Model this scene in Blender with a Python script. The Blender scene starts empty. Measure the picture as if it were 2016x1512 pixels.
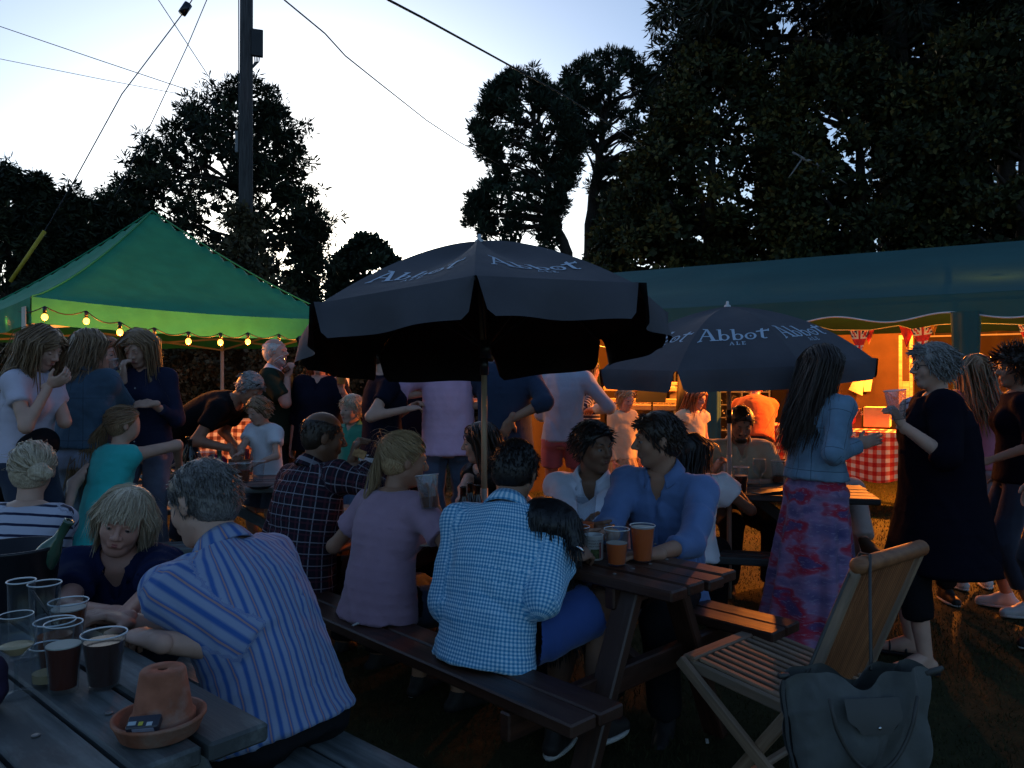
import bpy, bmesh, math, random
import numpy as np
from mathutils import Vector, Matrix
sin, cos, pi, rad = math.sin, math.cos, math.pi, math.radians
S = bpy.context.scene
COL = S.collection

# ------------------------------------------------------------------ camera, sky, exposure
CAMZ = 1.42
FPX = 1500.0
cam_d = bpy.data.cameras.new('camera'); cam = bpy.data.objects.new('camera', cam_d)
COL.objects.link(cam); S.camera = cam
cam.location = (0, 0, CAMZ); cam.rotation_euler = (rad(90), 0, 0)
cam_d.sensor_width = 36.0; cam_d.lens = FPX / 2016 * 36.0
cam_d.clip_start = 0.05; cam_d.clip_end = 2000

world = bpy.data.worlds.new('World'); S.world = world; world.use_nodes = True
wn = world.node_tree.nodes; wl = world.node_tree.links
bg = wn['Background']
SUN_EL, SUN_AZ = 8.0, -14.0
sky = wn.new('ShaderNodeTexSky'); sky.sky_type = 'NISHITA'; sky.sun_disc = False
sky.sun_elevation = rad(SUN_EL); sky.sun_rotation = rad(SUN_AZ)
sky.altitude = 50; sky.air_density = 1.0; sky.dust_density = 1.7; sky.ozone_density = 4.0
hsv = wn.new('ShaderNodeHueSaturation'); hsv.inputs['Saturation'].default_value = .88
wl.new(sky.outputs[0], hsv.inputs['Color']); wl.new(hsv.outputs[0], bg.inputs[0]); bg.inputs[1].default_value = 0.10
S.view_settings.view_transform = 'Standard'; S.view_settings.look = 'None'
S.view_settings.gamma = 1.0; S.view_settings.use_curve_mapping = False
S.view_settings.exposure = 1.25
cy = S.cycles
cy.use_denoising = True
try: cy.denoiser = 'OPENIMAGEDENOISE'
except Exception: pass
cy.max_bounces = 5; cy.diffuse_bounces = 2; cy.glossy_bounces = 2
cy.transmission_bounces = 5; cy.transparent_max_bounces = 8
cy.sample_clamp_indirect = 4.0
cy.caustics_reflective = False; cy.caustics_refractive = False
cy.use_adaptive_sampling = True; cy.adaptive_threshold = 0.02

def at(px, py, Y):
    """pixel of the 2016x1512 photo and a depth in metres -> world point"""
    return np.array([(px - 1008) / FPX * Y, Y, CAMZ + (756 - py) / FPX * Y])
def atz(px, py, z):
    return at(px, py, FPX * (CAMZ - z) / (py - 756))
# ------------------------------------------------------------------ materials
MATS = {}
def srgb(r, g, b):
    f = lambda c: (c / 255 / 12.92) if c <= 10 else ((c / 255 + .055) / 1.055) ** 2.4
    return (f(r), f(g), f(b), 1)
class NT:
    """small node helper"""
    def __init__(s, name):
        s.m = bpy.data.materials.new(name); s.m.use_nodes = True
        s.n = s.m.node_tree.nodes; s.l = s.m.node_tree.links
        s.b = s.n['Principled BSDF']; s.out = s.n['Material Output']
    def add(s, t, **kw):
        x = s.n.new(t)
        for k, v in kw.items():
            if k.startswith('i_'):
                kk = k[2:].replace('_', ' ')
                x.inputs[int(kk) if kk.isdigit() else kk].default_value = v
            else: setattr(x, k, v)
        return x
    def link(s, a, b): s.l.new(a, b)
    def ramp(s, fac, stops):
        r = s.add('ShaderNodeValToRGB'); e = r.color_ramp.elements
        while len(e) < len(stops): e.new(.5)
        for q, (p, c) in zip(e, stops): q.position = p; q.color = c if len(c) == 4 else (*c, 1)
        s.link(fac, r.inputs[0]); return r.outputs[0]
    def math(s, op, a, b=None):
        x = s.add('ShaderNodeMath', operation=op)
        for i, v in enumerate((a, b)):
            if v is None: continue
            if isinstance(v, (int, float)): x.inputs[i].default_value = v
            else: s.link(v, x.inputs[i])
        return x.outputs[0]
    def mix(s, fac, a, b, mode='MIX'):
        x = s.add('ShaderNodeMix', data_type='RGBA', blend_type=mode)
        for i, v in ((0, fac), (6, a), (7, b)):
            if isinstance(v, (int, float)): x.inputs[i].default_value = v
            elif isinstance(v, tuple): x.inputs[i].default_value = v if len(v) == 4 else (*v, 1)
            else: s.link(v, x.inputs[i])
        return x.outputs[2]
    def noise(s, scale, detail=3, vec=None, rough=.5):
        x = s.add('ShaderNodeTexNoise', i_Scale=scale, i_Detail=detail, i_Roughness=rough)
        if vec is not None: s.link(vec, x.inputs['Vector'])
        return x.outputs['Fac']
    def obj(s): return s.add('ShaderNodeTexCoord').outputs['Object']
    def attr(s, name): return s.add('ShaderNodeAttribute', attribute_name=name).outputs['Vector']
    def scale(s, vec, sc):
        x = s.add('ShaderNodeMapping'); x.inputs['Scale'].default_value = sc
        s.link(vec, x.inputs['Vector']); return x.outputs[0]
    def bump(s, h, strength=.3, dist=.01):
        x = s.add('ShaderNodeBump', i_Strength=strength, i_Distance=dist)
        s.link(h, x.inputs['Height']); s.link(x.outputs[0], s.b.inputs['Normal'])
    def sepx(s, vec):
        x = s.add('ShaderNodeSeparateXYZ'); s.link(vec, x.inputs[0]); return x.outputs
    def base(s, v):
        if isinstance(v, tuple): s.b.inputs['Base Color'].default_value = v if len(v) == 4 else (*v, 1)
        else: s.link(v, s.b.inputs['Base Color'])
    def set(s, **kw):
        for k, v in kw.items(): s.b.inputs[k.replace('_', ' ')].default_value = v
        return s
def mat(name, fn):
    if name not in MATS: MATS[name] = fn(name)
    return MATS[name]

def plain(name, col, rough=.7, spec=.3, var=.12, nscale=9, metal=0):
    def f(n):
        t = NT(n); c = np.array(col[:3])
        v = t.noise(nscale, 4, t.obj())
        t.base(t.ramp(v, [(.3, tuple(c * (1 - var))), (.7, tuple(np.minimum(c * (1 + var), 1)))]))
        t.set(Roughness=rough, Metallic=metal); t.b.inputs['Specular IOR Level'].default_value = spec
        return t.m
    return mat(name, f)
def skin_mat(name, col):
    def f(n):
        t = NT(n); c = np.array(col)
        v = t.noise(14, 5, t.obj())
        t.base(t.ramp(v, [(.3, tuple(c * .86)), (.55, tuple(c)), (.75, tuple(np.minimum(c * np.array([1.1, .98, .95]), 1)))]))
        t.set(Roughness=.48); t.b.inputs['Specular IOR Level'].default_value = .35
        t.bump(t.noise(160, 2, t.obj()), .12, .002)
        return t.m
    return mat(name, f)
def hair_mat(name, a, b):
    def f(n):
        t = NT(n)
        st = t.attr('fab')
        v = t.noise(1.0, 3, t.scale(st, (260, 260, 9)))
        v2 = t.noise(22, 2, t.obj())
        t.base(t.ramp(t.math('ADD', t.math('MULTIPLY', v, .75), t.math('MULTIPLY', v2, .25)), [(.36, a), (.64, b)]))
        t.set(Roughness=.42); t.b.inputs['Specular IOR Level'].default_value = .45
        t.bump(v, .5, .004)
        return t.m
    return mat(name, f)
def cloth(name, col, weave=900, rough=.85, var=.10, pattern=None, sheen=.15):
    """pattern(t, fabvec)->colour socket"""
    def f(n):
        t = NT(n); c = np.array(col[:3]); fv = t.attr('fab')
        v = t.noise(7, 5, t.obj())
        basec = t.ramp(v, [(.3, tuple(c * (1 - var))), (.7, tuple(np.minimum(c * (1 + var), 1)))])
        if pattern: basec = t.mix(1.0, pattern(t, fv), t.ramp(v, [(.3, (1 - var,) * 3), (.7, (1, 1, 1))]), 'MULTIPLY')
        t.base(basec); t.set(Roughness=rough); t.b.inputs['Specular IOR Level'].default_value = .2 if max(c) > .06 else .08
        t.b.inputs['Sheen Weight'].default_value = sheen if max(c) > .06 else 0
        h = t.math('ADD', t.math('MULTIPLY', t.noise(45, 4, t.obj()), .8), t.math('MULTIPLY', t.noise(weave, 1, t.obj()), .2))
        t.bump(h, .35, .006)
        return t.m
    return mat(name, f)
def P_stripes(a, b, period, duty=.5, axis=0, soft=.08, third=None):
    def p(t, fv):
        x = t.sepx(fv)[axis]
        fr = t.math('FRACT', t.math('DIVIDE', x, period))
        tri = t.math('ABSOLUTE', t.math('SUBTRACT', fr, .5))      # 0..0.5
        f = t.ramp(tri, [(max(duty / 2 - soft / 2, 0), (1, 1, 1)), (duty / 2 + soft / 2, (0, 0, 0))])
        c = t.mix(f, a, b)
        if third:
            fr2 = t.math('FRACT', t.math('DIVIDE', x, period * 2)); tr2 = t.math('ABSOLUTE', t.math('SUBTRACT', fr2, .25))
            f2 = t.ramp(tr2, [(.03, (1, 1, 1)), (.05, (0, 0, 0))])
            c = t.mix(f2, c, third)
        return c
    return p
def P_seams(a, line, us, vs):
    def p(t, fv):
        o = t.sepx(fv); c = a; m = None
        for ax, lst in ((0, us), (1, vs)):
            for q in lst:
                d = t.math('ABSOLUTE', t.math('SUBTRACT', t.math('ABSOLUTE', o[ax]) if ax == 0 else o[ax], q)); f = t.math('LESS_THAN', d, .0020); m = f if m is None else t.math('MAXIMUM', m, f)
        w = t.noise(5, 4, t.obj(), .6); c = t.ramp(w, [(.3, tuple(x * .75 for x in a)), (.7, tuple(x * 1.25 for x in a))])
        return t.mix(m, c, line)
    return p
def P_gingham(a, b, mid, period):
    def p(t, fv):
        o = t.sepx(fv); r = []
        for ax in (0, 1):
            fr = t.math('FRACT', t.math('DIVIDE', o[ax], period))
            r.append(t.math('GREATER_THAN', fr, .5))
        s = t.math('MULTIPLY', t.math('ADD', r[0], r[1]), .5)
        return t.ramp(s, [(.0, a), (.5, mid), (1.0, b)])
    return p
def P_plaid(base, line, line2, period):
    def p(t, fv):
        o = t.sepx(fv); c = base
        for ax in (0, 1):
            fr = t.math('FRACT', t.math('DIVIDE', o[ax], period))
            c = t.mix(t.math('MULTIPLY', t.math('LESS_THAN', t.math('ABSOLUTE', t.math('SUBTRACT', fr, .5)), .045), .8), c, line)
            c = t.mix(t.math('MULTIPLY', t.math('LESS_THAN', t.math('ABSOLUTE', t.math('SUBTRACT', fr, .15)), .09), .45), c, line2)
        return c
    return p
def glass_mat(name, col=(.95, .97, .97), rough=.02, ior=1.3):
    def f(n):
        t = NT(n); t.base((*col, 1)); t.set(Roughness=rough, IOR=ior); t.b.inputs['Transmission Weight'].default_value = 1
        tr = t.add('ShaderNodeBsdfTransparent'); mx = t.add('ShaderNodeMixShader')
        lw = t.add('ShaderNodeLayerWeight', i_Blend=.35)
        tr.inputs[0].default_value = (*[min(c * .98, 1) for c in col], 1)
        t.link(t.math('ADD', t.math('MULTIPLY', t.math('POWER', lw.outputs['Facing'], 2.0), .55), .02 + min(rough, .3) * .9), mx.inputs[0])
        gl = t.add('ShaderNodeBsdfGlossy', i_Roughness=.06); gl.inputs[0].default_value = (.8, .8, .8, 1)
        df = t.add('ShaderNodeBsdfDiffuse'); df.inputs[0].default_value = (*col, 1)
        m2 = t.add('ShaderNodeMixShader', i_Fac=.75); t.link(df.outputs[0], m2.inputs[1]); t.link(gl.outputs[0], m2.inputs[2])
        t.link(tr.outputs[0], mx.inputs[1]); t.link(m2.outputs[0], mx.inputs[2])
        t.link(mx.outputs[0], t.out.inputs[0])
        return t.m
    return mat(name, f)
def liquid(name, col, emis=0):
    def f(n):
        t = NT(n); t.base((*col, 1)); t.set(Roughness=.12); t.b.inputs['Specular IOR Level'].default_value = .5
        
        tl = t.add('ShaderNodeBsdfTranslucent'); tl.inputs[0].default_value = (*col, 1); mx = t.add('ShaderNodeMixShader', i_Fac=.4)
        t.link(t.b.outputs[0], mx.inputs[1]); t.link(tl.outputs[0], mx.inputs[2]); t.link(mx.outputs[0], t.out.inputs[0])
        return t.m
    return mat(name, f)
def emit(name, col, s):
    def f(n):
        t = NT(n); t.base((*col, 1)); t.b.inputs['Emission Color'].default_value = (*col, 1)
        t.b.inputs['Emission Strength'].default_value = s
        return t.m
    return mat(name, f)
def wood(name, a, b, rough=.7, wear=None, axis=0, bump=.4, spec=.3):
    """grain along the local axis of each board"""
    def f(n):
        t = NT(n); sc = [38, 38, 38]; sc[axis] = 2.2
        o = t.obj()
        oi = t.add('ShaderNodeObjectInfo')
        va = t.add('ShaderNodeVectorMath', operation='ADD'); t.link(o, va.inputs[0])
        cb = t.add('ShaderNodeCombineXYZ'); t.link(t.math('MULTIPLY', oi.outputs['Random'], 37.), cb.inputs[0]); t.link(t.math('MULTIPLY', oi.outputs['Random'], 11.), cb.inputs[1])
        t.link(cb.outputs[0], va.inputs[1]); o = va.outputs[0]
        v = t.noise(1, 6, t.scale(o, tuple(sc)), .6)
        c = t.ramp(v, [(.32, a), (.66, b)])
        if wear:
            w = t.noise(4.5, 6, t.scale(o, tuple(1.0 if i != axis else .35 for i in range(3))), .65)
            c = t.mix(t.ramp(w, [(.46, (0, 0, 0)), (.60, (1, 1, 1))]), c, wear)
        vv = t.math('ADD', t.math('MULTIPLY', oi.outputs['Random'], .3), .85)
        mm = t.add('ShaderNodeVectorMath', operation='SCALE'); t.link(c, mm.inputs[0]); t.link(vv, mm.inputs['Scale'])
        t.base(mm.outputs[0]); t.set(Roughness=rough); t.b.inputs['Specular IOR Level'].default_value = spec
        t.bump(v, bump, .004)
        return t.m
    return mat(name, f)

# ------------------------------------------------------------------ objects
def tag(o, label=None, cat=None, group=None, kind=None):
    for k, v in (('label', label), ('category', cat), ('group', group), ('kind', kind)):
        if v: o[k] = v
    return o
def empty(name, loc=(0, 0, 0), rz=0, label=None, cat=None, group=None):
    o = bpy.data.objects.new(name, None); COL.objects.link(o); o.empty_display_size = .1
    o.location = tuple(loc); o.rotation_euler = (0, 0, rz)
    return tag(o, label, cat, group)
def mesh_from(name, V, F, smooth=True, fab=None, cols=None):
    me = bpy.data.meshes.new(name)
    V = np.asarray(V, dtype=np.float32)
    if isinstance(F, np.ndarray):
        k = F.shape[1]; nf = len(F)
        me.vertices.add(len(V)); me.vertices.foreach_set('co', V.ravel())
        me.loops.add(nf * k); me.loops.foreach_set('vertex_index', F.astype(np.int32).ravel())
        me.polygons.add(nf); me.polygons.foreach_set('loop_start', np.arange(0, nf * k, k, dtype=np.int32))
        try: me.polygons.foreach_set('loop_total', np.full(nf, k, dtype=np.int32))
        except Exception: pass
        me.update(calc_edges=True)
    else:
        me.from_pydata(V.tolist(), [], F)
    if smooth: me.polygons.foreach_set('use_smooth', np.ones(len(me.polygons), dtype=bool))
    if fab is not None:
        a = me.attributes.new('fab', 'FLOAT_VECTOR', 'POINT'); a.data.foreach_set('vector', np.asarray(fab, dtype=np.float32).ravel())
    if cols is not None:
        a = me.color_attributes.new('col', 'FLOAT_COLOR', 'CORNER')
        cc = np.repeat(np.asarray(cols, dtype=np.float32), F.shape[1], axis=0) if isinstance(F, np.ndarray) else np.concatenate([np.tile(c, (len(f), 1)) for c, f in zip(cols, F)])
        a.data.foreach_set('color', cc.astype(np.float32).ravel())
    me.update()
    return me
def obj(name, me, m=None, parent=None, loc=None, rot=None):
    o = bpy.data.objects.new(name, me); COL.objects.link(o)
    if m is not None:
        me.materials.clear()
        for x in (m if isinstance(m, (list, tuple)) else [m]): me.materials.append(x)
    if parent is not None: o.parent = parent
    if loc is not None: o.location = tuple(loc)
    if rot is not None: o.rotation_euler = rot
    return o
def copy_tree(o, parent=None, **kw):
    c = o.copy(); COL.objects.link(c); c.parent = parent
    for ch in list(o.children): copy_tree(ch, c)
    for k, v in kw.items(): c[k] = v
    return c
def cat_mesh(parts):
    """join [(V,F,fab)] with equal polygon size"""
    Vs, Fs, fs, n = [], [], [], 0
    for V, F, fb in parts:
        Vs.append(V); Fs.append(F + n); n += len(V)
        fs.append(fb if fb is not None else np.zeros((len(V), 3)))
    return np.concatenate(Vs), np.concatenate(Fs), np.concatenate(fs)
class MB:
    """mesh collector for boxes, bars, tubes, lathes"""
    def __init__(s): s.v = []; s.f = []
    def _add(s, V, F):
        n = len(s.v); s.v += [tuple(map(float, p)) for p in V]; s.f += [tuple(i + n for i in f) for f in F]; return s
    def box(s, x0, x1, y0, y1, z0, z1, bev=0):
        if bev <= 0:
            V = [(x, y, z) for z in (z0, z1) for y in (y0, y1) for x in (x0, x1)]
            return s._add(V, [(0, 2, 3, 1), (4, 5, 7, 6), (0, 1, 5, 4), (2, 6, 7, 3), (0, 4, 6, 2), (1, 3, 7, 5)])
        b = bev; V = []; F = []
        # chamfered box: 3 verts per corner
        idx = {}
        for sx in (0, 1):
            for sy in (0, 1):
                for sz in (0, 1):
                    X = (x0, x1)[sx]; Y = (y0, y1)[sy]; Z = (z0, z1)[sz]
                    dx, dy, dz = (b if sx == 0 else -b), (b if sy == 0 else -b), (b if sz == 0 else -b)
                    for ax, p in enumerate(((X, Y + dy, Z + dz), (X + dx, Y, Z + dz), (X + dx, Y + dy, Z))):
                        idx[sx, sy, sz, ax] = len(V); V.append(p)
        I = idx
        F += [[I[0, a, c, 0] for a, c in ((0, 0), (0, 1), (1, 1), (1, 0))], [I[1, a, c, 0] for a, c in ((0, 0), (1, 0), (1, 1), (0, 1))],
              [I[a, 0, c, 1] for a, c in ((0, 0), (1, 0), (1, 1), (0, 1))], [I[a, 1, c, 1] for a, c in ((0, 0), (0, 1), (1, 1), (1, 0))],
              [I[a, c, 0, 2] for a, c in ((0, 0), (0, 1), (1, 1), (1, 0))], [I[a, c, 1, 2] for a, c in ((0, 0), (1, 0), (1, 1), (0, 1))]]
        for a in (0, 1):
            for c in (0, 1):
                F.append([I[0, a, c, 1], I[1, a, c, 1], I[1, a, c, 2], I[0, a, c, 2]])
                F.append([I[a, 0, c, 0], I[a, 1, c, 0], I[a, 1, c, 2], I[a, 0, c, 2]])
                F.append([I[a, c, 0, 0], I[a, c, 1, 0], I[a, c, 1, 1], I[a, c, 0, 1]])
                for d in (0, 1): F.append([I[a, c, d, 0], I[a, c, d, 1], I[a, c, d, 2]])
        return s._add(V, F)
    def obox(s, c, ax, ay, az, hx, hy, hz, bev=0):
        """oriented box, half sizes"""
        n = len(s.v); s.box(-hx, hx, -hy, hy, -hz, hz, bev)
        c = np.array(c, float); ax, ay, az = (np.array(q, float) for q in (ax, ay, az))
        for i in range(n, len(s.v)):
            p = s.v[i]; s.v[i] = tuple(c + ax * p[0] + ay * p[1] + az * p[2])
        return s
    def bar(s, a, b, w, h, up=(0, 0, 1), bev=0):
        """rectangular bar from a to b, w across, h along up"""
        a, b = np.array(a, float), np.array(b, float); d = b - a; L = np.linalg.norm(d); d /= L
        u = np.array(up, float); u = u - d * (u @ d); u /= np.linalg.norm(u); r = np.cross(d, u)
        return s.obox((a + b) / 2, d, r, u, L / 2, w / 2, h / 2, bev)
    def tube(s, pts, r, n=8, cap=True):
        pts = [np.array(p, float) for p in pts]; R = r if isinstance(r, (list, tuple, np.ndarray)) else [r] * len(pts)
        k = len(s.v); V = []; F = []
        t = pts[1] - pts[0]; t /= np.linalg.norm(t)
        u = np.cross(t, (0, 0, 1) if abs(t[2]) < .9 else (1, 0, 0)); u /= np.linalg.norm(u)
        for i, p in enumerate(pts):
            tt = pts[min(i + 1, len(pts) - 1)] - pts[max(i - 1, 0)]; tt /= max(np.linalg.norm(tt), 1e-9)
            u = u - tt * (u @ tt); u /= np.linalg.norm(u); w = np.cross(tt, u)
            for j in range(n):
                a = 2 * pi * j / n; V.append(p + R[i] * (cos(a) * u + sin(a) * w))
        for i in range(len(pts) - 1):
            for j in range(n):
                F.append((i * n + j, i * n + (j + 1) % n, (i + 1) * n + (j + 1) % n, (i + 1) * n + j))
        if cap: F += [tuple(range(n))[::-1], tuple(range((len(pts) - 1) * n, len(pts) * n))]
        return s._add(V, F)
    def lathe(s, prof, n=24, c=(0, 0, 0), close=False):
        V = []; F = []
        for r, z in prof:
            for j in range(n):
                a = 2 * pi * j / n; V.append((c[0] + r * cos(a), c[1] + r * sin(a), c[2] + z))
        m = len(prof)
        for i in range(m - 1 if not close else m):
            i2 = (i + 1) % m
            for j in range(n):
                F.append((i * n + j, i * n + (j + 1) % n, i2 * n + (j + 1) % n, i2 * n + j))
        return s._add(V, F)
    def disc(s, c, r, n=24, nz=1):
        V = [(c[0] + r * cos(2 * pi * j / n), c[1] + r * sin(2 * pi * j / n), c[2]) for j in range(n)]
        return s._add(V, [tuple(range(n))[::nz]])
    def ball(s, c, r, n=10, m=7, sc=(1, 1, 1)):
        V = []; F = []
        for i in range(m + 1):
            ph = pi * i / m
            for j in range(n):
                a = 2 * pi * j / n; V.append((c[0] + sc[0] * r * sin(ph) * cos(a), c[1] + sc[1] * r * sin(ph) * sin(a), c[2] + sc[2] * r * cos(ph)))
        for i in range(m):
            for j in range(n):
                F.append((i * n + j, (i + 1) * n + j, (i + 1) * n + (j + 1) % n, i * n + (j + 1) % n))
        return s._add(V, F)
    def quad(s, *p): return s._add(p, [tuple(range(len(p)))])
    def mesh(s, name, smooth=False): return mesh_from(name, s.v, s.f, smooth)
    def obj(s, name, m, parent=None, loc=None, rot=None, smooth=False, auto=False):
        me = s.mesh(name, smooth or auto); o = obj(name, me, m, parent, loc, rot)
        if auto:
            try: me.set_sharp_from_angle(angle=rad(35))
            except Exception: pass
        return o

# ------------------------------------------------------------------ signed distance modelling (surface nets)
def nrm(v): v = np.array(v, float); return v / max(np.linalg.norm(v), 1e-9)
class Prim: pass
def rcone(a, b, r1, r2, k=.02):
    a, b = np.array(a, float), np.array(b, float)
    p = Prim(); p.k = k; R = max(r1, r2)
    p.lo = np.minimum(a, b) - R; p.hi = np.maximum(a, b) + R
    d = b - a; L2 = max(d @ d, 1e-12)
    def f(X):
        t = np.clip(((X - a) @ d) / L2, 0, 1)
        q = X - a - t[:, None] * d
        return np.sqrt((q * q).sum(1)) - (r1 + (r2 - r1) * t)
    p.f = f
    ax = d / math.sqrt(L2)
    p.a, p.ax, p.L, p.r = a, ax, math.sqrt(L2), (r1 + r2) / 2
    return p
def ellip(c, r, B=None, k=.02):
    """ellipsoid; B rows are the axes"""
    c = np.array(c, float); r = np.array(r, float); B = np.eye(3) if B is None else np.array(B, float)
    p = Prim(); p.k = k; ext = np.sqrt(((B.T * r) ** 2).sum(1)); p.lo = c - ext; p.hi = c + ext
    def f(X):
        q = (X - c) @ B.T; k0 = np.sqrt(((q / r) ** 2).sum(1)); k1 = np.sqrt(((q / (r * r)) ** 2).sum(1)) + 1e-9
        return k0 * (k0 - 1) / k1
    p.f = f; return p
def frust(a, b, Ra, Rb, right, k=.03, pleat=None, flat=(0, 0), v0=0., uref=None):
    """elliptic frustum from a to b, (half width, half depth) at each end; right = width axis"""
    a, b = np.array(a, float), np.array(b, float); d = b - a; L = np.linalg.norm(d); d = d / L
    r = np.array(right, float); r = nrm(r - d * (r @ d)); w = np.cross(d, r)
    Ra, Rb = np.array(Ra, float), np.array(Rb, float)
    p = Prim(); p.k = k; R = max(Ra.max(), Rb.max()) * 1.15
    p.lo = np.minimum(a, b) - R; p.hi = np.maximum(a, b) + R
    def f(X):
        q = X - a; z = q @ d; t = np.clip(z / L, 0, 1); x = q @ r; y = q @ w
        A = Ra[0] + (Rb[0] - Ra[0]) * t; Bb = Ra[1] + (Rb[1] - Ra[1]) * t
        rr = np.sqrt((x / A) ** 2 + (y / Bb) ** 2); m = np.minimum(A, Bb)
        if pleat:
            an = np.arctan2(y / Bb, x / A); amp = (pleat[1] + (pleat[2] - pleat[1]) * t)
            rr = rr - amp * (np.sin(an * pleat[0] + pleat[3]) + .5 * np.sin(an * (pleat[0] * 1.7) // 1 * 1. + 2 * pleat[3]) * 0) / m
            rr = rr - amp * .4 * np.sin(an * (pleat[0] + 3) + 1.3) / m
        side = (rr - 1) * m * .9
        cap = np.maximum(-z, z - L)
        return np.maximum(side, cap) if True else side
    p.f = f; p.a, p.ax, p.L, p.r = a, d, L, (Ra.sum() + Rb.sum()) / 4
    p.right, p.w, p.v0 = r, w, v0
    return p
def surfnet(prims, vox, cuts=(), subs=()):
    lo = np.min([p.lo for p in prims], 0) - vox * 3; hi = np.max([p.hi for p in prims], 0) + vox * 3
    n = np.ceil((hi - lo) / vox).astype(int) + 1
    D = np.full(n, .25, dtype=np.float32)
    ax = [lo[i] + np.arange(n[i]) * vox for i in range(3)]
    def sub(p, mar):
        i0 = np.clip(np.floor((p.lo - mar - lo) / vox).astype(int), 0, n - 1); i1 = np.clip(np.ceil((p.hi + mar - lo) / vox).astype(int) + 1, 1, n)
        sl = tuple(slice(i0[i], i1[i]) for i in range(3))
        G = np.stack(np.meshgrid(*[ax[i][sl[i]] for i in range(3)], indexing='ij'), -1)
        return sl, G.reshape(-1, 3), G.shape[:3]
    for p in prims:
        sl, X, sh = sub(p, max(p.k, vox) * 1.2 + vox * 2)
        d = p.f(X).reshape(sh).astype(np.float32); o = D[sl]
        h = np.maximum(p.k - np.abs(d - o), 0) / p.k
        D[sl] = np.minimum(d, o) - h * h * p.k * .25
    for p in subs:      # smooth subtraction
        sl, X, sh = sub(p, p.k + vox * 2)
        d = -p.f(X).reshape(sh).astype(np.float32); o = D[sl]
        h = np.maximum(p.k - np.abs(d - o), 0) / p.k
        D[sl] = np.maximum(d, o) + h * h * p.k * .25
    if len(cuts):       # half spaces: keep where (x-c).n < 0
        G = np.stack(np.meshgrid(*ax, indexing='ij'), -1)
        for c, nn in cuts:
            D = np.maximum(D, ((G - np.array(c)) @ nrm(nn)).astype(np.float32))
    return nets(D, lo, vox)
def nets(D, lo, vox):
    ins = D < 0
    c = np.zeros(tuple(np.array(D.shape) - 1), dtype=np.int8)
    sx, sy, sz = c.shape
    for i in (0, 1):
        for j in (0, 1):
            for k in (0, 1): c += ins[i:i + sx, j:j + sy, k:k + sz]
    act = (c > 0) & (c < 8)
    I = np.argwhere(act)
    if len(I) == 0: return np.zeros((0, 3)), np.zeros((0, 4), int)
    idx = -np.ones(c.shape, dtype=np.int32); idx[act] = np.arange(len(I))
    acc = np.zeros((len(I), 3)); cnt = np.zeros(len(I))
    cor = [(i, j, k) for i in (0, 1) for j in (0, 1) for k in (0, 1)]
    dv = {q: D[I[:, 0] + q[0], I[:, 1] + q[1], I[:, 2] + q[2]] for q in cor}
    for a in cor:
        for x in range(3):
            if a[x] == 0:
                b = list(a); b[x] = 1; b = tuple(b)
                da, db = dv[a], dv[b]; m = (da < 0) != (db < 0)
                t = np.where(m, da / np.where(m, da - db, 1), 0)
                P = np.array(a, float)[None] + t[:, None] * (np.array(b) - np.array(a))
                acc += P * m[:, None]; cnt += m
    V = lo + (I + acc / cnt[:, None]) * vox
    F = []
    for x in range(3):
        y, z = (x + 1) % 3, (x + 2) % 3
        s0 = [slice(None)] * 3; s1 = [slice(None)] * 3; s0[x] = slice(0, -1); s1[x] = slice(1, None)
        A, B = ins[tuple(s0)], ins[tuple(s1)]
        E = np.argwhere(A != B)
        E = E[(E[:, y] > 0) & (E[:, z] > 0) & (E[:, y] < D.shape[y] - 1) & (E[:, z] < D.shape[z] - 1)]
        fl = A[E[:, 0], E[:, 1], E[:, 2]]
        def g(dy, dz):
            q = E.copy(); q[:, y] -= dy; q[:, z] -= dz; return idx[q[:, 0], q[:, 1], q[:, 2]]
        Q = np.stack([g(1, 1), g(0, 1), g(0, 0), g(1, 0)], 1)
        Q[~fl] = Q[~fl][:, ::-1]
        F.append(Q)
    return V, np.concatenate(F)
def hash3(i):
    i = i.astype(np.int64); h = (i[..., 0] * 374761393 + i[..., 1] * 668265263 + i[..., 2] * 2147483647 + 12345) & 0xffffffff
    h = ((h ^ (h >> 13)) * 1274126177) & 0xffffffff; h = h ^ (h >> 16)
    return (h & 0xffff) / 65535.0
def vnoise(P):
    f = np.floor(P); t = P - f; t = t * t * (3 - 2 * t); i = f.astype(np.int64); r = 0
    for a in (0, 1):
        for b in (0, 1):
            for c in (0, 1):
                w = (t[:, 0] if a else 1 - t[:, 0]) * (t[:, 1] if b else 1 - t[:, 1]) * (t[:, 2] if c else 1 - t[:, 2])
                r = r + w * hash3(i + np.array([a, b, c]))
    return r * 2 - 1
def vnormals(V, F):
    A = V[F[:, 2]] - V[F[:, 0]]; B = V[F[:, 3]] - V[F[:, 1]]; N = np.cross(A, B); out = np.zeros_like(V)
    for k in range(4): np.add.at(out, F[:, k], N)
    return out / np.maximum(np.linalg.norm(out, axis=1, keepdims=True), 1e-9)
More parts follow.
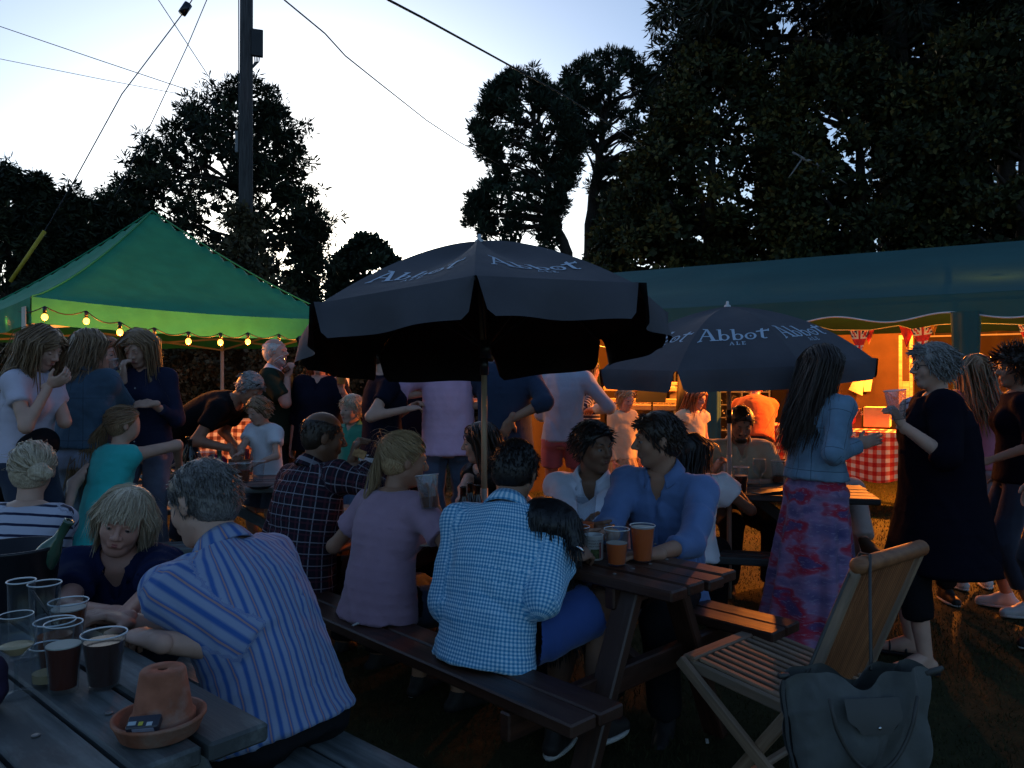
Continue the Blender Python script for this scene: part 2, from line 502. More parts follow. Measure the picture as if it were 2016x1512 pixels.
def wrinkle(V, F, amp=.004, scale=11., seed=0, down=(0, 0, 1), stretch=.55):
    if amp <= 0: return V
    N = vnormals(V, F); d = nrm(down); Q = V + seed * 3.17
    Q = Q - (Q @ d)[:, None] * d * (1 - stretch)
    w = vnoise(Q * scale * .7) * .6
    Qw = Q * scale + np.stack([w, w * .7, -w], 1) * 2
    a = 1 - np.abs(vnoise(Qw)) * 2; b = 1 - np.abs(vnoise(Qw * 2.3 + 9)) * 2
    g = vnoise(Q * 4 + 5)
    # drag folds: sharp creases that run mostly across
    Q2 = Q * scale * .55; wv = vnoise(Q2 * .8 + 31); c = 1 - np.abs(np.sin((Q2 @ np.array([1.1, .9, 2.6]) + 1.8 * wv) * 2.2)) ; c = c ** 2.5 * np.clip(vnoise(Q * 4.5 + 17) * 1.6, 0, 1)
    return V + N * (((a * .7 + b * .35) * (1 + .6 * g) - c * 1.3) * amp)[:, None]
# ------------------------------------------------------------------ people
def ik(a, c, l1, l2, pole):
    d = c - a; L = np.linalg.norm(d)
    if L > (l1 + l2) * .995: c = a + d / L * (l1 + l2) * .995; d = c - a; L = np.linalg.norm(d)
    L = max(L, abs(l1 - l2) + .02); x = (l1 * l1 - l2 * l2 + L * L) / (2 * L); h = math.sqrt(max(l1 * l1 - x * x, 0))
    u = d / np.linalg.norm(d); p = pole - u * (pole @ u); p = nrm(p)
    return a + u * x + p * h, a + u * L
def rot_about(v, ax, an):
    ax = nrm(ax); v = np.array(v, float)
    return v * cos(an) + np.cross(ax, v) * sin(an) + ax * (ax @ v) * (1 - cos(an))
def grp(ps, k, ki=.010):
    """several prims that join with hardly any bulge, blended as one"""
    g = Prim(); g.k = k; g.lo = np.min([p.lo for p in ps], 0); g.hi = np.max([p.hi for p in ps], 0)
    def f(X):
        D = ps[0].f(X)
        for p in ps[1:]:
            d = p.f(X); h = np.maximum(ki - np.abs(d - D), 0) / ki; D = np.minimum(d, D) - h * h * ki * .25
        return D
    g.f = f; g.ps = ps; return g
def cull(V, F, ps, margin, zmin, extra=None):
    """drop the faces that a garment covers"""
    D = np.min([p.f(V) for p in ps], 0); k = (D < margin) & zmin(V)
    keep = ~k[F].all(1); F = F[keep]; used = np.unique(F); mp = -np.ones(len(V), int); mp[used] = np.arange(len(used))
    return V[used], mp[F]
def hand_prims(w, hd, hn, s, curl=.5, side=1, spread=.06, thumb=.5):
    """w wrist, hd towards the fingers, hn palm normal (towards what it holds), side +1 right hand"""
    hd = nrm(hd); hn = nrm(np.array(hn) - hd * (np.array(hn) @ hd)); la = np.cross(hd, hn) * side   # lateral, towards the thumb... sign per side
    B = [la, hd, hn]; L = .10 * s
    pr = [ellip(w + hd * L * .48, (.040 * s, .056 * s, .016 * s), B, .008), rcone(w - hd * .03 * s, w + hd * .02 * s, .025 * s, .024 * s, .012)]
    for i, (off, ln) in enumerate(((.028, .070), (.0095, .080), (-.0095, .074), (-.027, .058))):
        b = w + hd * L * .86 + la * off * s; d = rot_about(hd, hn, -side * 0) + la * off / .03 * spread; d = nrm(d)
        for q, (fr, rr) in enumerate(((.42, .0092), (.32, .0084), (.26, .0076))):
            an = curl * (.75 if q == 0 else 1.15); d = nrm(d * cos(an) + (hn - d * (hn @ d)) * sin(an)); e = b + d * ln * fr * s
            pr.append(rcone(b, e, rr * s, (rr - .0007) * s, .004)); b = e
    tb = w + hd * L * .22 + la * .026 * s; d = nrm(la * .8 + hd * .65 + hn * (.25 + thumb * .5))
    e = tb + d * .040 * s; pr.append(rcone(tb, e, .014 * s, .011 * s, .012))
    d = nrm(d * .7 + hd * .6 + hn * .5 * thumb); pr.append(rcone(e, e + d * .032 * s, .0105 * s, .0085 * s, .006))
    return pr

def lock_tubes(R, rad0, flat=.55, n=5, outward=None):
    """R: (N,S,3) polylines, rad0 (N,), tubes that taper -> V,F,fab"""
    N, Sn, _ = R.shape
    T = np.gradient(R, axis=1); T /= np.maximum(np.linalg.norm(T, axis=2, keepdims=True), 1e-9)
    O = outward - T * (outward * T).sum(2, keepdims=True); O /= np.maximum(np.linalg.norm(O, axis=2, keepdims=True), 1e-9)
    W = np.cross(T, O)
    tt = np.linspace(0, 1, Sn); prof = np.minimum(1, tt * 6 + .35) * np.sqrt(np.maximum(1 - tt ** 3.5, .01))
    an = 2 * pi * np.arange(n) / n
    rr = rad0[:, None, None] * prof[None, :, None]
    V = R[:, :, None, :] + W[:, :, None, :] * (np.cos(an)[None, None, :] * rr)[..., None] + O[:, :, None, :] * (np.sin(an)[None, None, :] * rr * flat)[..., None]
    base = (np.arange(N) * Sn * n)[:, None, None]; i = np.arange(Sn - 1)[None, :, None] * n; j = np.arange(n)[None, None, :]; j2 = (j + 1) % n
    if n == 2: j = j[:, :, :1]; j2 = j2[:, :, :1]
    F = np.stack([base + i + j, base + i + j2, base + i + n + j2, base + i + n + j], -1).reshape(-1, 4)
    fab = np.zeros((N, Sn, n, 3)); fab[..., 0] = (np.arange(N) * .0137)[:, None, None] + np.cos(an)[None, None, :] * .006; fab[..., 2] = tt[None, :, None] * .4
    fab[..., 1] = np.sin(an) * .006
    return V.reshape(-1, 3), F, fab.reshape(-1, 3)

PEOPLE = []
def person(label, x, y, yaw, H=1.72, sex='m', fat=1., vox=.011, hvox=.006,
           sit=None, lean=0, side=0, twist=0, lp=None, head=(0, 0, 0), hands=(None, None), elbow=(None, None), hdir=(None, None), hnorm=(None, None), curl=(.45, .45),
           top=None, bot=None, hair=None, skin='fair', shoe=None, feet=None, knees=None, hs=None, face=True, beard=None, extra=None, group=None, seed=0, nohand=(False, False), footz=0.0, open_mouth=False, glasses=None, knee_pole=None):
    rng = np.random.default_rng(seed * 7 + 11)
    far = float(np.clip(y / 3.6, 1, 1.55)); vox = vox * (1.08 if far < 1.2 else 1) * far ** .9; hvox = hvox * 1.05 * far ** .85
    s = H / 1.75; hs = hs or s
    root = empty('person', (x, y, 0), 0, label, 'person', group)
    o = np.array([x, y, 0.])
    def frame(t):
        l0 = (.35 if sit is not None else .55) if lp is None else lp
        a = rad(yaw + twist * t); p = rad(lean * (l0 + (1 - l0) * t)); sd = rad(side * t); tt = max(0, min(1, t))
        fh = np.array([sin(a), cos(a), 0]); rh = np.array([cos(a), -sin(a), 0]); z = np.array([0, 0, 1.])
        u = cos(p) * z + sin(p) * fh; f = cos(p) * fh - sin(p) * z
        return cos(sd) * rh - sin(sd) * u, f, cos(sd) * u + sin(sd) * rh
    pz = (sit + .068 * s) if sit is not None else .525 * H + footz
    P0 = np.array([0, 0, pz]); Ls = (.290 if sit is None else .268) * H; NS = 12; pts = [P0]
    for i in range(NS): pts.append(pts[-1] + frame((i + .5) / NS)[2] * Ls / NS)
    pts = np.array(pts)
    def P(t):
        if t <= 0: return P0 + frame(0)[2] * Ls * t
        if t >= 1: return pts[-1] + frame(1)[2] * Ls * (t - 1)
        q = t * NS; i = int(q); return pts[i] * (1 - (q - i)) + pts[min(i + 1, NS)] * (q - i)
    fem = sex == 'f'; kid = sex == 'c'
    ww = dict(m=(.150, .163, .142, .166, .158, .085), f=(.155, .168, .124, .150, .140, .078), c=(.145, .150, .138, .148, .142, .075))[sex]
    dd = dict(m=(.105, .112, .105, .118, .092, .07), f=(.108, .115, .095, .108, .085, .062), c=(.1, .1, .1, .1, .085, .065))[sex]
    st = [-.22, 0, .36, .70, .90, 1.0]
    fw = [fat, fat, fat ** 1.5, fat, fat ** .6, fat ** .4]
    def stat(inf=0, i0=0):
        return [(st[i], ww[i] * s * fw[i] + inf, dd[i] * s * fw[i] ** 1.3 + inf) for i in range(i0, 6)]
    def torso(sts, k=.05, pleat=None, seam_front=True):
        out = []; v = 0
        tt = np.linspace(sts[0][0], sts[-1][0], 13); fi = np.linspace(sts[0][0], sts[-1][0], 61); T_ = [q[0] for q in sts]
        sm = []
        for c_ in (1, 2):
            yv = np.interp(fi, T_, [q[c_] for q in sts]); yp = np.pad(yv, 5, mode='reflect', reflect_type='odd'); yv = np.convolve(yp, np.ones(11) / 11, 'valid'); sm.append(np.interp(tt, fi, yv))
        sts = list(zip(tt, sm[0], sm[1]))
        for (t0, a0, b0), (t1, a1, b1) in zip(sts[:-1], sts[1:]):
            A, B = P(t0), P(t1); pr = frust(A, B, (a0, b0), (a1, b1), frame((t0 + t1) / 2)[0], k, pleat, v0=v)
            out.append(pr); v += np.linalg.norm(B - A)
        return out
    # ---- joints
    shw = dict(m=.178, f=.158, c=.150)[sex] * s
    SJ = [P(.93) + frame(1)[0] * shw * q for q in (-1, 1)]
    l1, l2 = .168 * H, .145 * H
    EJ, WJ = [], []
    for i, q in enumerate((-1, 1)):
        r, f, u = frame(1)
        tg = hands[i]
        tg = (SJ[i] + np.array([0, 0, -1.]) * (l1 + l2) * .97 + r * q * .07 * s + f * .05) if tg is None else np.array(tg, float) - o
        if hands[i] is not None:      # bring the shoulder a little towards the reach
            SJ[i] = SJ[i] + nrm(tg - SJ[i]) * .025 * s
        po = np.array(elbow[i], float) if elbow[i] is not None else (-f * .8 - u * .8 + r * q * .5)
        e, w = ik(SJ[i], tg, l1, l2, po); EJ.append(e); WJ.append(w)
    HJ = [P(-.05) + frame(0)[0] * .088 * s * q for q in (-1, 1)]
    t1, t2 = .245 * H, .245 * H
    KJ, AJ = [], []; r0, f0, _ = frame(0); fh0 = nrm([f0[0], f0[1], 0])
    for i, q in enumerate((-1, 1)):
        if sit is not None:
            if knees is not None and knees[i] is not None: k_ = np.array(knees[i], float) - o; k_ = HJ[i] + nrm(k_ - HJ[i]) * t1
            else: k_ = HJ[i] + fh0 * t1 * .985 + r0 * q * .05 * s - np.array([0, 0, .03])
            a_ = np.array(feet[i], float) - o if feet is not None and feet[i] is not None else np.array([k_[0], k_[1], .08]) - fh0 * .06
            a_ = k_ + nrm(a_ - k_) * min(t2, max(k_[2] - .07, .2) * 1.15)
        else:
            a_ = np.array(feet[i], float) - o if feet is not None and feet[i] is not None else np.array([r0[0] * q * .10 * s, r0[1] * q * .10 * s, .08 * s + footz]) + fh0 * (.04 * q)
            k_, a_ = ik(HJ[i], a_, t1, t2, (fh0 + r0 * q * .15) if knee_pole is None else np.array(knee_pole, float))
        KJ.append(k_); AJ.append(a_)
    # ---- head
    hy, hp, hr = head
    ha = rad(yaw + twist + hy); pp = rad(hp); z = np.array([0, 0, 1.])
    fh = np.array([sin(ha), cos(ha), 0]); rh = np.array([cos(ha), -sin(ha), 0])
    hf = cos(pp) * fh - sin(pp) * z; hu = cos(pp) * z + sin(pp) * fh
    rr_ = rad(hr); hrt = cos(rr_) * rh - sin(rr_) * hu; hu = cos(rr_) * hu + sin(rr_) * rh
    nu = nrm(frame(1)[2] * .55 + hu * .45 + z * .1)
    HB = P(1.0) + nu * .056 * s; HC = HB + hu * .108 * hs + hf * .022 * hs
    B = np.array([hrt, hf, hu])
    hl = lambda p_: HC + (np.array(p_, float) * hs) @ B
    rs = .92 if fem else 1.0
    if kid: rs = .96
    hp_ = [ellip(hl((0, -.014, .034)), np.array((.0755, .094, .084)) * hs, B, .02), ellip(hl((0, .026, -.02)), np.array((.062, .064, .086)) * hs, B, .025)]
    if face:
        jw = .85 if (fem or kid) else 1
        hp_ += [rcone(hl((0, .055, -.092)), hl((0, .048, -.088)), .023 * hs, .026 * hs, .022),
                rcone(hl((.048 * jw, .0, -.055)), hl((.018, .05, -.09)), .020 * hs, .017 * hs, .022), rcone(hl((-.048 * jw, .0, -.055)), hl((-.018, .05, -.09)), .020 * hs, .017 * hs, .022),
                ellip(hl((.034, .055, -.026)), np.array((.024, .022, .026)) * hs, B, .018), ellip(hl((-.034, .055, -.026)), np.array((.024, .022, .026)) * hs, B, .018),
                rcone(hl((-.034, .076, .022)), hl((.034, .076, .022)), .012 * hs * rs, .012 * hs * rs, .014),
                rcone(hl((0, .088, .012)), hl((0, .108, -.022)), .0075 * hs, .0115 * hs * rs, .008),
                ellip(hl((.0125, .098, -.028)), np.array((.009, .010, .008)) * hs, B, .006), ellip(hl((-.0125, .098, -.028)), np.array((.009, .010, .008)) * hs, B, .006),
                rcone(hl((-.021, .081, -.0525)), hl((.021, .081, -.0525)), .0070 * hs, .0070 * hs, .008), rcone(hl((-.017, .081, -.0625)), hl((.017, .081, -.0625)), .0080 * hs, .0080 * hs, .008)]
    for q in (-1, 1):
        Be = np.array([nrm(hrt + hf * .35 * q), nrm(hf - hrt * .35 * q), hu])
        hp_.append(ellip(hl((q * .079, -.006, -.004)), np.array((.010, .019, .032)) * hs, Be, .005))
    hp_.append(rcone(hl((0, -.022, -.05)), P(.98), .052 * (s if not fem else s * .9), .058 * (s if not fem else s * .92), .03))
    hsub = []
    if face: hsub = [ellip(hl((q * .030, .098, .003)), np.array((.017, .016, .012)) * hs, B, .010) for q in (-1, 1)] + [rcone(hl((-.017, .100, -.0575)), hl((.017, .100, -.0575)), (.006 if not open_mouth else .011) * hs, (.006 if not open_mouth else .011) * hs, .003)]
    Vh, Fh = surfnet(hp_, hvox * hs / s, [], hsub)
    parts = [(Vh, Fh, None)]
    # ---- body skin
    bp = [grp(torso(stat(-.012), .06), .04)]
    bp += [rcone(SJ[0], P(.97), .050 * s, .055 * s, .05), rcone(SJ[1], P(.97), .050 * s, .055 * s, .05)]
    ar = (1.0 if not fem else .86) * fat ** .7
    for i in (0, 1):
        bp += [rcone(SJ[i], EJ[i], .050 * s * ar, .038 * s * ar, .035), rcone(EJ[i], WJ[i], .040 * s * ar, .026 * s * ar ** .5, .02)]
        bp += [rcone(HJ[i], KJ[i], .078 * s * fat ** .8, .054 * s * fat ** .5, .03), rcone(KJ[i], AJ[i], .053 * s * fat ** .5, .036 * s, .03)]
        cm = KJ[i] * .68 + AJ[i] * .32; bk = nrm(np.cross(AJ[i] - KJ[i], frame(0)[0]))
        bp.append(ellip(cm - bk * .012, (.05 * s, .05 * s, .10 * s), np.array([nrm(np.cross(bk, AJ[i] - KJ[i])), bk, nrm(AJ[i] - KJ[i])]), .03))
    Vb, Fb = surfnet(bp, vox * 1.18)
    # feet and hands
    FD = []
    for i, q in enumerate((-1, 1)):
        fd = nrm(fh0 + r0 * q * .22) if sit is None or True else fh0
        if knee_pole is not None: fd = nrm(np.array(knee_pole))
        FD.append(fd); sole = AJ[i][2] - .075 * s
        fp = [rcone(AJ[i], AJ[i] + fd * .06 * s + z * -.035 * s, .036 * s, .034 * s, .03), rcone(AJ[i] + fd * .05 * s - z * .042 * s, AJ[i] + fd * .15 * s - z * .056 * s, .036 * s, .026 * s, .03), rcone(AJ[i] - fd * .035 * s - z * .045 * s, AJ[i] - z * .05 * s, .03 * s, .032 * s, .02)]
        if shoe is None or shoe[0] == 'sandal':
            v_, f_ = surfnet(fp, .010); parts.append((v_, f_, None))
    for i, q in enumerate((-1, 1)):
        if nohand[i]: continue
        hd = hdir[i] if hdir[i] is not None else nrm(WJ[i] - EJ[i]); hn = hnorm[i] if hnorm[i] is not None else (-frame(1)[0] * q + frame(1)[1] * .2 if hands[i] is None else np.array([0, 0, -1.]) + frame(1)[0] * -q * .4)
        v_, f_ = surfnet(hand_prims(WJ[i], hd, hn, s * (.9 if fem else 1) * (.85 if kid else 1), curl[i], q), max(.0046, hvox * (.86 if far < 1.2 else 1.05))); parts.append((v_, f_, None))
    covers = []
    # ---- face parts
    if face:
        for q in (-1, 1):
            if glasses != 'dark':
                eb = MB().ball(hl((q * .0300, .0745, .0035)), .0125 * hs, 12, 8); eb.obj('eye', EYEW, root, smooth=True)
                if head[1] < 25: eb = MB().ball(hl((q * .0302, .0828, .0030)), .0062 * hs, 10, 6); eb.obj('iris', EYED, root, smooth=True)
                lid = MB().ball(hl((q * .0300, .0745, .0050 + (.0 if head[1] < 25 else -.002))), .0136 * hs, 12, 8, (1, 1, .82)); 
                Vl = np.array(lid.v); c_ = hl((q * .03, .0745, .0035)); keep = []
                thr = .003 * hs if head[1] < 25 else -.012 * hs
                for fc in lid.f:
                    if ((Vl[list(fc)].mean(0) - c_) @ hu) > thr: keep.append(fc)
                lid.f = keep; lid.obj('eyelid', SKIN[skin], root, smooth=True)
            brow = [hl((q * (.016 + .03 * t), .0895 - .018 * t * t, .0245 + .006 * math.sin(t * 2.6))) for t in (0, .33, .66, 1)]
            MB().tube(brow, [.0018 * hs, .0034 * hs, .003 * hs, .001 * hs], 6).obj('eyebrow', HAIRM[(hair or {}).get('brow', (hair or {}).get('mat', 'brown'))], root, smooth=True)
        lipm = LIPS.get(skin, LIPS['fair'])
        for (zz, hw, rr) in ((-.0538, .0240, .0046), (-.0612, .0200, .0056)):
            MB().tube([hl((hw * q_, .0875 - .011 * abs(q_) ** 2, zz + (.004 if open_mouth else .002) * abs(q_) ** 2)) for q_ in (-1, -.6, -.25, 0, .25, .6, 1)], [rr * .25 * hs, rr * .75 * hs, rr * hs, rr * .9 * hs, rr * hs, rr * .75 * hs, rr * .25 * hs], 7).obj('lip', lipm, root, smooth=True)
        if open_mouth:
            MB().tube([hl((.014 * q_, .087 - .009 * abs(q_) ** 2, -.0575)) for q_ in (-1, -.5, 0, .5, 1)], .0034 * hs, 6).obj('teeth', TEETH, root, smooth=True)
    if glasses:
        gb = MB(); up_ = .0 if glasses != 'top' else .078; fw_ = .094 if glasses != 'top' else .058
        for q in (-1, 1):
            cc = np.array((q * .032, fw_, .004 + up_))
            gb.tube([hl(cc + np.array((.023 * cos(a), -.004 * abs(cos(a)), .019 * sin(a)))) for a in np.linspace(0, 2 * pi, 13)], .0022 * hs, 5, False)
            gb.tube([hl(cc + np.array((q * .024, -.002, .006))), hl((q * .079, fw_ - .05, .008 + up_ * 1.0)), hl((q * .082, fw_ - .10, .004 + up_ * .8))], .0020 * hs, 5)
        gb.tube([hl((-.010, fw_ + .002, .008 + up_)), hl((.010, fw_ + .002, .008 + up_))], .0022 * hs, 5)
        g = gb.obj('glasses_frame' if glasses == 'clear' else 'sunglasses', BLACKP, root, smooth=True)
        if glasses != 'clear':
            for q in (-1, 1):
                c_ = hl((q * .032, fw_, .004 + up_)); lb = MB().ball(c_, .021 * hs, 12, 8)
                lb.v = [tuple(c_ + (np.array(p_) - c_) - hf * ((np.array(p_) - c_) @ hf) * .88) for p_ in lb.v]
                lb.obj('lens', DARKLENS, g, smooth=True)
    # ---- clothes
    def fabcoords(V, prims, refs):
        D = np.stack([p.f(V) + .6 * np.maximum(0, np.maximum(-((V - p.a) @ p.ax), ((V - p.a) @ p.ax) - p.L)) for p in prims], 1); k = D.argmin(1); out = np.zeros((len(V), 3))
        for j, (p, rf) in enumerate(zip(prims, refs)):
            m = k == j
            if not m.any(): continue
            q = V[m] - p.a; zc = q @ p.ax
            e = nrm(rf[1] - p.ax * (rf[1] @ p.ax)); g = np.cross(p.ax, e)
            an = np.arctan2(q @ g, q @ e)
            out[m, 0] = an * rf[2]; out[m, 1] = zc + rf[0]
        return out
    def garment(name, prims, refs, m, subs=(), cuts=(), amp=.003, sc=11, vx=None, down=None):
        V, F = surfnet(prims, vx or vox, cuts, subs)
        fab = fabcoords(V, prims, refs)
        V = wrinkle(V, F, amp * s ** .5, sc, seed, down if down is not None else frame(.5)[2])
        return obj(name, mesh_from(name, V, F, True, fab), m, root)
    seamdir = lambda t: -frame(t)[1] if (top or {}).get('seam', 'front') == 'front' else frame(t)[1]
    if top:
        inf = top.get('loose', .018); hem = top.get('hem', .06); amp = top.get('amp', .0035)
        sts = stat(inf); sts = sts[1:] if hem > -1 else sts
        # hem below the hips in metres
        fl = top.get('flare', .012); lo_t = -hem / Ls
        wl_ = top.get('waist', .5)      # 0 fitted .. 1 straight
        w_, d_ = sts[1][1], sts[1][2]; sts[1] = (sts[1][0], w_ * (1 - wl_) + max(w_, sts[2][1] * .97) * wl_, d_ * (1 - wl_) + max(d_, sts[2][2] * .95) * wl_)
        if hem > .02: sts = [(lo_t, sts[0][1] + fl, sts[0][2] + fl)] + sts
        elif hem < -.01:   # cropped: hem above the hips
            tcut = -hem / Ls; sts = [(tcut, np.interp(tcut, [a[0] for a in sts], [a[1] for a in sts]) + fl, np.interp(tcut, [a[0] for a in sts], [a[2] for a in sts]) + fl)] + [a for a in sts if a[0] > tcut + .05]
        tp = torso(sts, .045, top.get('pleat')); v = 0; refs = []
        for p in tp: refs.append((p.v0, seamdir(.5), .155 * s))
        seg = list(tp)
        if fem and not top.get('flat'):
            for q in (-1, 1): tp.append(ellip(P(.66) + frame(.66)[0] * q * .068 * s + frame(.66)[1] * (.085 * s * fat ** .5 + inf * .4), (.062 * s * fat ** .5, .055 * s * fat ** .5, .062 * s * fat ** .5), None, .05)); 
        nb = len(refs)
        ell = tp[nb:]; tp = tp[:nb]
        sl = top.get('sleeve', .5); sr = top.get('sl', .012)
        for i in (0, 1):
            tp.append(rcone(P(.93), SJ[i], .060 * s, .054 * s * ar + inf * .6, .05)); refs.append(None)
            a_, b_ = SJ[i], EJ[i]; axx = nrm(b_ - a_); e = a_ + (b_ - a_) * min(sl, 1)
            perp = nrm(np.cross(axx, frame(1)[1])) 
            if sl <= 0: continue
            if sl <= 1.001:
                r2 = .050 * s * ar * (1 - sl) + .040 * s * ar * sl + sr
                pr = frust(a_ - axx * .0, e, (.052 * s * ar + sr * .8,) * 2, (r2 + .004, r2 + .004), perp, .04); tp.append(pr); refs.append((.0, seamdir(1), .05 * s))
            else:
                tp.append(rcone(a_, b_, .052 * s * ar + sr * .8, .041 * s * ar + sr * .9, .04)); refs.append((.0, seamdir(1), .05 * s))
                fr = sl - 1; e2 = b_ + (WJ[i] - b_) * fr; r2 = (.040 * (1 - fr) + .027 * fr) * s * ar ** .6 + sr * .75
                pr = frust(b_ - nrm(WJ[i] - b_) * .0, e2, (.041 * s * ar + sr * .9,) * 2, (r2, r2), nrm(np.cross(nrm(WJ[i] - b_), frame(1)[1])), .03); tp.append(pr); refs.append((l1, seamdir(1), .05 * s))
                if top.get('cuff'):
                    cf = frust(e2 - nrm(WJ[i] - b_) * .035, e2 + nrm(WJ[i] - b_) * .004, (r2 + .006,) * 2, (r2 + .007,) * 2, perp, .006); tp.append(cf); refs.append((l1, seamdir(1), .05 * s))
        nk = top.get('neck', 'crew'); subs = []
        nr = .060 * s if not fem else .056 * s
        nax = nrm(hl((0, -.01, -.03)) - P(.98))
        if nk in ('crew', 'v', 'open', 'scoop'):
            subs.append(rcone(P(1.0) + nax * .005, P(1.0) + nax * .2, nr * (1.05 if nk != 'scoop' else 1.45), nr * 1.3, .012))
        if nk in ('v', 'open'):
            dz = .07 if nk == 'v' else .13
            subs.append(rcone(P(1.0) + frame(1)[1] * .09 * s + nax * .02, P(.93) + frame(1)[1] * .13 * s - frame(1)[2] * dz * s, .038 * s, .004, .010))
            if nk == 'open': subs.append(rcone(P(1.0) + frame(1)[1] * .06 * s, P(.93) + frame(1)[1] * .12 * s - frame(1)[2] * .04 * s, .036 * s, .02, .010))
        V, F = surfnet([grp(seg, .045)] + ell + tp[nb:], top.get('vox', vox), [], subs)
        fab = fabcoords(V, [p for p, r_ in zip(tp, refs) if r_ is not None], [r_ for r_ in refs if r_ is not None])
        V = wrinkle(V, F, amp, top.get('wsc', 10), seed, frame(.5)[2])
        so = obj('shirt' if 'name' not in top else top['name'], mesh_from('shirt', V, F, True, fab), top['mat'], root)
        if top.get('collar'):
            # collar: standing band with a folded leaf, open at the front
            nn = 28; Vc = []; Fc = []; gap = .5 if nk in ('v', 'open') else .18
            c0 = P(1.0) + nax * (.004 if nk != 'open' else .010) + (frame(1)[1] * .012 if nk in ('open', 'v') else 0); e1 = frame(1)[0]; e2 = nrm(frame(1)[1] - nax * (frame(1)[1] @ nax)); e1 = nrm(np.cross(e2, nax))
            rows = [(nr * 1.10, .004), (nr * 1.06, .036), (nr * 1.13, .042), (nr * 1.34, .026), (nr * 1.66, -.008), (nr * 1.60, -.013), (nr * 1.25, .015)]
            for j in range(nn):
                a = gap + (2 * pi - 2 * gap) * j / (nn - 1); fr = abs(math.cos((a) / 2)) ** 8
                for r_, h_ in rows:
                    h2 = (h_ + (.014 if nk in ('open', 'v') else .004)) * s - (.028 * s * fr if h_ > -.02 else 0) ; r2 = r_ * (1 + .10 * fr)
                    Vc.append(c0 + (e2 * cos(a) + e1 * sin(a)) * r2 + nax * (h2 - .014 * s * cos(a) * 1.6) )
            R_ = len(rows)
            for j in range(nn - 1):
                for i_ in range(R_ - 1): Fc.append([j * R_ + i_, j * R_ + i_ + 1, (j + 1) * R_ + i_ + 1, (j + 1) * R_ + i_])
            Vc = np.array(Vc); fc_ = np.zeros_like(Vc); fc_[:, 0] = (np.arange(len(Vc)) // R_) * .013; fc_[:, 1] = (np.arange(len(Vc)) % R_) * .008
            obj('collar', mesh_from('collar', Vc, np.array(Fc), True, fc_), top.get('cmat', top['mat']), root)
        if top.get('placket') and nk in ('open', 'v', 'full'):
            sd = 1; tb = []; ts_ = np.linspace(.62 if nk == 'open' else .80, -hem / Ls + .02, 14); Vp = []
            stt = stat(inf)
            for t_ in ts_:
                fr_ = frame(max(min(t_, 1), 0)); dpt = np.interp(t_, [a[0] for a in stt], [a[2] for a in stt]); c_ = P(t_) + fr_[1] * (dpt + .006)
                Vp += [c_ - fr_[0] * .015, c_ - fr_[0] * .012 + fr_[1] * .003, c_ + fr_[0] * .012 + fr_[1] * .003, c_ + fr_[0] * .015]
            Fp = [[i_ * 4 + j_, i_ * 4 + j_ + 1, (i_ + 1) * 4 + j_ + 1, (i_ + 1) * 4 + j_] for i_ in range(len(ts_) - 1) for j_ in range(3)]
            obj('placket', mesh_from('placket', Vp, np.array(Fp), True, np.array(Vp)), top.get('cmat', top['mat']), so)
            for t_ in np.linspace(ts_[0] - .04, ts_[-1] + .1, 5):
                fr_ = frame(max(min(t_, 1), 0)); dpt = np.interp(t_, [a[0] for a in stt], [a[2] for a in stt]); MB().ball(P(t_) + fr_[1] * (dpt + .0095), .0055, 8, 4, (1, 1, 1)).obj('button', SOLE, so, smooth=True)
        person.last_top = so
    if bot and bot['type'] != 'none':
        inf = bot.get('loose', .012); kind = bot['type']; amp = bot.get('amp', .004)
        if kind == 'skirt':
            L_ = bot['len']; wst = stat(.003)
            t_top = bot.get('top', .2); fl = bot.get('flare', .09); a0 = np.interp(t_top, [a[0] for a in wst], [a[1] for a in wst]); b0 = np.interp(t_top, [a[0] for a in wst], [a[2] for a in wst])
            if sit is None:
                hipc = P0.copy(); bt = np.array([hipc[0], hipc[1], max(hipc[2] - L_, .02)]) + np.array(bot.get('off', (0, 0, 0.)))
                pl = bot.get('pleat', (11, .004, .022, .3))
                tp = [frust(P(0) - z * .02, P(t_top), (wst[1][1] + .008, wst[1][2] + .008), (a0, b0), frame(0)[0], .05),
                      frust(bt, P(0), (wst[1][1] + fl, wst[1][2] + fl + .045), (wst[1][1] + .006, wst[1][2] + .010), frame(0)[0], .03, (pl[0], pl[2], pl[1], pl[3]))]
                refs = [(np.linalg.norm(P(0) - bt), -frame(0)[1], .2), (0, -frame(0)[1], .2)]
            else:
                tp = [frust(P(-.2), P(t_top), (wst[0][1] + .02, wst[0][2] + .02), (a0, b0), frame(0)[0], .05)]; refs = [(0, -frame(0)[1], .2)]
                km = (KJ[0] + KJ[1]) / 2; tp.append(frust(P(-.1), km + nrm(km - P0) * .04, (.18 * s, .11 * s), (.15 * s, .09 * s), frame(0)[0], .05)); refs.append((0, z, .2))
            covers.append((tp, .03, (lambda V: V[:, 2] > bt[2] + .04) if sit is None else (lambda V: V[:, 2] > KJ[0][2] - .1)))
            V, F = surfnet(tp, vox)
            if top and top.get('hem', .06) > -.02:
                hm = P0 - frame(0)[2] * (top.get('hem', .06) - .012); V, F = cull(V, F, torso(stat(.03), .04), .03, lambda V: ((V - hm) @ frame(0)[2] > 0))
            fab = fabcoords(V, tp, refs); V = wrinkle(V, F, amp, 7, seed + 3, z)
            obj('skirt', mesh_from('skirt', V, F, True, fab), bot['mat'], root)
        else:
            fr = dict(trousers=.93, shorts=-.12, cropped=.70, long_shorts=.1)[kind] if 'len' not in bot else bot['len']
            wst = stat(min(inf, .004)); tt_ = bot.get('top', .16)
            aw = np.interp(tt_, [a[0] for a in wst], [a[1] for a in wst]); bw = np.interp(tt_, [a[0] for a in wst], [a[2] for a in wst])
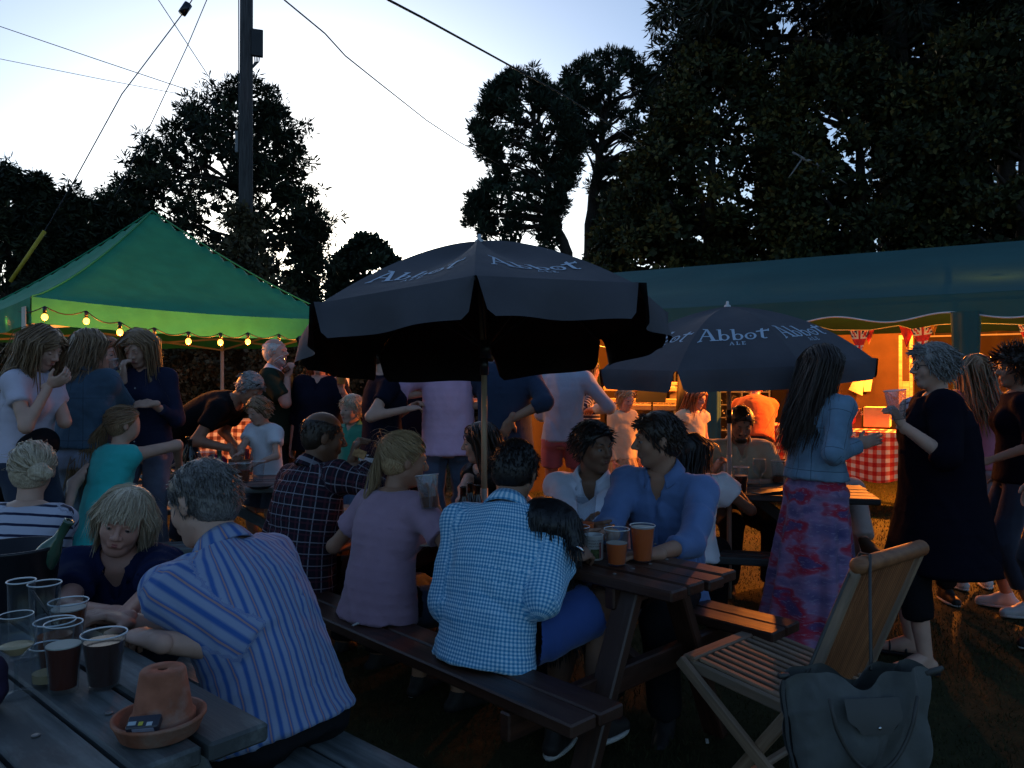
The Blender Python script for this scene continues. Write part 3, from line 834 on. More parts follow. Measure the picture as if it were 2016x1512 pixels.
            tp = [frust(P(-.14), P(0), (wst[0][1], wst[0][2]), (wst[1][1], wst[1][2]), frame(0)[0], .05), frust(P(0), P(tt_), (wst[1][1], wst[1][2]), (aw, bw), frame(0)[0], .03)]
            refs = [(0, -frame(0)[1], .15), (.1, -frame(0)[1], .15)]
            for i, q in enumerate((-1, 1)):
                bt_ = nrm(np.cross(frame(0)[0], KJ[i] - HJ[i]))
                if sit is None: tp.append(ellip(P(-.07) + frame(0)[0] * q * .075 * s - fh0 * .05 * s * fat, (.078 * s * fat, .068 * s * fat, .085 * s), None, .05)); refs.append(None)
                ra, rk, rb = .084 * s * fat ** .8 + min(inf, .006), .060 * s * fat ** .5 + inf * 1.1, .045 * s + inf * bot.get('cuffw', 1.6)
                if fr <= 0:
                    e = HJ[i] + (KJ[i] - HJ[i]) * (1 + fr); tp.append(rcone(HJ[i], HJ[i] * .5 + e * .5, ra, (ra + rk) / 2, .04)); refs.append((.2, fh0, .08))
                    tp.append(frust(HJ[i] * .6 + e * .4, e, ((ra + rk) / 2 + .004,) * 2, (rk + .018,) * 2, frame(0)[0], .03)); refs.append((.3, fh0, .08))
                else:
                    tp.append(rcone(HJ[i], KJ[i], ra, rk, .04)); refs.append((.2, fh0, .08))
                    e = KJ[i] + (AJ[i] - KJ[i]) * fr; rf = rk + (rb - rk) * fr
                    tp.append(frust(KJ[i] - nrm(e - KJ[i]) * 0, e, (rk,) * 2, (rf,) * 2, frame(0)[0], .03)); refs.append((.6, fh0, .08))
            cp = [p for p, r_ in zip(tp, refs) if r_ is not None]; cr = [r_ for r_ in refs if r_ is not None]; tvox = vox * (1.35 if kind != 'shorts' else 1.1)
            covers.append((tp, .012 if sit is None else .03, lambda V: (V[:, 2] > (HJ[0][2] - .12 if sit is None else -9)) & ((V - HJ[0]) @ fh0 < .25)))
            V, F = surfnet(tp, tvox)
            if top and top.get('hem', .06) > -.02:
                hm = P0 - frame(0)[2] * (top.get('hem', .06) - .012); V, F = cull(V, F, torso(stat(.03), .04), .02, lambda V: ((V - hm) @ frame(0)[2] > 0))
            fab = fabcoords(V, cp, cr); V = wrinkle(V, F, amp, 9, seed + 3, z)
            obj('trousers' if kind in ('trousers', 'cropped') else 'shorts', mesh_from('trousers', V, F, True, fab), bot['mat'], root)
    if shoe:
        kind_, sm = shoe[0], shoe[1]
        for i, q in enumerate((-1, 1)):
            fd = FD[i]; A = AJ[i]; dn = np.array([0, 0, -1.])
            if kind_ == 'sandal':
                mb = MB(); rt = nrm(np.cross(fd, z)); mb.obox(A + fd * .065 * s + dn * .078 * s, fd, rt, z, .125 * s, .042 * s, .009 * s, .004)
                for ff, hh in ((.03, .045), (.11, .052)):
                    mb.tube([A + fd * ff * s + rt * .042 * s * sin(a) + z * (-.072 + hh * cos(a) * .95) * s for a in np.linspace(-pi / 2, pi / 2, 9)], .006 * s, 6)
                mb.obj('sandal', sm, root, smooth=True)
            else:
                pr = [rcone(A + fd * .055 * s + dn * .043 * s, A + fd * .155 * s + dn * .056 * s, .043 * s, .034 * s, .03), rcone(A - fd * .035 * s + dn * .045 * s, A + dn * .045 * s, .037 * s, .040 * s, .02), rcone(A, A + fd * .05 * s + dn * .02 * s, .042 * s, .036 * s, .02)]
                v_, f_ = surfnet(pr, .012, [(A + dn * .079 * s, (0, 0, -1))]); so_ = obj('shoe', mesh_from('shoe', v_, f_), sm, root)
                rt = nrm(np.cross(fd, z)); sp = [A + fd * (.055 + .122 * math.cos(a)) * s + rt * (.040 + .006 * math.cos(a)) * math.sin(a) * s + dn * .072 * s for a in np.linspace(0, 2 * pi, 20)]
                MB().tube(sp, .010 * s, 6, False).obj('sole', shoe[2] if len(shoe) > 2 else SOLE, so_, smooth=True)
    # ---- body last, without what the clothes cover
    if top:
        tl = P(.80 if top.get('neck') in ('crew', 'full', None) else .45) if top.get('neck', 'crew') != 'open' else P(.3); tu = frame(.8)[2]; hm = P0 - frame(0)[2] * (min(top.get('hem', .06), .10) - .03)
        Vb, Fb = cull(Vb, Fb, torso(stat(.02), .04), .02, lambda V: ((V - tl) @ tu < 0) & ((V - hm) @ frame(0)[2] > 0) & (np.abs((V - P(.5)) @ frame(.5)[0]) < .16 * s * fat))
    if bot and bot['type'] != 'none':
        e_ = [frust(P(-.2 if sit is None else -.42), P(.2), (.20 * s * fat, (.15 if sit is None else .20) * s * fat), (.19 * s * fat, .15 * s * fat), frame(0)[0])]
        Vb, Fb = cull(Vb, Fb, e_, .0, lambda V: V[:, 2] > -9)
    for ps_, mg_, cond_ in covers: Vb, Fb = cull(Vb, Fb, ps_, mg_, cond_)
    parts.insert(0, (Vb, Fb, None)); V, F, fb = cat_mesh(parts)
    obj('body', mesh_from('body', V, F), SKIN[skin], root)
    # ---- hair
    if hair:
        hair_build(root, hair, hl, B, hs, HC, rng, P, frame, s, hvox, SJ)
    if beard:
        pr = [rcone(hl((q * .05, .005, -.05)), hl((q * .02, .055, -.09)), .021 * hs, .021 * hs, .02) for q in (-1, 1)] + [rcone(hl((-.012, .063, -.090)), hl((.012, .063, -.090)), .024 * hs, .024 * hs, .02), rcone(hl((-.022, .080, -.043)), hl((.022, .080, -.043)), .0085 * hs, .0085 * hs, .01)]
        V, F = surfnet(pr, hvox * .8, [], [rcone(hl((-.015, .1, -.058)), hl((.015, .1, -.058)), .011 * hs, .011 * hs, .004)]); V = wrinkle(V, F, .0015, 60, seed)
        obj('beard', mesh_from('beard', V, F, True, V * 1.0), HAIRM[beard], root)
    root_info = dict(root=root, W=[w + o for w in WJ], E=[e + o for e in EJ], HC=HC + o, K=[k + o for k in KJ], A=[a + o for a in AJ], P=lambda t: P(t) + o, frame=frame, hl=lambda p: hl(p) + o, SJ=[q_ + o for q_ in SJ], o=o, B=B)
    PEOPLE.append(root_info)
    return root_info

def hair_build(root, hair, hl, B, hs, HC, rng, P, frame, s, hvox, SJ):
    style = hair.get('style', 'short'); m = HAIRM[hair['mat']]; hrt, hf, hu = B
    th = hair.get('thick', .010)
    cap_c = hl((0, -.014, .034)); R0 = np.array((.0755, .094, .084)) * hs
    # cap
    pr = [ellip(cap_c, R0 + th * hs, B, .02)]
    if style in ('bob', 'long', 'curly_mass', 'fringe_bob', 'ponytail', 'bun', 'short', 'curly'):
        pr.append(ellip(hl((0, -.045, -.02)), np.array((.066, .055, .06)) * hs + th * hs * .6, B, .03))
    hz = hair.get('hairline', 0.)
    cuts = [(hl((0, .052 - hz, .035)), hrt * 0 + hf * .78 - hu * .62), (hl((0, -.05, -.066)), -hu * .9 + hf * .35)]
    subs = []
    if hair.get('bald'):
        subs.append(ellip(hl((0, .0, .115)), np.array((.070, .105, .075)) * hs * hair['bald'], B, .01))
    V, F = surfnet(pr, hvox * .9, cuts, subs)
    if len(V) == 0: return
    V = wrinkle(V, F, .0018 if style != 'curly' else .006, 45 if style != 'curly' else 26, 3, hu)
    parts = [(V, F, np.stack([(V @ hrt), (V @ hf), (V @ hu) * .3], 1))]
    L = hair.get('len', .05); far = float(np.clip(root.location.y / 2.2, 1, 3.2)); n = int(hair.get('n', 260) * (.50 if hair.get('n', 260) > 600 else .8) / far ** .75); Sn = int(min(hair.get('segs', 10), 5 + L * 18)); radk = 1.22 * far ** .36
    # roots on the scalp
    th_ = rng.uniform(0, 2 * pi, n * 4); zz = rng.uniform(-.95, 1, n * 4); rxy = np.sqrt(np.maximum(1 - zz * zz, 0))
    U = np.stack([rxy * np.sin(th_), rxy * np.cos(th_), zz], 1)            # local right, fwd, up on unit sphere
    loc = U * (R0 / hs)[None] + np.array((0, -.014, .034))
    keep = ((loc - np.array((0, .052 - hz, .035))) @ np.array((0, .78, -.62)) < .004) & (loc[:, 2] > np.where(loc[:, 1] < -.02, -.075 if style == 'short' else -.035, -.03))
    if hair.get('bald'): keep &= (((loc - np.array((0, .0, .115))) / (np.array((.070, .105, .075)) * hair['bald'])) ** 2).sum(1) > 1
    loc = loc[keep][:n]; U = U[keep][:n]; n = len(loc)
    if n == 0:
        V, F, fb = cat_mesh(parts); obj('hair', mesh_from('hair', V, F, True, fb), m, root); return
    side = np.where(loc[:, 0] + rng.normal(0, .012, n) + hair.get('part', .015) > 0, 1., -1.)
    lens = L * rng.uniform(.75, 1.1, n)
    frg = (loc[:, 1] > .0) & (np.abs(loc[:, 0]) < .046)
    if style == 'fringe_bob': lens = np.where(frg, (.040 + 1.15 * np.maximum(.075 - loc[:, 1], 0)) * rng.uniform(.8, 1.1, n), lens)
    c0 = np.array((0, -.014, .034)); Re = R0 / hs + th * .8
    pos = np.zeros((n, Sn, 3)); p = c0 + U * (Re * rng.uniform(.98, 1.06, (n, 1)))
    pos[:, 0] = p; step = lens / (Sn - 1) / hs
    down_w = np.array([hrt @ (0, 0, -1.), hf @ (0, 0, -1.), hu @ (0, 0, -1.)])
    gather = np.array(hair.get('gather', (0, -.115, .03)))
    curl = hair.get('curl', 0.); jit = rng.normal(0, 1, (n, 3)) * hair.get('messy', .12)
    wav = rng.uniform(0, 6.28, n); fr_n = .35 if style != 'short' else .5
    passed = np.zeros(n, bool)
    outw = np.zeros((n, Sn, 3)); outw[:, 0] = (p - c0)
    cols = []
    if L > .14:
        TP = [(P(t), a * s) for t, a in ((.98, .075), (.9, .115), (.8, .135), (.65, .145), (.5, .14))]
        TP = [(np.array([(q - HC) @ hrt, (q - HC) @ hf, (q - HC) @ hu]) / hs, a / hs) for q, a in TP] + [(np.array([(q - HC) @ hrt, (q - HC) @ hf, (q - HC) @ hu]) / hs, .07 * s / hs) for q in SJ]
    for i in range(1, Sn):
        q = (p - c0) / Re; nn = q / np.maximum(np.linalg.norm(q, axis=1, keepdims=True), 1e-6); N = nn / Re; N /= np.linalg.norm(N, axis=1, keepdims=True)
        if style == 'short': d = np.tile(np.array((0, -.35, -.75)), (n, 1)) + N * hair.get('lift', .12); d[:, 0] += side * .3; d = np.where((loc[:, 1:2] > .03) & (loc[:, 2:3] > .06), d * .4 + np.array(hair.get('fringe', (.3, .5, .25))), d)
        elif style == 'curly': d = N * .9 + jit * 2 + np.array((0, 0, -.2))
        elif style in ('ponytail', 'bun'):
            g = gather - p; gl = np.linalg.norm(g, axis=1, keepdims=True); d = g / np.maximum(gl, .02); passed |= (gl[:, 0] < .028)
            if style == 'ponytail': d[passed] = down_w * 1.0 + np.array(hair.get('tail', (0, -.35, 0)))[None] * (1.6 if i < Sn * .6 else .2)
        elif style == 'fringe_bob':
            d = np.tile(down_w * .3 + np.array((0, 0, -.8)), (n, 1)); d[frg] = d[frg] + np.array((.12, .35, .2)); sd_ = ~frg; d[sd_, 0] += side[sd_] * np.where(p[sd_, 2] > .02, .55, .0); d[sd_, 1] -= np.where(loc[sd_, 1] > .0, .45, .05)
        else:
            d = np.tile(down_w, (n, 1)) * .8 + np.array((0, -.25, -.1)); top_ = p[:, 2] > .06
            d[:, 0] += side * np.where(top_, 1.0, -.06); 
            frm = (p[:, 1] > .02) & (p[:, 2] < .075) & (np.abs(p[:, 0]) < .078); d[frm, 0] += side[frm] * .9; d[frm, 1] -= .9
        d = d / np.maximum(np.linalg.norm(d, axis=1, keepdims=True), 1e-6)
        d = d + jit * (.4 + i / Sn) + np.stack([np.sin(wav + i * 1.3), np.cos(wav * 1.7 + i * 1.1), 0 * wav], 1) * (.06 + curl)
        d = d / np.maximum(np.linalg.norm(d, axis=1, keepdims=True), 1e-6)
        # slide along the scalp
        onsc = (np.linalg.norm(q, axis=1) < 1.12) & (p[:, 2] > -.05)
        dn_ = (d * N).sum(1, keepdims=True); 
        if style not in ('curly',): d = np.where(onsc[:, None] & (dn_ < .12), d - N * (dn_ - .02), d)
        p = p + d * step[:, None]
        q = (p - c0) / Re; r_ = np.linalg.norm(q, axis=1); ins = r_ < 1.0
        p[ins] = c0 + q[ins] / r_[ins][:, None] * Re * 1.005
        # keep off the face / neck core
        nc = np.stack([p[:, 0] / .072, (p[:, 1] - .01) / .075], 1); rn = np.linalg.norm(nc, axis=1); inn = (rn < 1) & (p[:, 2] < .0) & (p[:, 2] > -.13)
        if style == 'fringe_bob': inn &= ~frg
        if style not in ('short', 'curly'): p[inn, 0] = (nc[inn, 0] / rn[inn]) * .072; p[inn, 1] = (nc[inn, 1] / rn[inn]) * .075 + .01
        if L > .14:
            for (tc, tr) in TP:
                w = p - tc; rl = np.linalg.norm(w, axis=1); k = rl < tr
                p[k] = tc + w[k] / rl[k][:, None] * tr
        pos[:, i] = p; outw[:, i] = p - c0
    W = HC + (pos * hs) @ B; O = outw @ B
    r0 = np.full(n, hair.get('rad', .0055) * hs * radk) * rng.uniform(.6, 1.2, n)
    parts.append(lock_tubes(W, r0, .5, 3, O))
    nf = int(n * .22); fs = rng.choice(n, nf); gr = np.linspace(0, 1, Sn)[None, :, None] ** 1.4
    W2 = W[fs] + rng.normal(0, .045 * min(L * 2.2, 1) * hs, (nf, 1, 3)) * gr + (O[fs] / np.maximum(np.linalg.norm(O[fs], axis=2, keepdims=True), 1e-6)) * .008 * gr + rng.normal(0, .0025, (nf, Sn, 3)) * gr
    parts.append(lock_tubes(W2, np.full(nf, .0009 * hs), .8, 2, O[fs]))
    if style == 'bun':
        bc = hl(gather); V2, F2 = surfnet([ellip(bc, np.array((.042, .036, .04)) * hs, B, .01), rcone(bc + hrt * .02, bc + hrt * .03 - hu * .01, .028 * hs, .025 * hs, .01)], hvox * .9)
        V2 = wrinkle(V2, F2, .004, 40, 5, hrt); parts.append((V2, F2, V2.copy()))
    V, F, fb = cat_mesh(parts)
    ho = obj('hair', mesh_from('hair', V, F, True, fb), m, root)
    if style in ('ponytail',) and hair.get('band'):
        MB().tube([hl(gather + np.array((.02 * cos(a), -.004, .02 * sin(a)))) for a in np.linspace(0, 2 * pi, 10)], .005, 5, False).obj('hair_band', BLACKP, root, smooth=True)

SKIN = dict(fair=skin_mat('skin_fair', (.50, .30, .22)), pink=skin_mat('skin_pink', (.52, .27, .20)), tan=skin_mat('skin_tan', (.34, .18, .115)), brown=skin_mat('skin_brown', (.17, .085, .05)), olive=skin_mat('skin_olive', (.26, .14, .09)))
LIPS = dict(fair=plain('lips_fair', (.36, .12, .10), .4), brown=plain('lips_brown', (.14, .05, .04), .4), tan=plain('lips_tan', (.26, .10, .08), .4))
TEETH = plain('teeth', (.75, .72, .66), .3)
EYEW = plain('eye_white', (.26, .23, .21), .25, .3); EYED = plain('iris_dark', (.02, .015, .012), .15, .6)
BLACKP = plain('black_plastic', (.012, .012, .014), .3, .5); DARKLENS = plain('dark_lens', (.006, .006, .008), .08, .6)
SOLE = plain('rubber_sole', (.45, .44, .42), .7)
HAIRM = dict(brown=hair_mat('hair_brown', (.028, .015, .008), (.11, .06, .032)), black=hair_mat('hair_black', (.003, .003, .003), (.016, .012, .010)), dark=hair_mat('hair_dark', (.010, .006, .004), (.045, .026, .016)),
             blonde=hair_mat('hair_blonde', (.20, .11, .05), (.52, .36, .19)), fairhair=hair_mat('hair_fair', (.30, .22, .14), (.66, .54, .38)), grey=hair_mat('hair_grey', (.09, .085, .08), (.36, .34, .32)), white=hair_mat('hair_white', (.34, .32, .30), (.68, .66, .64)),
             darkgrey=hair_mat('hair_darkgrey', (.035, .032, .030), (.20, .185, .17)), red=hair_mat('hair_red', (.16, .045, .015), (.42, .15, .05)), sandy=hair_mat('hair_sandy', (.10, .055, .028), (.34, .21, .11)))
# ------------------------------------------------------------------ ground and grass
def grass_mat(n, blades=False):
    t = NT(n); o = t.add('ShaderNodeNewGeometry').outputs['Position']
    v = t.noise(1.3, 5, o, .6); w = t.noise(18, 4, o, .6)
    c = t.ramp(v, [(.35, (.020, .028, .009)), (.55, (.046, .045, .016)), (.72, (.105, .078, .030))])
    c = t.mix(.5, c, t.ramp(w, [(.3, (.010, .015, .005)), (.7, (.060, .052, .022))]))
    t.base(c); t.set(Roughness=.9); t.b.inputs['Specular IOR Level'].default_value = .15
    if not blades: t.bump(t.noise(60, 5, o, .7), .7, .02)
    return t.m
gm = mat('grass_ground', grass_mat)
N = 70; xs = np.sign(np.linspace(-1, 1, N)) * np.abs(np.linspace(-1, 1, N)) ** 3 * 300; ys = -20 + (np.linspace(0, 1, N) ** 3) * 500
def sst(a, b, x): t = np.clip((x - a) / (b - a), 0, 1); return t * t * (3 - 2 * t)
def gz_at(x, y): return .11 * sst(3.4, 4.3, y) * sst(-.2, -1.6, -(-x)) if False else .11 * sst(3.3, 4.2, y) * sst(.6, 1.6, -x) + .07 * sst(3.9, 4.8, y) * (1 - sst(.6, 1.6, -x)) * sst(-1.2, -.2, -x)
xs = np.sort(np.r_[xs, np.linspace(-6, 3, 30)]); ys = np.sort(np.r_[ys, np.linspace(2.5, 7, 20)]); 
GX, GY = np.meshgrid(xs, ys, indexing='ij'); GZ = (vnoise(np.stack([GX.ravel() * .8, GY.ravel() * .8, GX.ravel() * 0], 1)).reshape(GX.shape) * .012)
Vg = np.stack([GX, GY, GZ - .012 + gz_at(GX, GY)], -1).reshape(-1, 3); ii = np.arange(GX.size).reshape(GX.shape)
Fg = np.stack([ii[:-1, :-1], ii[1:, :-1], ii[1:, 1:], ii[:-1, 1:]], -1).reshape(-1, 4)
g_ = obj('ground', mesh_from('ground', Vg, Fg), gm); g_['kind'] = 'structure'
rngg = np.random.default_rng(5)
nb = 110000
yy = 1.3 + rngg.random(nb) ** 1.5 * 12; xx = (rngg.random(nb) - .5) * (yy * 1.5 + 1)
hh = rngg.uniform(.006, .022, nb) * (1 + .6 * vnoise(np.stack([xx * 1.5, yy * 1.5, xx * 0], 1))); aa = rngg.uniform(0, 2 * pi, nb); wd = .0016 + yy * .00045
lx, ly = rngg.normal(0, .012, nb), rngg.normal(0, .012, nb)
b0 = np.stack([xx - np.cos(aa) * wd, yy - np.sin(aa) * wd, np.full(nb, -.01)], 1); b1 = np.stack([xx + np.cos(aa) * wd, yy + np.sin(aa) * wd, np.full(nb, -.01)], 1); b2 = np.stack([xx + lx, yy + ly, hh], 1)
gg_ = gz_at(xx, yy)
for q_ in (b0, b1, b2): q_[:, 2] += gg_
Vb = np.stack([b0, b1, b2], 1).reshape(-1, 3); Fb = np.arange(nb * 3).reshape(-1, 3)
gb = obj('grass', mesh_from('grass', Vb, Fb, False), mat('grass_blades', lambda n: grass_mat(n, True))); gb['kind'] = 'stuff'

# ------------------------------------------------------------------ foliage
def leaf_mat(name, a, b, c=None):
    def f(n):
        t = NT(n); v = t.attr('fab'); x = t.sepx(v)[0]
        st = [(0, a), (.6, b)] + ([(1, c)] if c else [])
        t.base(t.ramp(x, st)); t.set(Roughness=.65); t.b.inputs['Specular IOR Level'].default_value = .25
        return t.m
    return mat(name, f)
def leaves(C, R, n, size, rng, up=.3, long=1.6, out=None, droop=0, wf=1.):
    """C (k,3) clump centres, R (k,3) radii -> leaf quads spread through the clumps"""
    k = len(C); w = (R[:, 0] * R[:, 1] * R[:, 2]) ** (2 / 3); w = w / w.sum(); ci = rng.choice(k, n, p=w)
    d = rng.normal(0, 1, (n, 3)); d /= np.linalg.norm(d, axis=1, keepdims=True); r = rng.random(n) ** .42 * rng.uniform(.75, 1.12, n)
    P = C[ci] + d * R[ci] * r[:, None]; P[:, 2] -= droop * r * np.hypot(d[:, 0], d[:, 1]) * R[ci, 2]
    ax = d * .9 + rng.normal(0, .6, (n, 3)); ax[:, 2] += up; ax /= np.linalg.norm(ax, axis=1, keepdims=True)
    bx = np.cross(ax, rng.normal(0, 1, (n, 3))); bx /= np.linalg.norm(bx, axis=1, keepdims=True)
    s = size * rng.uniform(.55, 1.35, n)[:, None]
    m0 = P + ax * s * long * .5 - bx * s * .5 * wf; m1 = P + ax * s * long * .5 + bx * s * .5 * wf; t0 = P + ax * s * long
    V = np.stack([P, m1, t0, m0], 1).reshape(-1, 3); F = np.arange(4 * n).reshape(-1, 4)
    sh = np.clip(.5 + .28 * hashc(ci) + rng.normal(0, .22, n), 0, 1); fab = np.repeat(np.stack([sh, sh, sh], 1), 4, 0)
    return V, F, fab
def hashc(ci): return ((ci * 7919 % 97) / 97. - .5) * 2
def profile_clumps(rows, Y, n, rx, ry, rng, thick=None, hollow=0.):
    """rows of (y, xleft, xright) in photo pixels at depth Y -> clump centres"""
    ys = np.array([r[0] for r in rows], float); xl = np.array([r[1] for r in rows], float); xr = np.array([r[2] for r in rows], float)
    wd = xr - xl; cum = np.cumsum(np.r_[0, (wd[1:] + wd[:-1]) / 2 * np.diff(ys)]); u = rng.random(n) * cum[-1]; y = np.interp(u, cum, ys)
    l = np.interp(y, ys, xl); r = np.interp(y, ys, xr); t = rng.random(n); t = np.where(rng.random(n) < .45, np.clip(np.where(t < .5, t * .25, 1 - (1 - t) * .25), 0, 1), t)
    rr = rx * rng.uniform(.6, 1.3, n); x = l + rr * .7 + (r - l - rr * 1.4) * t
    hw = np.maximum((r - l) / 2, 5) / FPX * Y; off = np.sqrt(np.maximum(1 - (2 * t - 1) ** 2, 0.02)) * hw * (thick or .7) * rng.uniform(-1, 1, n)
    Yd = Y + off; k = Yd / Y
    C = np.stack([(x - 1008) / FPX * Y, Yd, CAMZ + (756 - y) / FPX * Y], 1)
    R = np.stack([rr / FPX * Y, rr / FPX * Y, ry * rng.uniform(.6, 1.3, n) / FPX * Y], 1)
    return C, R
bark = plain('bark', (.045, .035, .028), .9, .2, .35, 14)
def limb(mb, a, b, r0, r1, rng, n=6, wob=.06):
    a, b = np.array(a, float), np.array(b, float); L = np.linalg.norm(b - a); pts = [a + (b - a) * t + (rng.normal(0, wob * L / 2.5, 3) if 0 < t < 1 else 0) + np.array([0, 0, .12 * L * math.sin(pi * t)]) * .5 for t in np.linspace(0, 1, n)]
    mb.tube(pts, np.linspace(r0, r1, n), 6)
def tree(name, label, rows, Y, base, n, nl, rx, ry, size, m, trunk_r=.25, trunk=None, seed=1, up=.3, long=1.6, droop=0, nlimb=22, thick=.7, group='trees around the garden', cat='tree', tr_top=None, extraC=None, wf=1., inner=0):
    rng = np.random.default_rng(seed)
    C, R = profile_clumps(rows, Y, n, rx, ry, rng, thick)
    if extraC: 
        ex = np.array([[*at(px, py, Y + rng.normal(0, .4))] for px, py, _, _ in extraC]); er = np.array([[a / FPX * Y, a / FPX * Y, b / FPX * Y] for _, _, a, b in extraC])
        C = np.concatenate([C, ex]); R = np.concatenate([R, er])
    b = at(base, 756, Y); b[2] = 0
    root = empty(name, b, 0, label, cat, group)
    V, F, fb = leaves(C - b, R, nl, size, rng, up, long, None, droop, wf)
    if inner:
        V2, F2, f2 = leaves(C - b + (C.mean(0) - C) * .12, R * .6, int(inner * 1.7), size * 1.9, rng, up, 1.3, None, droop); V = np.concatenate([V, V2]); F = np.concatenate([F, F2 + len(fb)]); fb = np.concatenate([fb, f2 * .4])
    cr = obj('crown', mesh_from('crown', V, F, False, fb), m, root)
    mb = MB()
    tp = [np.array(at(px, py, Y)) - b for px, py in (trunk or [(base, rows[0][0] + 20)])]
    pts = [np.zeros(3)] + tp; rr = np.linspace(trunk_r, trunk_r * .15, len(pts))
    dense = []; dr = []
    for i in range(len(pts) - 1):
        for t in np.linspace(0, 1, 6, endpoint=False): dense.append(pts[i] * (1 - t) + pts[i + 1] * t + rng.normal(0, .03, 3)); dr.append(rr[i] * (1 - t) + rr[i + 1] * t)
    dense.append(pts[-1]); dr.append(rr[-1]); mb.tube(dense, dr, 9); mb.obj('trunk', bark, root, smooth=True)
    dn = np.array(dense); sel = rng.choice(len(C), min(nlimb, len(C)), replace=False)
    lb = MB()
    for i in sel:
        c = C[i] - b; j = int(np.argmin(np.linalg.norm(dn - (c - np.array([0, 0, np.linalg.norm(c[:2]) * .0 + 1.0])), axis=1))); limb(lb, dn[j], c, min(dr[j] * .5, .09), .012, rng)
    lb.obj('limb', bark, root, smooth=True)['kind'] = 'stuff'
    return root
L_dark = leaf_mat('leaf_dark_conifer', (.008, .012, .006), (.022, .030, .014), (.05, .055, .02))
L_pine = leaf_mat('leaf_pine', (.010, .020, .014), (.028, .045, .026), (.05, .075, .035))
L_dec = leaf_mat('leaf_deciduous', (.010, .016, .006), (.038, .048, .014), (.12, .092, .020))
L_hedge = leaf_mat('leaf_hedge', (.025, .024, .012), (.07, .06, .028), (.15, .10, .045))
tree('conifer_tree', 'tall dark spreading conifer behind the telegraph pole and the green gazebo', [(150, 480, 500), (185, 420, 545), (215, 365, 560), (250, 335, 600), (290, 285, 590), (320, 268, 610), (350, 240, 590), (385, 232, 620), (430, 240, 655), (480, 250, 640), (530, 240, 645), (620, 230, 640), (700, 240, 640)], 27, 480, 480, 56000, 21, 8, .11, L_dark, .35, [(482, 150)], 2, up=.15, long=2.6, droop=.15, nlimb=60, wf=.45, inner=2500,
     extraC=[(395, 175, 10, 9), (412, 160, 5, 14), (372, 192, 14, 5), (360, 212, 18, 6), (540, 182, 18, 5), (556, 196, 14, 4), (600, 245, 16, 6), (612, 262, 8, 4), (612, 320, 18, 4), (634, 372, 9, 7), (668, 428, 12, 8), (650, 440, 14, 8), (275, 262, 12, 7), (250, 312, 14, 7), (232, 350, 10, 8), (228, 375, 8, 8), (468, 165, 6, 12), (505, 150, 5, 10), (520, 168, 9, 6), (445, 160, 4, 10), (655, 520, 16, 10), (650, 470, 14, 9)])
for i, (bx, rws, lab) in enumerate((
        (18, [(318, 8, 24), (345, -10, 45), (400, -40, 70), (480, -60, 80), (600, -60, 90)], 'dark feathery conifer at the far left, tallest of its row'),
        (82, [(345, 66, 92), (365, 60, 98), (400, 48, 112), (470, 40, 120), (600, 40, 130)], 'dark feathery conifer with a forked top, second along its row'),
        (140, [(360, 132, 150), (380, 110, 165), (420, 95, 180), (480, 90, 190), (600, 90, 190)], 'dark feathery conifer crossed by the stay wire'),
        (205, [(372, 196, 214), (385, 178, 222), (420, 160, 250), (470, 150, 270), (600, 150, 280)], 'dark feathery conifer left of the spreading conifer, lowest of its row'))):
    tree('feathery_conifer', lab, rws, 21 + i * .7, bx, 110, 14000, 12, 14, .10, L_dark, .16, None, 20 + i, up=-.5, long=2.2, droop=.6, nlimb=14, wf=.5, inner=900, group='conifers in a row at the left', extraC=[(rws[0][1] + q_ * (rws[2][2] - rws[2][1]) / 8 * (1 if k_ % 2 else -1), rws[0][0] - 4 + q_ * q_ * 4 + (k_ * 37 % 11), 3.5, 14) for k_, q_ in enumerate((0, 1, 1.6, 2.2, 2.8, 3.2, 3.8, 2.0))])
tree('round_tree', 'small round leafy tree in the gap left of the big umbrella', [(468, 705, 735), (485, 680, 765), (510, 655, 785), (550, 645, 790), (640, 640, 790)], 30, 720, 150, 15000, 13, 11, .12, leaf_mat('leaf_round', (.012, .018, .012), (.035, .05, .03), (.07, .09, .05)), .2, None, 7, up=.4, inner=700)
tree('pine_tree', 'open pine with heavy left boughs, left one of the pair', [(122, 1034, 1050), (150, 995, 1072), (175, 960, 1085), (205, 940, 1130), (250, 925, 1140), (290, 930, 1150), (320, 950, 1150), (350, 975, 1140), (375, 925, 1130), (410, 905, 1120), (440, 912, 1100), (470, 950, 1100), (500, 1010, 1100)], 30, 1098, 260, 38000, 14, 9, .115, L_pine, .30, [(1105, 600), (1118, 500), (1090, 430), (1075, 330), (1050, 230), (1040, 150)], 11, up=.7, long=2.3, nlimb=90, thick=.5, wf=.42, inner=700)
tree('pine_tree', 'tall pine with a broad domed top and bare trunk, right one of the pair', [(106, 1190, 1235), (122, 1135, 1268), (150, 1100, 1290), (190, 1100, 1310), (230, 1110, 1320), (265, 1130, 1320), (300, 1110, 1310), (330, 1180, 1320), (370, 1150, 1320), (420, 1190, 1320), (460, 1140, 1320)], 32, 1170, 230, 36000, 14, 8, .115, L_pine, .34, [(1160, 600), (1162, 440), (1172, 360), (1185, 280), (1200, 190), (1205, 130)], 12, up=.7, long=2.3, nlimb=90, thick=.5, wf=.42, inner=700)
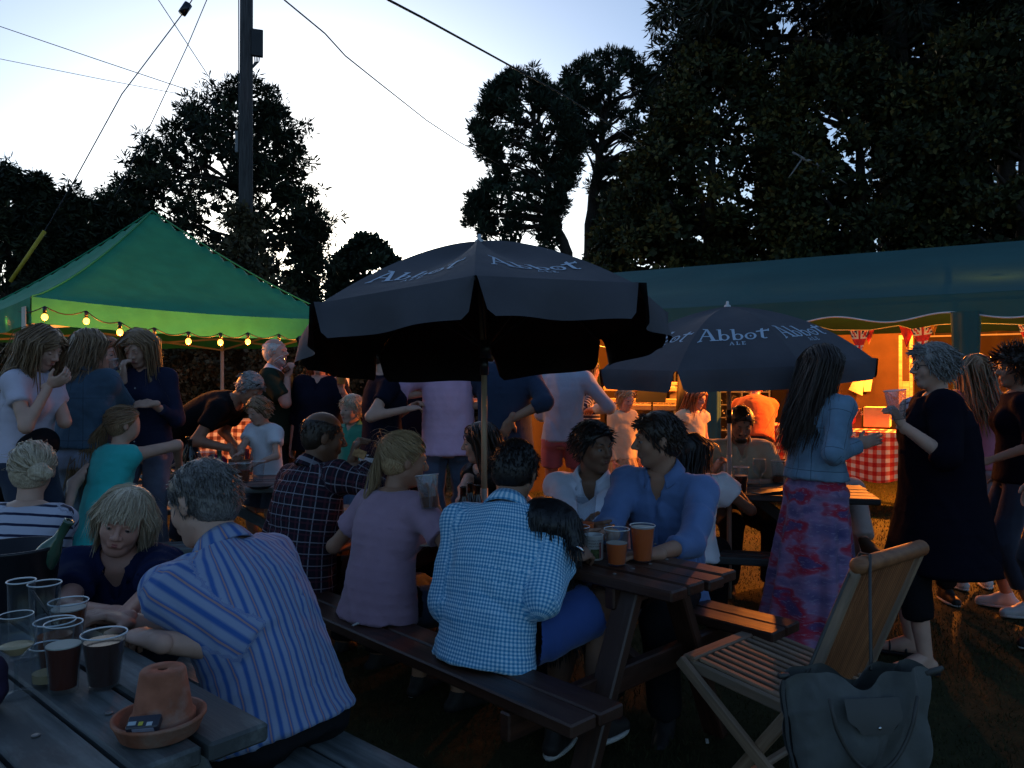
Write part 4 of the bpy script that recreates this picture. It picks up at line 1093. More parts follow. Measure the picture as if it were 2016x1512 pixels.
tree('broadleaf_tree', 'large leafy tree with yellowing leaves beside the pines', [(100, 1330, 1420), (160, 1300, 1520), (220, 1280, 1560), (300, 1240, 1600), (370, 1200, 1620), (430, 1180, 1620), (500, 1150, 1620), (580, 1140, 1620), (700, 1150, 1600)], 19, 1400, 420, 56000, 30, 22, .086, L_dec, .4, [(1400, 260)], 13, up=.2, nlimb=40, inner=6000, extraC=[(1285 + 22 * q_, 500 + (q_ % 3) * 16, 34, 26) for q_ in range(14)] + [(1230 + 15 * q_, 440 + 17 * (q_ % 5), 34, 26) for q_ in range(8)])
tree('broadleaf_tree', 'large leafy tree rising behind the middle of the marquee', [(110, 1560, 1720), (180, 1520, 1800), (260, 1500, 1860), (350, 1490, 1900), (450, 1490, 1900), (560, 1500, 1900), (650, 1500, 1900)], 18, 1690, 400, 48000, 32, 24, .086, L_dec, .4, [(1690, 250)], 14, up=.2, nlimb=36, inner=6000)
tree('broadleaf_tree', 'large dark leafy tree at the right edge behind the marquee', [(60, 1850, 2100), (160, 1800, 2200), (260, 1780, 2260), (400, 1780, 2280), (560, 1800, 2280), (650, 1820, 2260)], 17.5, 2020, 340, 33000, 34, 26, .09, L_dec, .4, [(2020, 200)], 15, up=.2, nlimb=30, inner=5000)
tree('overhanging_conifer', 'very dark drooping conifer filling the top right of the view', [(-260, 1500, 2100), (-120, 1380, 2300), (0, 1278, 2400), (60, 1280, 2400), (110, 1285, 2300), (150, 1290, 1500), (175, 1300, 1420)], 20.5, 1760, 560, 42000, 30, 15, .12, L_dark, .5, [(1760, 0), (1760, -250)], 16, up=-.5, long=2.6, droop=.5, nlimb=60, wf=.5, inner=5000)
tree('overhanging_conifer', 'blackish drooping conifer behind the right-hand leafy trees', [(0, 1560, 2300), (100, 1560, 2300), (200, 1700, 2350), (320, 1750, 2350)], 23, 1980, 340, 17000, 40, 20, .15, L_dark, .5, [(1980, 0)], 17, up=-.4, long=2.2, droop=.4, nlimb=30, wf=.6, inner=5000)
# bare pale branch across the leafy tree
mb = MB(); mb.tube([at(1560, 300, 17.2), at(1580, 312, 17.1), at(1605, 322, 17), at(1625, 345, 17), at(1650, 352, 17), at(1668, 362, 17.2)], [.03, .04, .045, .04, .025, .01], 6); mb.tube([at(1578, 314, 17.1), at(1560, 340, 17), at(1552, 350, 17)], [.02, .015, .008], 5)
tag(mb.obj('bare_branch', plain('pale_bark', (.25, .23, .21), .8), smooth=True), 'pale dead branch crooked across the leafy trees above the marquee', 'branch')
def hedge(label, x0, x1, y0, y1, h, n, seed, th=1.0):
    rng = np.random.default_rng(seed); L = math.hypot(x1 - x0, y1 - y0); k = int(L * h * 16)
    t = rng.random(k); zz = rng.random(k) * h; C = np.stack([x0 + (x1 - x0) * t, y0 + (y1 - y0) * t, zz], 1) + rng.normal(0, .12, (k, 3)); C[:, 1] += rng.random(k) ** 2 * th - .15
    V, F, fb = leaves(C, np.full((k, 3), .22), n, .062, rng, .2, 1.5)
    root = empty('hedge', ((x0 + x1) / 2, (y0 + y1) / 2, 0), 0, label, 'hedge'); off = np.array([(x0 + x1) / 2, (y0 + y1) / 2, 0])
    obj('foliage', mesh_from('foliage', V - off, F, False, fb), L_hedge, root)
    nx, nz = 40, 8; Vc = []; 
    mb = MB(); d = np.array([x1 - x0, y1 - y0, 0]) / L; q = np.array([-d[1], d[0], 0])
    for i in range(int(L / .5)):
        p = np.array([x0, y0, 0]) + d * (i * .5 + .25) - off + q * .45; mb.tube([p, p + (rng.normal(0, .1), rng.normal(0, .1), h * .8)], [.04, .015], 5)
    mb.obj('stem', bark, root)['kind'] = 'stuff'
    # twiggy dense heart of the hedge
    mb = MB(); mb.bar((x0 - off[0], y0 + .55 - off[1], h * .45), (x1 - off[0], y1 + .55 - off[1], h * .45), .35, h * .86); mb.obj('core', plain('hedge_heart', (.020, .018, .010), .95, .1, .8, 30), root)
    return root
hedge('tall clipped dark hedge behind the green gazebo', -11.5, -1.2, 12.7, 14.6, 2.75, 56000, 31)
hedge('dark hedge far behind the standing drinkers', -1.0, 3.2, 15.2, 16.6, 2.9, 16000, 32)
hedge('dark hedge behind the marquee', 3.6, 17.0, 17.6, 10.5, 2.6, 14000, 33)

# ------------------------------------------------------------------ telegraph pole, wires, stay
pole_m = wood('pole_wood', (.025, .024, .023), (.075, .072, .070), .9, None, 2, .6)
PY = 17.0
pr_ = empty('telegraph_pole', (at(484, 756, PY)[0], PY, 0), 0, 'thick weathered wooden telegraph pole with ivy at its foot', 'pole')
po = np.array([at(484, 756, PY)[0], PY, 0])
MB().tube([(0, 0, 0), (0, 0, 5), (.02, 0, 12)], [.165, .150, .135], 16).obj('shaft', pole_m, pr_, smooth=True)
q = at(506, 85, PY) - po
MB().obox(q, nrm((.35, -1, 0)), nrm((1, .35, 0)), (0, 0, 1), .05, .13, .30, .012).obj('junction_box', plain('box_dark', (.02, .022, .025), .5), pr_)
mb = MB()
for k in range(4): mb.tube([q + (-.05 + .04 * k, -.02, -.28), q + (-.04 + .03 * k, -.02, -.42), q + (-.12, -.02, -.60), q + (-.16, 0, -.9)], .012, 5)
mb.tube([q + (-.16, 0, -.9), q + (-.16, 0, -4.5)], .018, 5); mb.tube([(-.165, 0, 3.5), (-.16, 0, 12)], .012, 5)
mb.obj('cable', BLACKP, pr_, smooth=True)
q = at(467, 280, PY) - po; MB().obox(q, (1, 0, 0), (0, 1, 0), (0, 0, 1), .035, .05, .24, .008).obj('marker_plate', plain('grey_plate', (.20, .2, .2), .6), pr_)
rng = np.random.default_rng(3); k = 150; zz = rng.random(k) * 5.1 + .2; C = np.stack([rng.normal(0, .20 + .25 * (1 - zz / 4.5)), rng.normal(0, .2, k), zz], 1) if False else np.stack([rng.normal(0, 1, k) * (.16 + .5 * np.maximum(0, 1 - zz / 5.2)), rng.normal(-.1, .2, k), zz], 1)
V, F, fb = leaves(C, np.full((k, 3), .26), 16000, .075, rng, 0, 1.3); obj('ivy', mesh_from('ivy', V, F, False, fb), L_hedge, pr_)
wire_m = plain('wire_black', (.008, .008, .010), .6)
def wire(label, pts, r, sag=0, name='overhead_wire', grp_='overhead wires'):
    a = [at(*p) for p in pts]; P_ = []
    for i in range(len(a) - 1):
        for t in np.linspace(0, 1, 8, endpoint=False): P_.append(a[i] * (1 - t) + a[i + 1] * t)
    P_.append(a[-1]); c = P_[0].copy(); mb = MB(); mb.tube([p - c for p in P_], r, 5)
    return tag(mb.obj(name, wire_m, None, c, smooth=True), label, 'wire', grp_)
wire('thick black overhead wire running from the top centre down to the pines', [(700, -55, 9), (765, 0, 9.5), (830, 34, 10.2), (960, 105, 12.5), (1100, 182, 16), (1180, 232, 19), (1300, 310, 24)], .017)
wire('kinked thinner overhead wire ending in the left pine', [(500, -60, 11), (560, 0, 12), (640, 66, 13.2), (680, 110, 14), (740, 158, 15.5), (840, 237, 19), (905, 280, 22), (985, 325, 27)], .013)
wire('faint overhead wire from the left edge to the conifer top, upper one', [(-60, 36, 30), (0, 52, 30), (200, 120, 29), (385, 182, 27.5)], .016)
wire('faint overhead wire from the left edge to the conifer top, lower one', [(-60, 104, 30), (0, 116, 30), (200, 156, 29), (390, 192, 27.5)], .012)
wire('thin overhead wire slanting down to the conifer from the top edge', [(290, -30, 24), (312, 0, 24), (370, 88, 25), (425, 172, 26)], .014)
wire('thin stay wire reaching down left of the pole into the trees', [(425, -40, 17), (407, 0, 16.8), (370, 88, 16.4), (290, 260, 15.8), (225, 390, 15.2)], .010)
sw = wire('pole stay wire with a black insulator and yellow guard at its foot', [(405, -60, 16.5), (378, 0, 16.2), (367, 17, 16.1), (240, 185, 15.6), (145, 358, 15), (88, 455, 14.8), (20, 552, 14.5)], .012, name='stay_wire')
c0 = np.array(sw.location)
MB().tube([at(371, 8, 16.15) - c0, at(358, 27, 16.1) - c0], .085, 8).obj('insulator', BLACKP, sw, smooth=True)
MB().tube([at(88, 455, 14.75) - c0, at(20, 555, 14.45) - c0], .036, 8).obj('wire_guard', plain('guard_yellow', (.45, .33, .03), .6), sw, smooth=True)

# ------------------------------------------------------------------ green pop-up gazebo
GC = np.array([-4.29, 6.8]); GA = 46; ga = np.array([cos(rad(GA)), sin(rad(GA))]); gbv = np.array([-ga[1], ga[0]]); GS = 3.35
gz = empty('gazebo', (GC[0], GC[1], 0), rad(GA), 'green pop-up gazebo with a peaked roof and bulbs along its edge', 'gazebo')
def fabric_mat(n, col, tr=.25, sc=5, inner=None):
    t = NT(n); c = np.array(col); v = t.noise(sc, 4, t.obj())
    cc = t.ramp(v, [(.3, tuple(c * .88)), (.7, tuple(c * 1.1))])
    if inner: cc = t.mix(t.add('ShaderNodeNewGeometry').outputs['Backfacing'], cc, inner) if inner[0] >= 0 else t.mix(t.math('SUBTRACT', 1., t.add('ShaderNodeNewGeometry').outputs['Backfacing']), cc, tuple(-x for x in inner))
    t.base(cc); t.set(Roughness=.75); t.b.inputs['Specular IOR Level'].default_value = .25
    tl = t.add('ShaderNodeBsdfTranslucent'); tl.inputs[0].default_value = (*(c * 1.3), 1)
    mx = t.add('ShaderNodeMixShader', i_Fac=tr); t.link(t.b.outputs[0], mx.inputs[1]); t.link(tl.outputs[0], mx.inputs[2]); t.link(mx.outputs[0], t.out.inputs[0])
    t.bump(t.math('ADD', t.noise(6, 3, t.obj()), t.math('MULTIPLY', t.noise(500, 1, t.obj()), .05)), .25, .03)
    return t.m
green_f = mat('green_canopy', lambda n: fabric_mat(n, (.022, .25, .125), .04))
ZE, ZT = 2.20, 3.50
N = 34; u = np.linspace(0, 1, N); Rr = []
V = []; F = []
def roofz(a, b):
    x, y = a * 2 - 1, b * 2 - 1; m = max(abs(x), abs(y)); mn = min(abs(x), abs(y))
    h = (1 - m) ; curve = h ** 1.25 * .93 + .07 * h
    sag = -.10 * (1 - (mn / max(m, 1e-6)) ** 2) * math.sin(pi * min(m, 1)) ** 1.0 * .6 if m > 0 else 0
    edge = -.05 * (1 - (mn / max(m, 1e-6)) ** 2) * m ** 4
    return ZE + (ZT - ZE) * curve + sag + edge
for a in u:
    for b in u: V.append((a * GS, b * GS, roofz(a, b)))
for i in range(N - 1):
    for j in range(N - 1): F.append([i * N + j, (i + 1) * N + j, (i + 1) * N + j + 1, i * N + j + 1])
obj('roof', mesh_from('roof', V, np.array(F)), green_f, gz)
for side_ in range(4):
    V = []; F = []; M = 60
    for i in range(M + 1):
        t = i / M
        for k in range(6):
            d = k / 5; o_ = .006 + .012 * math.sin(t * 23 + k) * d
            p = {0: (t, -o_ / GS), 1: (1 + o_ / GS, t), 2: (t, 1 + o_ / GS), 3: (-o_ / GS, t)}[side_]
            ze = roofz(*{0: (t, 0), 1: (1, t), 2: (t, 1), 3: (0, t)}[side_])
            V.append((p[0] * GS, p[1] * GS, ze - .235 * d + .004 * math.sin(t * 41) * d))
    for i in range(M):
        for k in range(5): F.append([i * 6 + k, (i + 1) * 6 + k, (i + 1) * 6 + k + 1, i * 6 + k + 1])
    obj('valance', mesh_from('valance', V, np.array(F)), green_f, gz)
# seams along the hips
for (ca, cb) in ((0, 0), (1, 0), (0, 1), (1, 1)):
    MB().tube([(ca + (.5 - ca) * t) * GS * np.array([1, 0, 0]) + (cb + (.5 - cb) * t) * GS * np.array([0, 1, 0]) + np.array([0, 0, roofz(ca + (.5 - ca) * t, cb + (.5 - cb) * t) + .004]) for t in np.linspace(0, 1, 30)], .009, 5).obj('seam', green_f, gz, smooth=True)
metal = plain('painted_metal', (.42, .42, .42), .45, .5, .08)
for a, b in ((0.03, .03), (GS - .03, .03), (.03, GS - .03), (GS - .03, GS - .03)):
    MB().box(a - .02, a + .02, b - .02, b + .02, 0, 2.14, .004).obj('leg', metal, gz)
for (a, b) in (((.03, .03), (GS - .03, .03)), ((.03, .03), (.03, GS - .03)), ((.03, GS - .03), (GS - .03, GS - .03)), ((GS - .03, .03), (GS - .03, GS - .03))):
    A = np.array([*a, 0]); Bq = np.array([*b, 0])
    for k in range(2):
        for s0, s1, z0, z1 in ((0, .5, 2.10, 1.93), (0, .5, 1.93, 2.10)):
            p0 = A + (Bq - A) * (k * .5 + s0 * .0) + (0, 0, z0); p1 = A + (Bq - A) * (k * .5 + .5) + (0, 0, z1)
            MB().bar(p0, p1, .012, .025).obj('scissor_bar', metal, gz)
# notice paper on the corner
MB().obox((-.02, .16, 2.02), (0, 1, 0), (1, 0, 0), (0, 0, 1), .07, .002, .10).obj('notice', plain('paper', (.62, .60, .50), .8), gz)

# ------------------------------------------------------------------ festoon bulbs
BW = (1.0, .30, .04)
bulb_e = emit('bulb_glow', (1.0, .36, .045), 3.4)
holder = BLACKP
def gpos(t): return np.array([*(GC + ga * t)])
cable_pts = []
def bulb(p, label, e=9, rt=None, grp_='festoon bulbs on the gazebo'):
    r = empty('festoon_bulb', p, 0, label, 'light bulb', grp_)
    MB().ball((0, 0, -.01), .025, 12, 9, (1, 1, 1.15)).obj('glass', bulb_e, r, smooth=True)
    MB().tube([(0, 0, .02), (0, 0, .075)], [.014, .017], 8).obj('socket', holder, r, smooth=True)
    ld = bpy.data.lights.new('bulb_light', 'POINT'); ld.energy = e; ld.color = BW; ld.shadow_soft_size = .035
    lo = bpy.data.objects.new('bulb_light', ld); COL.objects.link(lo); lo.parent = r; lo.location = (0, 0, -.06)
    return p
gp = []
for px, py, dd, lab in ((18, 622, -.20, 'glowing bulb at the far left of the gazebo edge'), (88, 622, -.10, 'brightest glowing bulb beside the gazebo corner post'), (170, 630, -.08, 'glowing bulb against the valance above the denim jacket woman'), (236, 652, -.06, 'glowing bulb between the two long-haired women'), (304, 663, -.05, 'glowing bulb just over the head of the woman looking down'), (371, 670, 0, 'glowing bulb left of the white tent leg'), (434, 672, 0, 'glowing bulb on the white tent leg'), (488, 671, 0, 'glowing bulb above the stooping man'), (549, 673, 0, 'glowing bulb above the head of the drinking man'), (596, 676, 0, 'small glowing bulb at the edge of the big umbrella')):
    X = (px - 1008) / FPX
    if px < 40:   # on the left edge of the gazebo
        t = 1.0; q = GC + gbv * 1.05; Y = q[1] - .15
    else:
        # intersection with the front edge
        t = (GC[0] - X * GC[1]) / (X * ga[1] - ga[0]); Y = (GC + ga * t)[1] - (.45 if px < 200 else .80)
    gp.append(at(px, py, Y))
    bulb(gp[-1], lab, 4 if px < 200 else 10)
order = sorted(gp, key=lambda p: p[0]); mb = MB(); 
for a, b in zip(order[:-1], order[1:]): mb.tube([a + (0, 0, .08) + (b - a) * t - np.array([0, 0, .05 * math.sin(pi * t)]) for t in np.linspace(0, 1, 7)], .005, 4)
tag(mb.obj('festoon_cable', wire_m, smooth=True), 'thin black cable carrying the bulbs along the gazebo edge', 'cable')
# ------------------------------------------------------------------ marquee
MX, MY, MA = 3.21, 7.5, -30.0
md = np.array([cos(rad(MA)), sin(rad(MA)), 0]); mn = np.array([-md[1], md[0], 0]); MO = np.array([MX, MY, 0])
def M(t, n, z): return MO + md * t + mn * n + np.array([0, 0, z])
def Minv(p): q = np.array(p) - MO; return np.array([q @ md, q @ mn, p[2]])
def Mpx(px, n, z=None, py=None):
    """marquee t of photo column px on the line at distance n behind the eave"""
    X = (px - 1008) / FPX; o = MO + mn * n; t = (o[0] - X * o[1]) / (X * md[1] - md[0]); Y = (o + md * t)[1]
    return t, (CAMZ + (756 - py) / FPX * Y) if py is not None else Y
mq = empty('marquee', (MX, MY, 0), rad(MA), 'long dark teal marquee with a scalloped white-edged eave', 'marquee')
T0, T1, WID, ZR, ZEV = -3.6, 5.6, 6.0, 3.16, 2.24
teal = mat('teal_canopy', lambda n: fabric_mat(n, (.018, .085, .085), .004, 1.2))
def sheet(f, nu, nv):
    V = [f(i / nu, j / nv) for i in range(nu + 1) for j in range(nv + 1)]; k = nv + 1
    F = [[i * k + j, (i + 1) * k + j, (i + 1) * k + j + 1, i * k + j + 1] for i in range(nu) for j in range(nv)]
    return V, np.array(F)
bay = 2.3
def sg(u, v): t = u * (T1 - T0); return -.05 * math.sin(pi * v) * (1 + .5 * abs(math.sin(pi * t / bay)) ** .7)
for nm, fn in (('roof_front', lambda u, v: (T0 + u * (T1 - T0), v * WID / 2, ZEV + (ZR - ZEV) * v + sg(u, v))), ('roof_back', lambda u, v: (T0 + u * (T1 - T0), WID - v * WID / 2, ZEV + (ZR - ZEV) * v + sg(u, v)))):
    V, F = sheet(fn, 60, 10); obj('roof_sheet', mesh_from('roof_sheet', V, F), teal, mq)
def sc_edge(t): return .205 + .035 * math.cos((t - .45) * 2 * pi / .98)
V, F = sheet(lambda u, v: (T0 + u * (T1 - T0), -.012 - .02 * v + .012 * math.sin(u * 90), ZEV + .01 - v * sc_edge(T0 + u * (T1 - T0)) + 0), 220, 4); obj('valance', mesh_from('valance', V, F), teal, mq)
MB().tube([(t, -.036 + .012 * math.sin((t - T0) / (T1 - T0) * 90), ZEV + .008 - sc_edge(t)) for t in np.linspace(T0, T1, 230)], .0085, 5).obj('piping', plain('white_piping', (.62, .62, .60), .7), mq, smooth=True)
V, F = sheet(lambda u, v: (T0, u * WID, max(0, (ZEV + (ZR - ZEV) * (1 - abs(u * 2 - 1))) * v)), 12, 6)
wall_d = mat('marquee_wall', lambda n: fabric_mat(n, (.034, .022, .010), .02, 2))
V, F = sheet(lambda u, v: (T0 + u * (T1 - T0), WID + .03 * math.sin(u * 120) + .02 * math.sin(u * 61 + 1), v * (ZEV + .03)), 260, 3); obj('back_wall', mesh_from('back_wall', V, F), wall_d, mq)
V, F = sheet(lambda u, v: (T0, u * WID, v * (ZEV + (ZR - ZEV) * (1 - abs(u * 2 - 1)))), 12, 4); obj('end_wall', mesh_from('end_wall', V, F), wall_d, mq)
for k, t in enumerate(np.arange(T0 + .02, T1 + .1, bay)):
    for n_ in (.04, WID - .05): MB().tube([(t, n_, 0), (t, n_, ZEV - .02)], .022, 8).obj('post', metal, mq, smooth=True)
    MB().tube([(t, .06, ZEV - .07), (t, WID / 2, ZR - .16), (t, WID - .06, ZEV - .07)], .018, 6).obj('rafter', metal, mq, smooth=True)
for n_, z_ in ((.05, ZEV - .05), (WID / 2, ZR - .17), (WID - .05, ZEV - .05)): MB().tube([(T0, n_, z_), (T1, n_, z_)], .016, 6).obj('rail', metal, mq, smooth=True)
for px in (1400, 1903):   # fabric sleeves gathered round the front posts
    t, Y = Mpx(px, -.02); wd_ = 34 / FPX * Y / 2 if px < 1500 else 40 / FPX * Y / 2
    V = []; nn = 28
    for z_, sc_ in ((0, 1.25), (.5, 1.1), (1.0, 1.0), (1.6, 1.02), (2.08, 1.2)):
        for j in range(nn):
            a = 2 * pi * j / nn; r_ = wd_ * sc_ * (1 + .14 * math.sin(a * 6) + .06 * math.sin(a * 11 + z_)); V.append((t + r_ * cos(a), -.02 + .6 * r_ * sin(a), z_))
    F = [[i * nn + j, i * nn + (j + 1) % nn, (i + 1) * nn + (j + 1) % nn, (i + 1) * nn + j] for i in range(4) for j in range(nn)]
    obj('post_sleeve', mesh_from('post_sleeve', V, np.array(F)), teal, mq)
# church windows in the back wall: clear film with white glazing bars
film = glass_mat('window_film', (.10, .10, .09), .1)
whitebar = plain('white_bar', (.60, .58, .54), .6)
def church(px0, px1):
    n_ = WID - .10; t0, _ = Mpx(px0, n_); t1, _ = Mpx(px1, n_); w = (t1 - t0); zt = 1.30; zb = .35; ct = (t0 + t1) / 2
    fr = MB(); arch = [(ct + w / 2 * cos(a), n_, zt + .30 + .22 * math.sin(a)) for a in np.linspace(0, pi, 15)]
    fr.tube([(t1, n_, zb)] + arch + [(t0, n_, zb), (t1, n_, zb)], .018, 5); w_ = fr.obj('window', whitebar, mq, smooth=True)
    for k in range(1, 3): MB().tube([(t0 + w * k / 3, n_, zb), (t0 + w * k / 3, n_, zt + .46)], .012, 5).obj('glazing_bar', whitebar, w_, smooth=True)
    for z_ in np.arange(zb + .22, zt + .35, .235): MB().tube([(t0, n_, z_), (t1, n_, z_)], .012, 5).obj('glazing_bar', whitebar, w_, smooth=True)
    V, F = sheet(lambda u, v: (t0 + u * w, n_ + .01 + .008 * math.sin(u * 17 + v * 9) * math.sin(v * 13 + u * 5), zb + v * (zt - zb + .28)), 26, 26)
    t_ = NT('film_dark') if 'film_dark' not in MATS else None
    if t_: t_.base((.02, .018, .015)); t_.set(Roughness=.12); t_.bump(t_.noise(9, 3, t_.obj()), .6, .05); MATS['film_dark'] = t_.m
    obj('pane', mesh_from('pane', V, F), MATS['film_dark'], w_)
for a, b in ((1358, 1515), (1180, 1300), (1600, 1660)): church(a, b)
# lamps hanging inside the marquee
lamp_e = emit('lamp_glow', (1.0, .42, .07), 5)
for i, (px, n_, z_, e, lab) in enumerate(((1185, 1.3, 2.30, 95, 'bare bulb hanging over the keyboards'), (1330, 1.6, 2.34, 105, 'bare bulb hanging over the two girls'), (1560, 1.3, 2.30, 90, 'bare bulb hanging behind the small umbrella'), (1735, 1.2, 2.30, 100, 'bare bulb hanging over the bar boxes'), (1960, 1.2, 2.30, 750, 'bare bulb hanging at the right end of the marquee'))):
    t, Y = Mpx(px, n_); p = M(t, n_, z_); r = empty('hanging_lamp', p, 0, lab, 'lamp', 'bulbs hanging in the marquee')
    MB().ball((0, 0, 0), .035, 12, 8).obj('glass', lamp_e, r, smooth=True); MB().tube([(0, 0, .03), (0, 0, .09), (0, 0, .24)], [.015, .015, .003], 6).obj('flex', BLACKP, r, smooth=True)
    ld = bpy.data.lights.new('lamp_light', 'POINT'); ld.energy = e; ld.color = (1, .25, .028); ld.shadow_soft_size = .05
    lo = bpy.data.objects.new('lamp_light', ld); COL.objects.link(lo); lo.parent = r; lo.location = (0, 0, -.08)

# ------------------------------------------------------------------ bunting
def jack(x, y):
    """union flag colours, x -1..1, y -1..1"""
    B_, W_, R_ = (.012, .018, .10), (.62, .60, .58), (.50, .018, .02)
    if abs(x) < .12 or abs(y) < .20: return R_
    if abs(x) < .20 or abs(y) < .34: return W_
    d = abs(abs(x) - abs(y)) 
    if d < .10: return R_
    if d < .24: return W_
    return B_
def colmat(name):
    def f(n):
        t = NT(n); t.link(t.add('ShaderNodeVertexColor', layer_name='col').outputs[0], t.b.inputs['Base Color']); t.set(Roughness=.75); return t.m
    return mat(name, f)
flagm = colmat('flag_print')
def flag(parent, a, b, drop, kind, nrm_, name='flag'):
    """triangle flag hanging from the string between a and b"""
    a, b = np.array(a), np.array(b); n = 16; V = []; F = []; cols = []; ix = {}
    for i in range(n + 1):
        v = i / n
        for j in range(n + 1):
            u = j / n; x = .5 + (u - .5) * (1 - v); p = a + (b - a) * x - np.array([0, 0, drop * v]) + np.array(nrm_) * .012 * math.sin(u * 5 + v * 3 + drop * 40); V.append(p)
    for i in range(n):
        for j in range(n):
            F.append([i * (n + 1) + j, i * (n + 1) + j + 1, (i + 1) * (n + 1) + j + 1, (i + 1) * (n + 1) + j]); u, v = (j + .5) / n, (i + .5) / n
            cols.append((*(jack((u - .5) * 2 * (1 - v) * 1.1, (v - .45) * 1.8) if kind == 'jack' else kind), 1))
    obj(name, mesh_from(name, V, np.array(F), True, None, cols), flagm, parent)
bt = empty('bunting', M(0, .3, 0), 0, 'string of union flag and red pennants under the marquee eave', 'bunting')
bo = M(0, .3, 0); tapem = plain('white_tape', (.6, .58, .54), .7)
def bp_(px, py, n_=.25): t, z_ = Mpx(px, n_, py=py); return M(t, n_, z_) - bo
red_, gold_ = (.50, .02, .02), (.50, .22, .03)
for (x0, y0, x1, y1, dp, kd) in ((1672, 652, 1712, 650, .26, 'jack'), (1700, 655, 1722, 648, .13, red_), (1770, 641, 1800, 650, .20, red_), (1792, 648, 1842, 640, .24, 'jack'), (1832, 641, 1846, 639, .10, gold_), (2003, 640, 2040, 640, .2, 'jack')):
    flag(bt, bp_(x0, y0), bp_(x1, y1), dp, kd, mn)
MB().tube([bp_(1600, 640), bp_(1640, 650), bp_(1712, 650), bp_(1770, 641), bp_(1800, 650), bp_(1842, 640), bp_(1900, 636), bp_(2040, 640)], .004, 4).obj('string', tapem, bt, smooth=True)
bt2 = empty('bunting', M(-2, 1.2, 0), 0, 'string of union pennants above the keyboards', 'bunting'); bo2 = M(-2, 1.2, 0)
def bq(px, py, n_=1.2): t, z_ = Mpx(px, n_, py=py); return M(t, n_, z_) - bo2
flag(bt2, bq(1158, 679), bq(1176, 677), .13, 'jack', mn); flag(bt2, bq(1220, 690), bq(1246, 680), .13, 'jack', mn); MB().tube([bq(1140, 672), bq(1176, 680), bq(1220, 690), bq(1260, 676), bq(1300, 660)], .004, 4).obj('string', tapem, bt2, smooth=True)

# ------------------------------------------------------------------ picnic tables
w_red = wood('picnic_wood_red', (.014, .005, .003), (.058, .021, .011), .45, (.06, .030, .020), 0, .5, .45)
w_grey = wood('picnic_wood_grey', (.055, .065, .065), (.19, .205, .20), .62, (.05, .055, .055), 0, .8, .4)
w_dark = wood('picnic_wood_dark', (.010, .014, .014), (.040, .050, .050), .5, (.02, .022, .022), 0, .5, .5)
def board(parent, m, a, b, w, h, bev=.006, name='plank', up=(0, 0, 1)):
    a, b = np.array(a, float), np.array(b, float); d = nrm(b - a); u = nrm(np.array(up) - d * (np.array(up) @ d)); r = np.cross(u, d); L = np.linalg.norm(b - a)
    o = MB().box(-L / 2, L / 2, -w / 2, w / 2, -h / 2, h / 2, bev).obj(name, m, parent)
    Mx = Matrix.Identity(4)
    for i, v in enumerate((d, r, u)):
        for k in range(3): Mx[k][i] = v[k]
    Mx.translation = Vector((a + b) / 2); o.matrix_local = Mx
    return o
def picnic(label, org, ang, L, W, m, npl=5, bw=.22, gap=.27, zt=.74, zb=.45, seed=0, bench=(True, True), group='wooden picnic tables'):
    """org = centre; local x along the planks"""
    r = empty('picnic_table', (*org, 0), ang, label, 'table', group); rng = random.Random(seed); pw = (W - (npl - 1) * .008) / npl
    for i in range(npl):
        y = -W / 2 + pw / 2 + i * (pw + .008); e = rng.uniform(-.008, .008); z = zt - .019 + rng.uniform(-.002, .002)
        board(r, m, (-L / 2 + e, y, z), (L / 2 + e, y, z), pw - .002, .038)
    boltm = plain('bolt_steel', (.22, .21, .20), .4, .5, .1, 9, .8)
    for i in range(npl):
        for s_ in (-1, 1): MB().lathe([(.008, 0), (.008, .002), (.005, .0035), (0, .0035)], 8, (s_ * (L / 2 - .28), -W / 2 + pw / 2 + i * (pw + .008), zt + .001)).obj('bolt', boltm, r)
    for s_ in (-1, 1):
        if bench[0 if s_ < 0 else 1]:
            for k in range(2):
                y = s_ * (W / 2 + gap + bw / 4 + k * (bw / 2)); board(r, m, (-L / 2 + rng.uniform(-.01, .01), y, zb - .019), (L / 2 + rng.uniform(-.01, .01), y, zb - .019), bw / 2 - .008, .042)
        x = s_ * (L / 2 - .28)
        board(r, m, (x, -W / 2 - gap - bw, zb - .09), (x, W / 2 + gap + bw, zb - .09), .045, .09, name='cross_beam')
        board(r, m, (x, -W / 2 + .02, zt - .08), (x, W / 2 - .02, zt - .08), .045, .08, name='top_batten')
        for q in (-1, 1): board(r, m, (x + s_ * .046, q * (W / 2 - .08), zt - .06), (x + s_ * .046, q * (W / 2 + gap * .9), .0), .045, .095, name='leg', up=(1, 0, 0))
        board(r, m, (x, 0, zb - .09), (s_ * L * .08, 0, zt - .06), .04, .07, name='brace')
    return r
U = np.array([-.69, .724]); Nn = np.array([.724, .69])
def T2(u, n): return U * u + Nn * n
picnic('dark reddish picnic table under the big umbrella', T2(2.60, 2.305), math.atan2(U[1], U[0]), 2.32, .42, w_red, 4, .24, .25, seed=2)
U1 = nrm((-.752, .659)); N1 = np.array([-U1[1] * -1 * 1.0, -U1[0]]) ; N1 = np.array([.659, .752])
def T1_(u, n): return U1 * u + N1 * n
picnic('weathered grey picnic table with the flowerpot in the foreground', T1_(2.31, .50), math.atan2(U1[1], U1[0]), 1.86, .66, w_grey, 5, .25, .22, seed=1)
picnic('greyish picnic table with plastic cups between the children', (-2.32, 5.28), rad(8), 2.0, .74, w_grey, 5, .22, .25, seed=3)
picnic('dark green-grey picnic table under the small umbrella', (1.46, 5.02), rad(-14), 1.66, .66, w_dark, 5, .22, .26, seed=4)

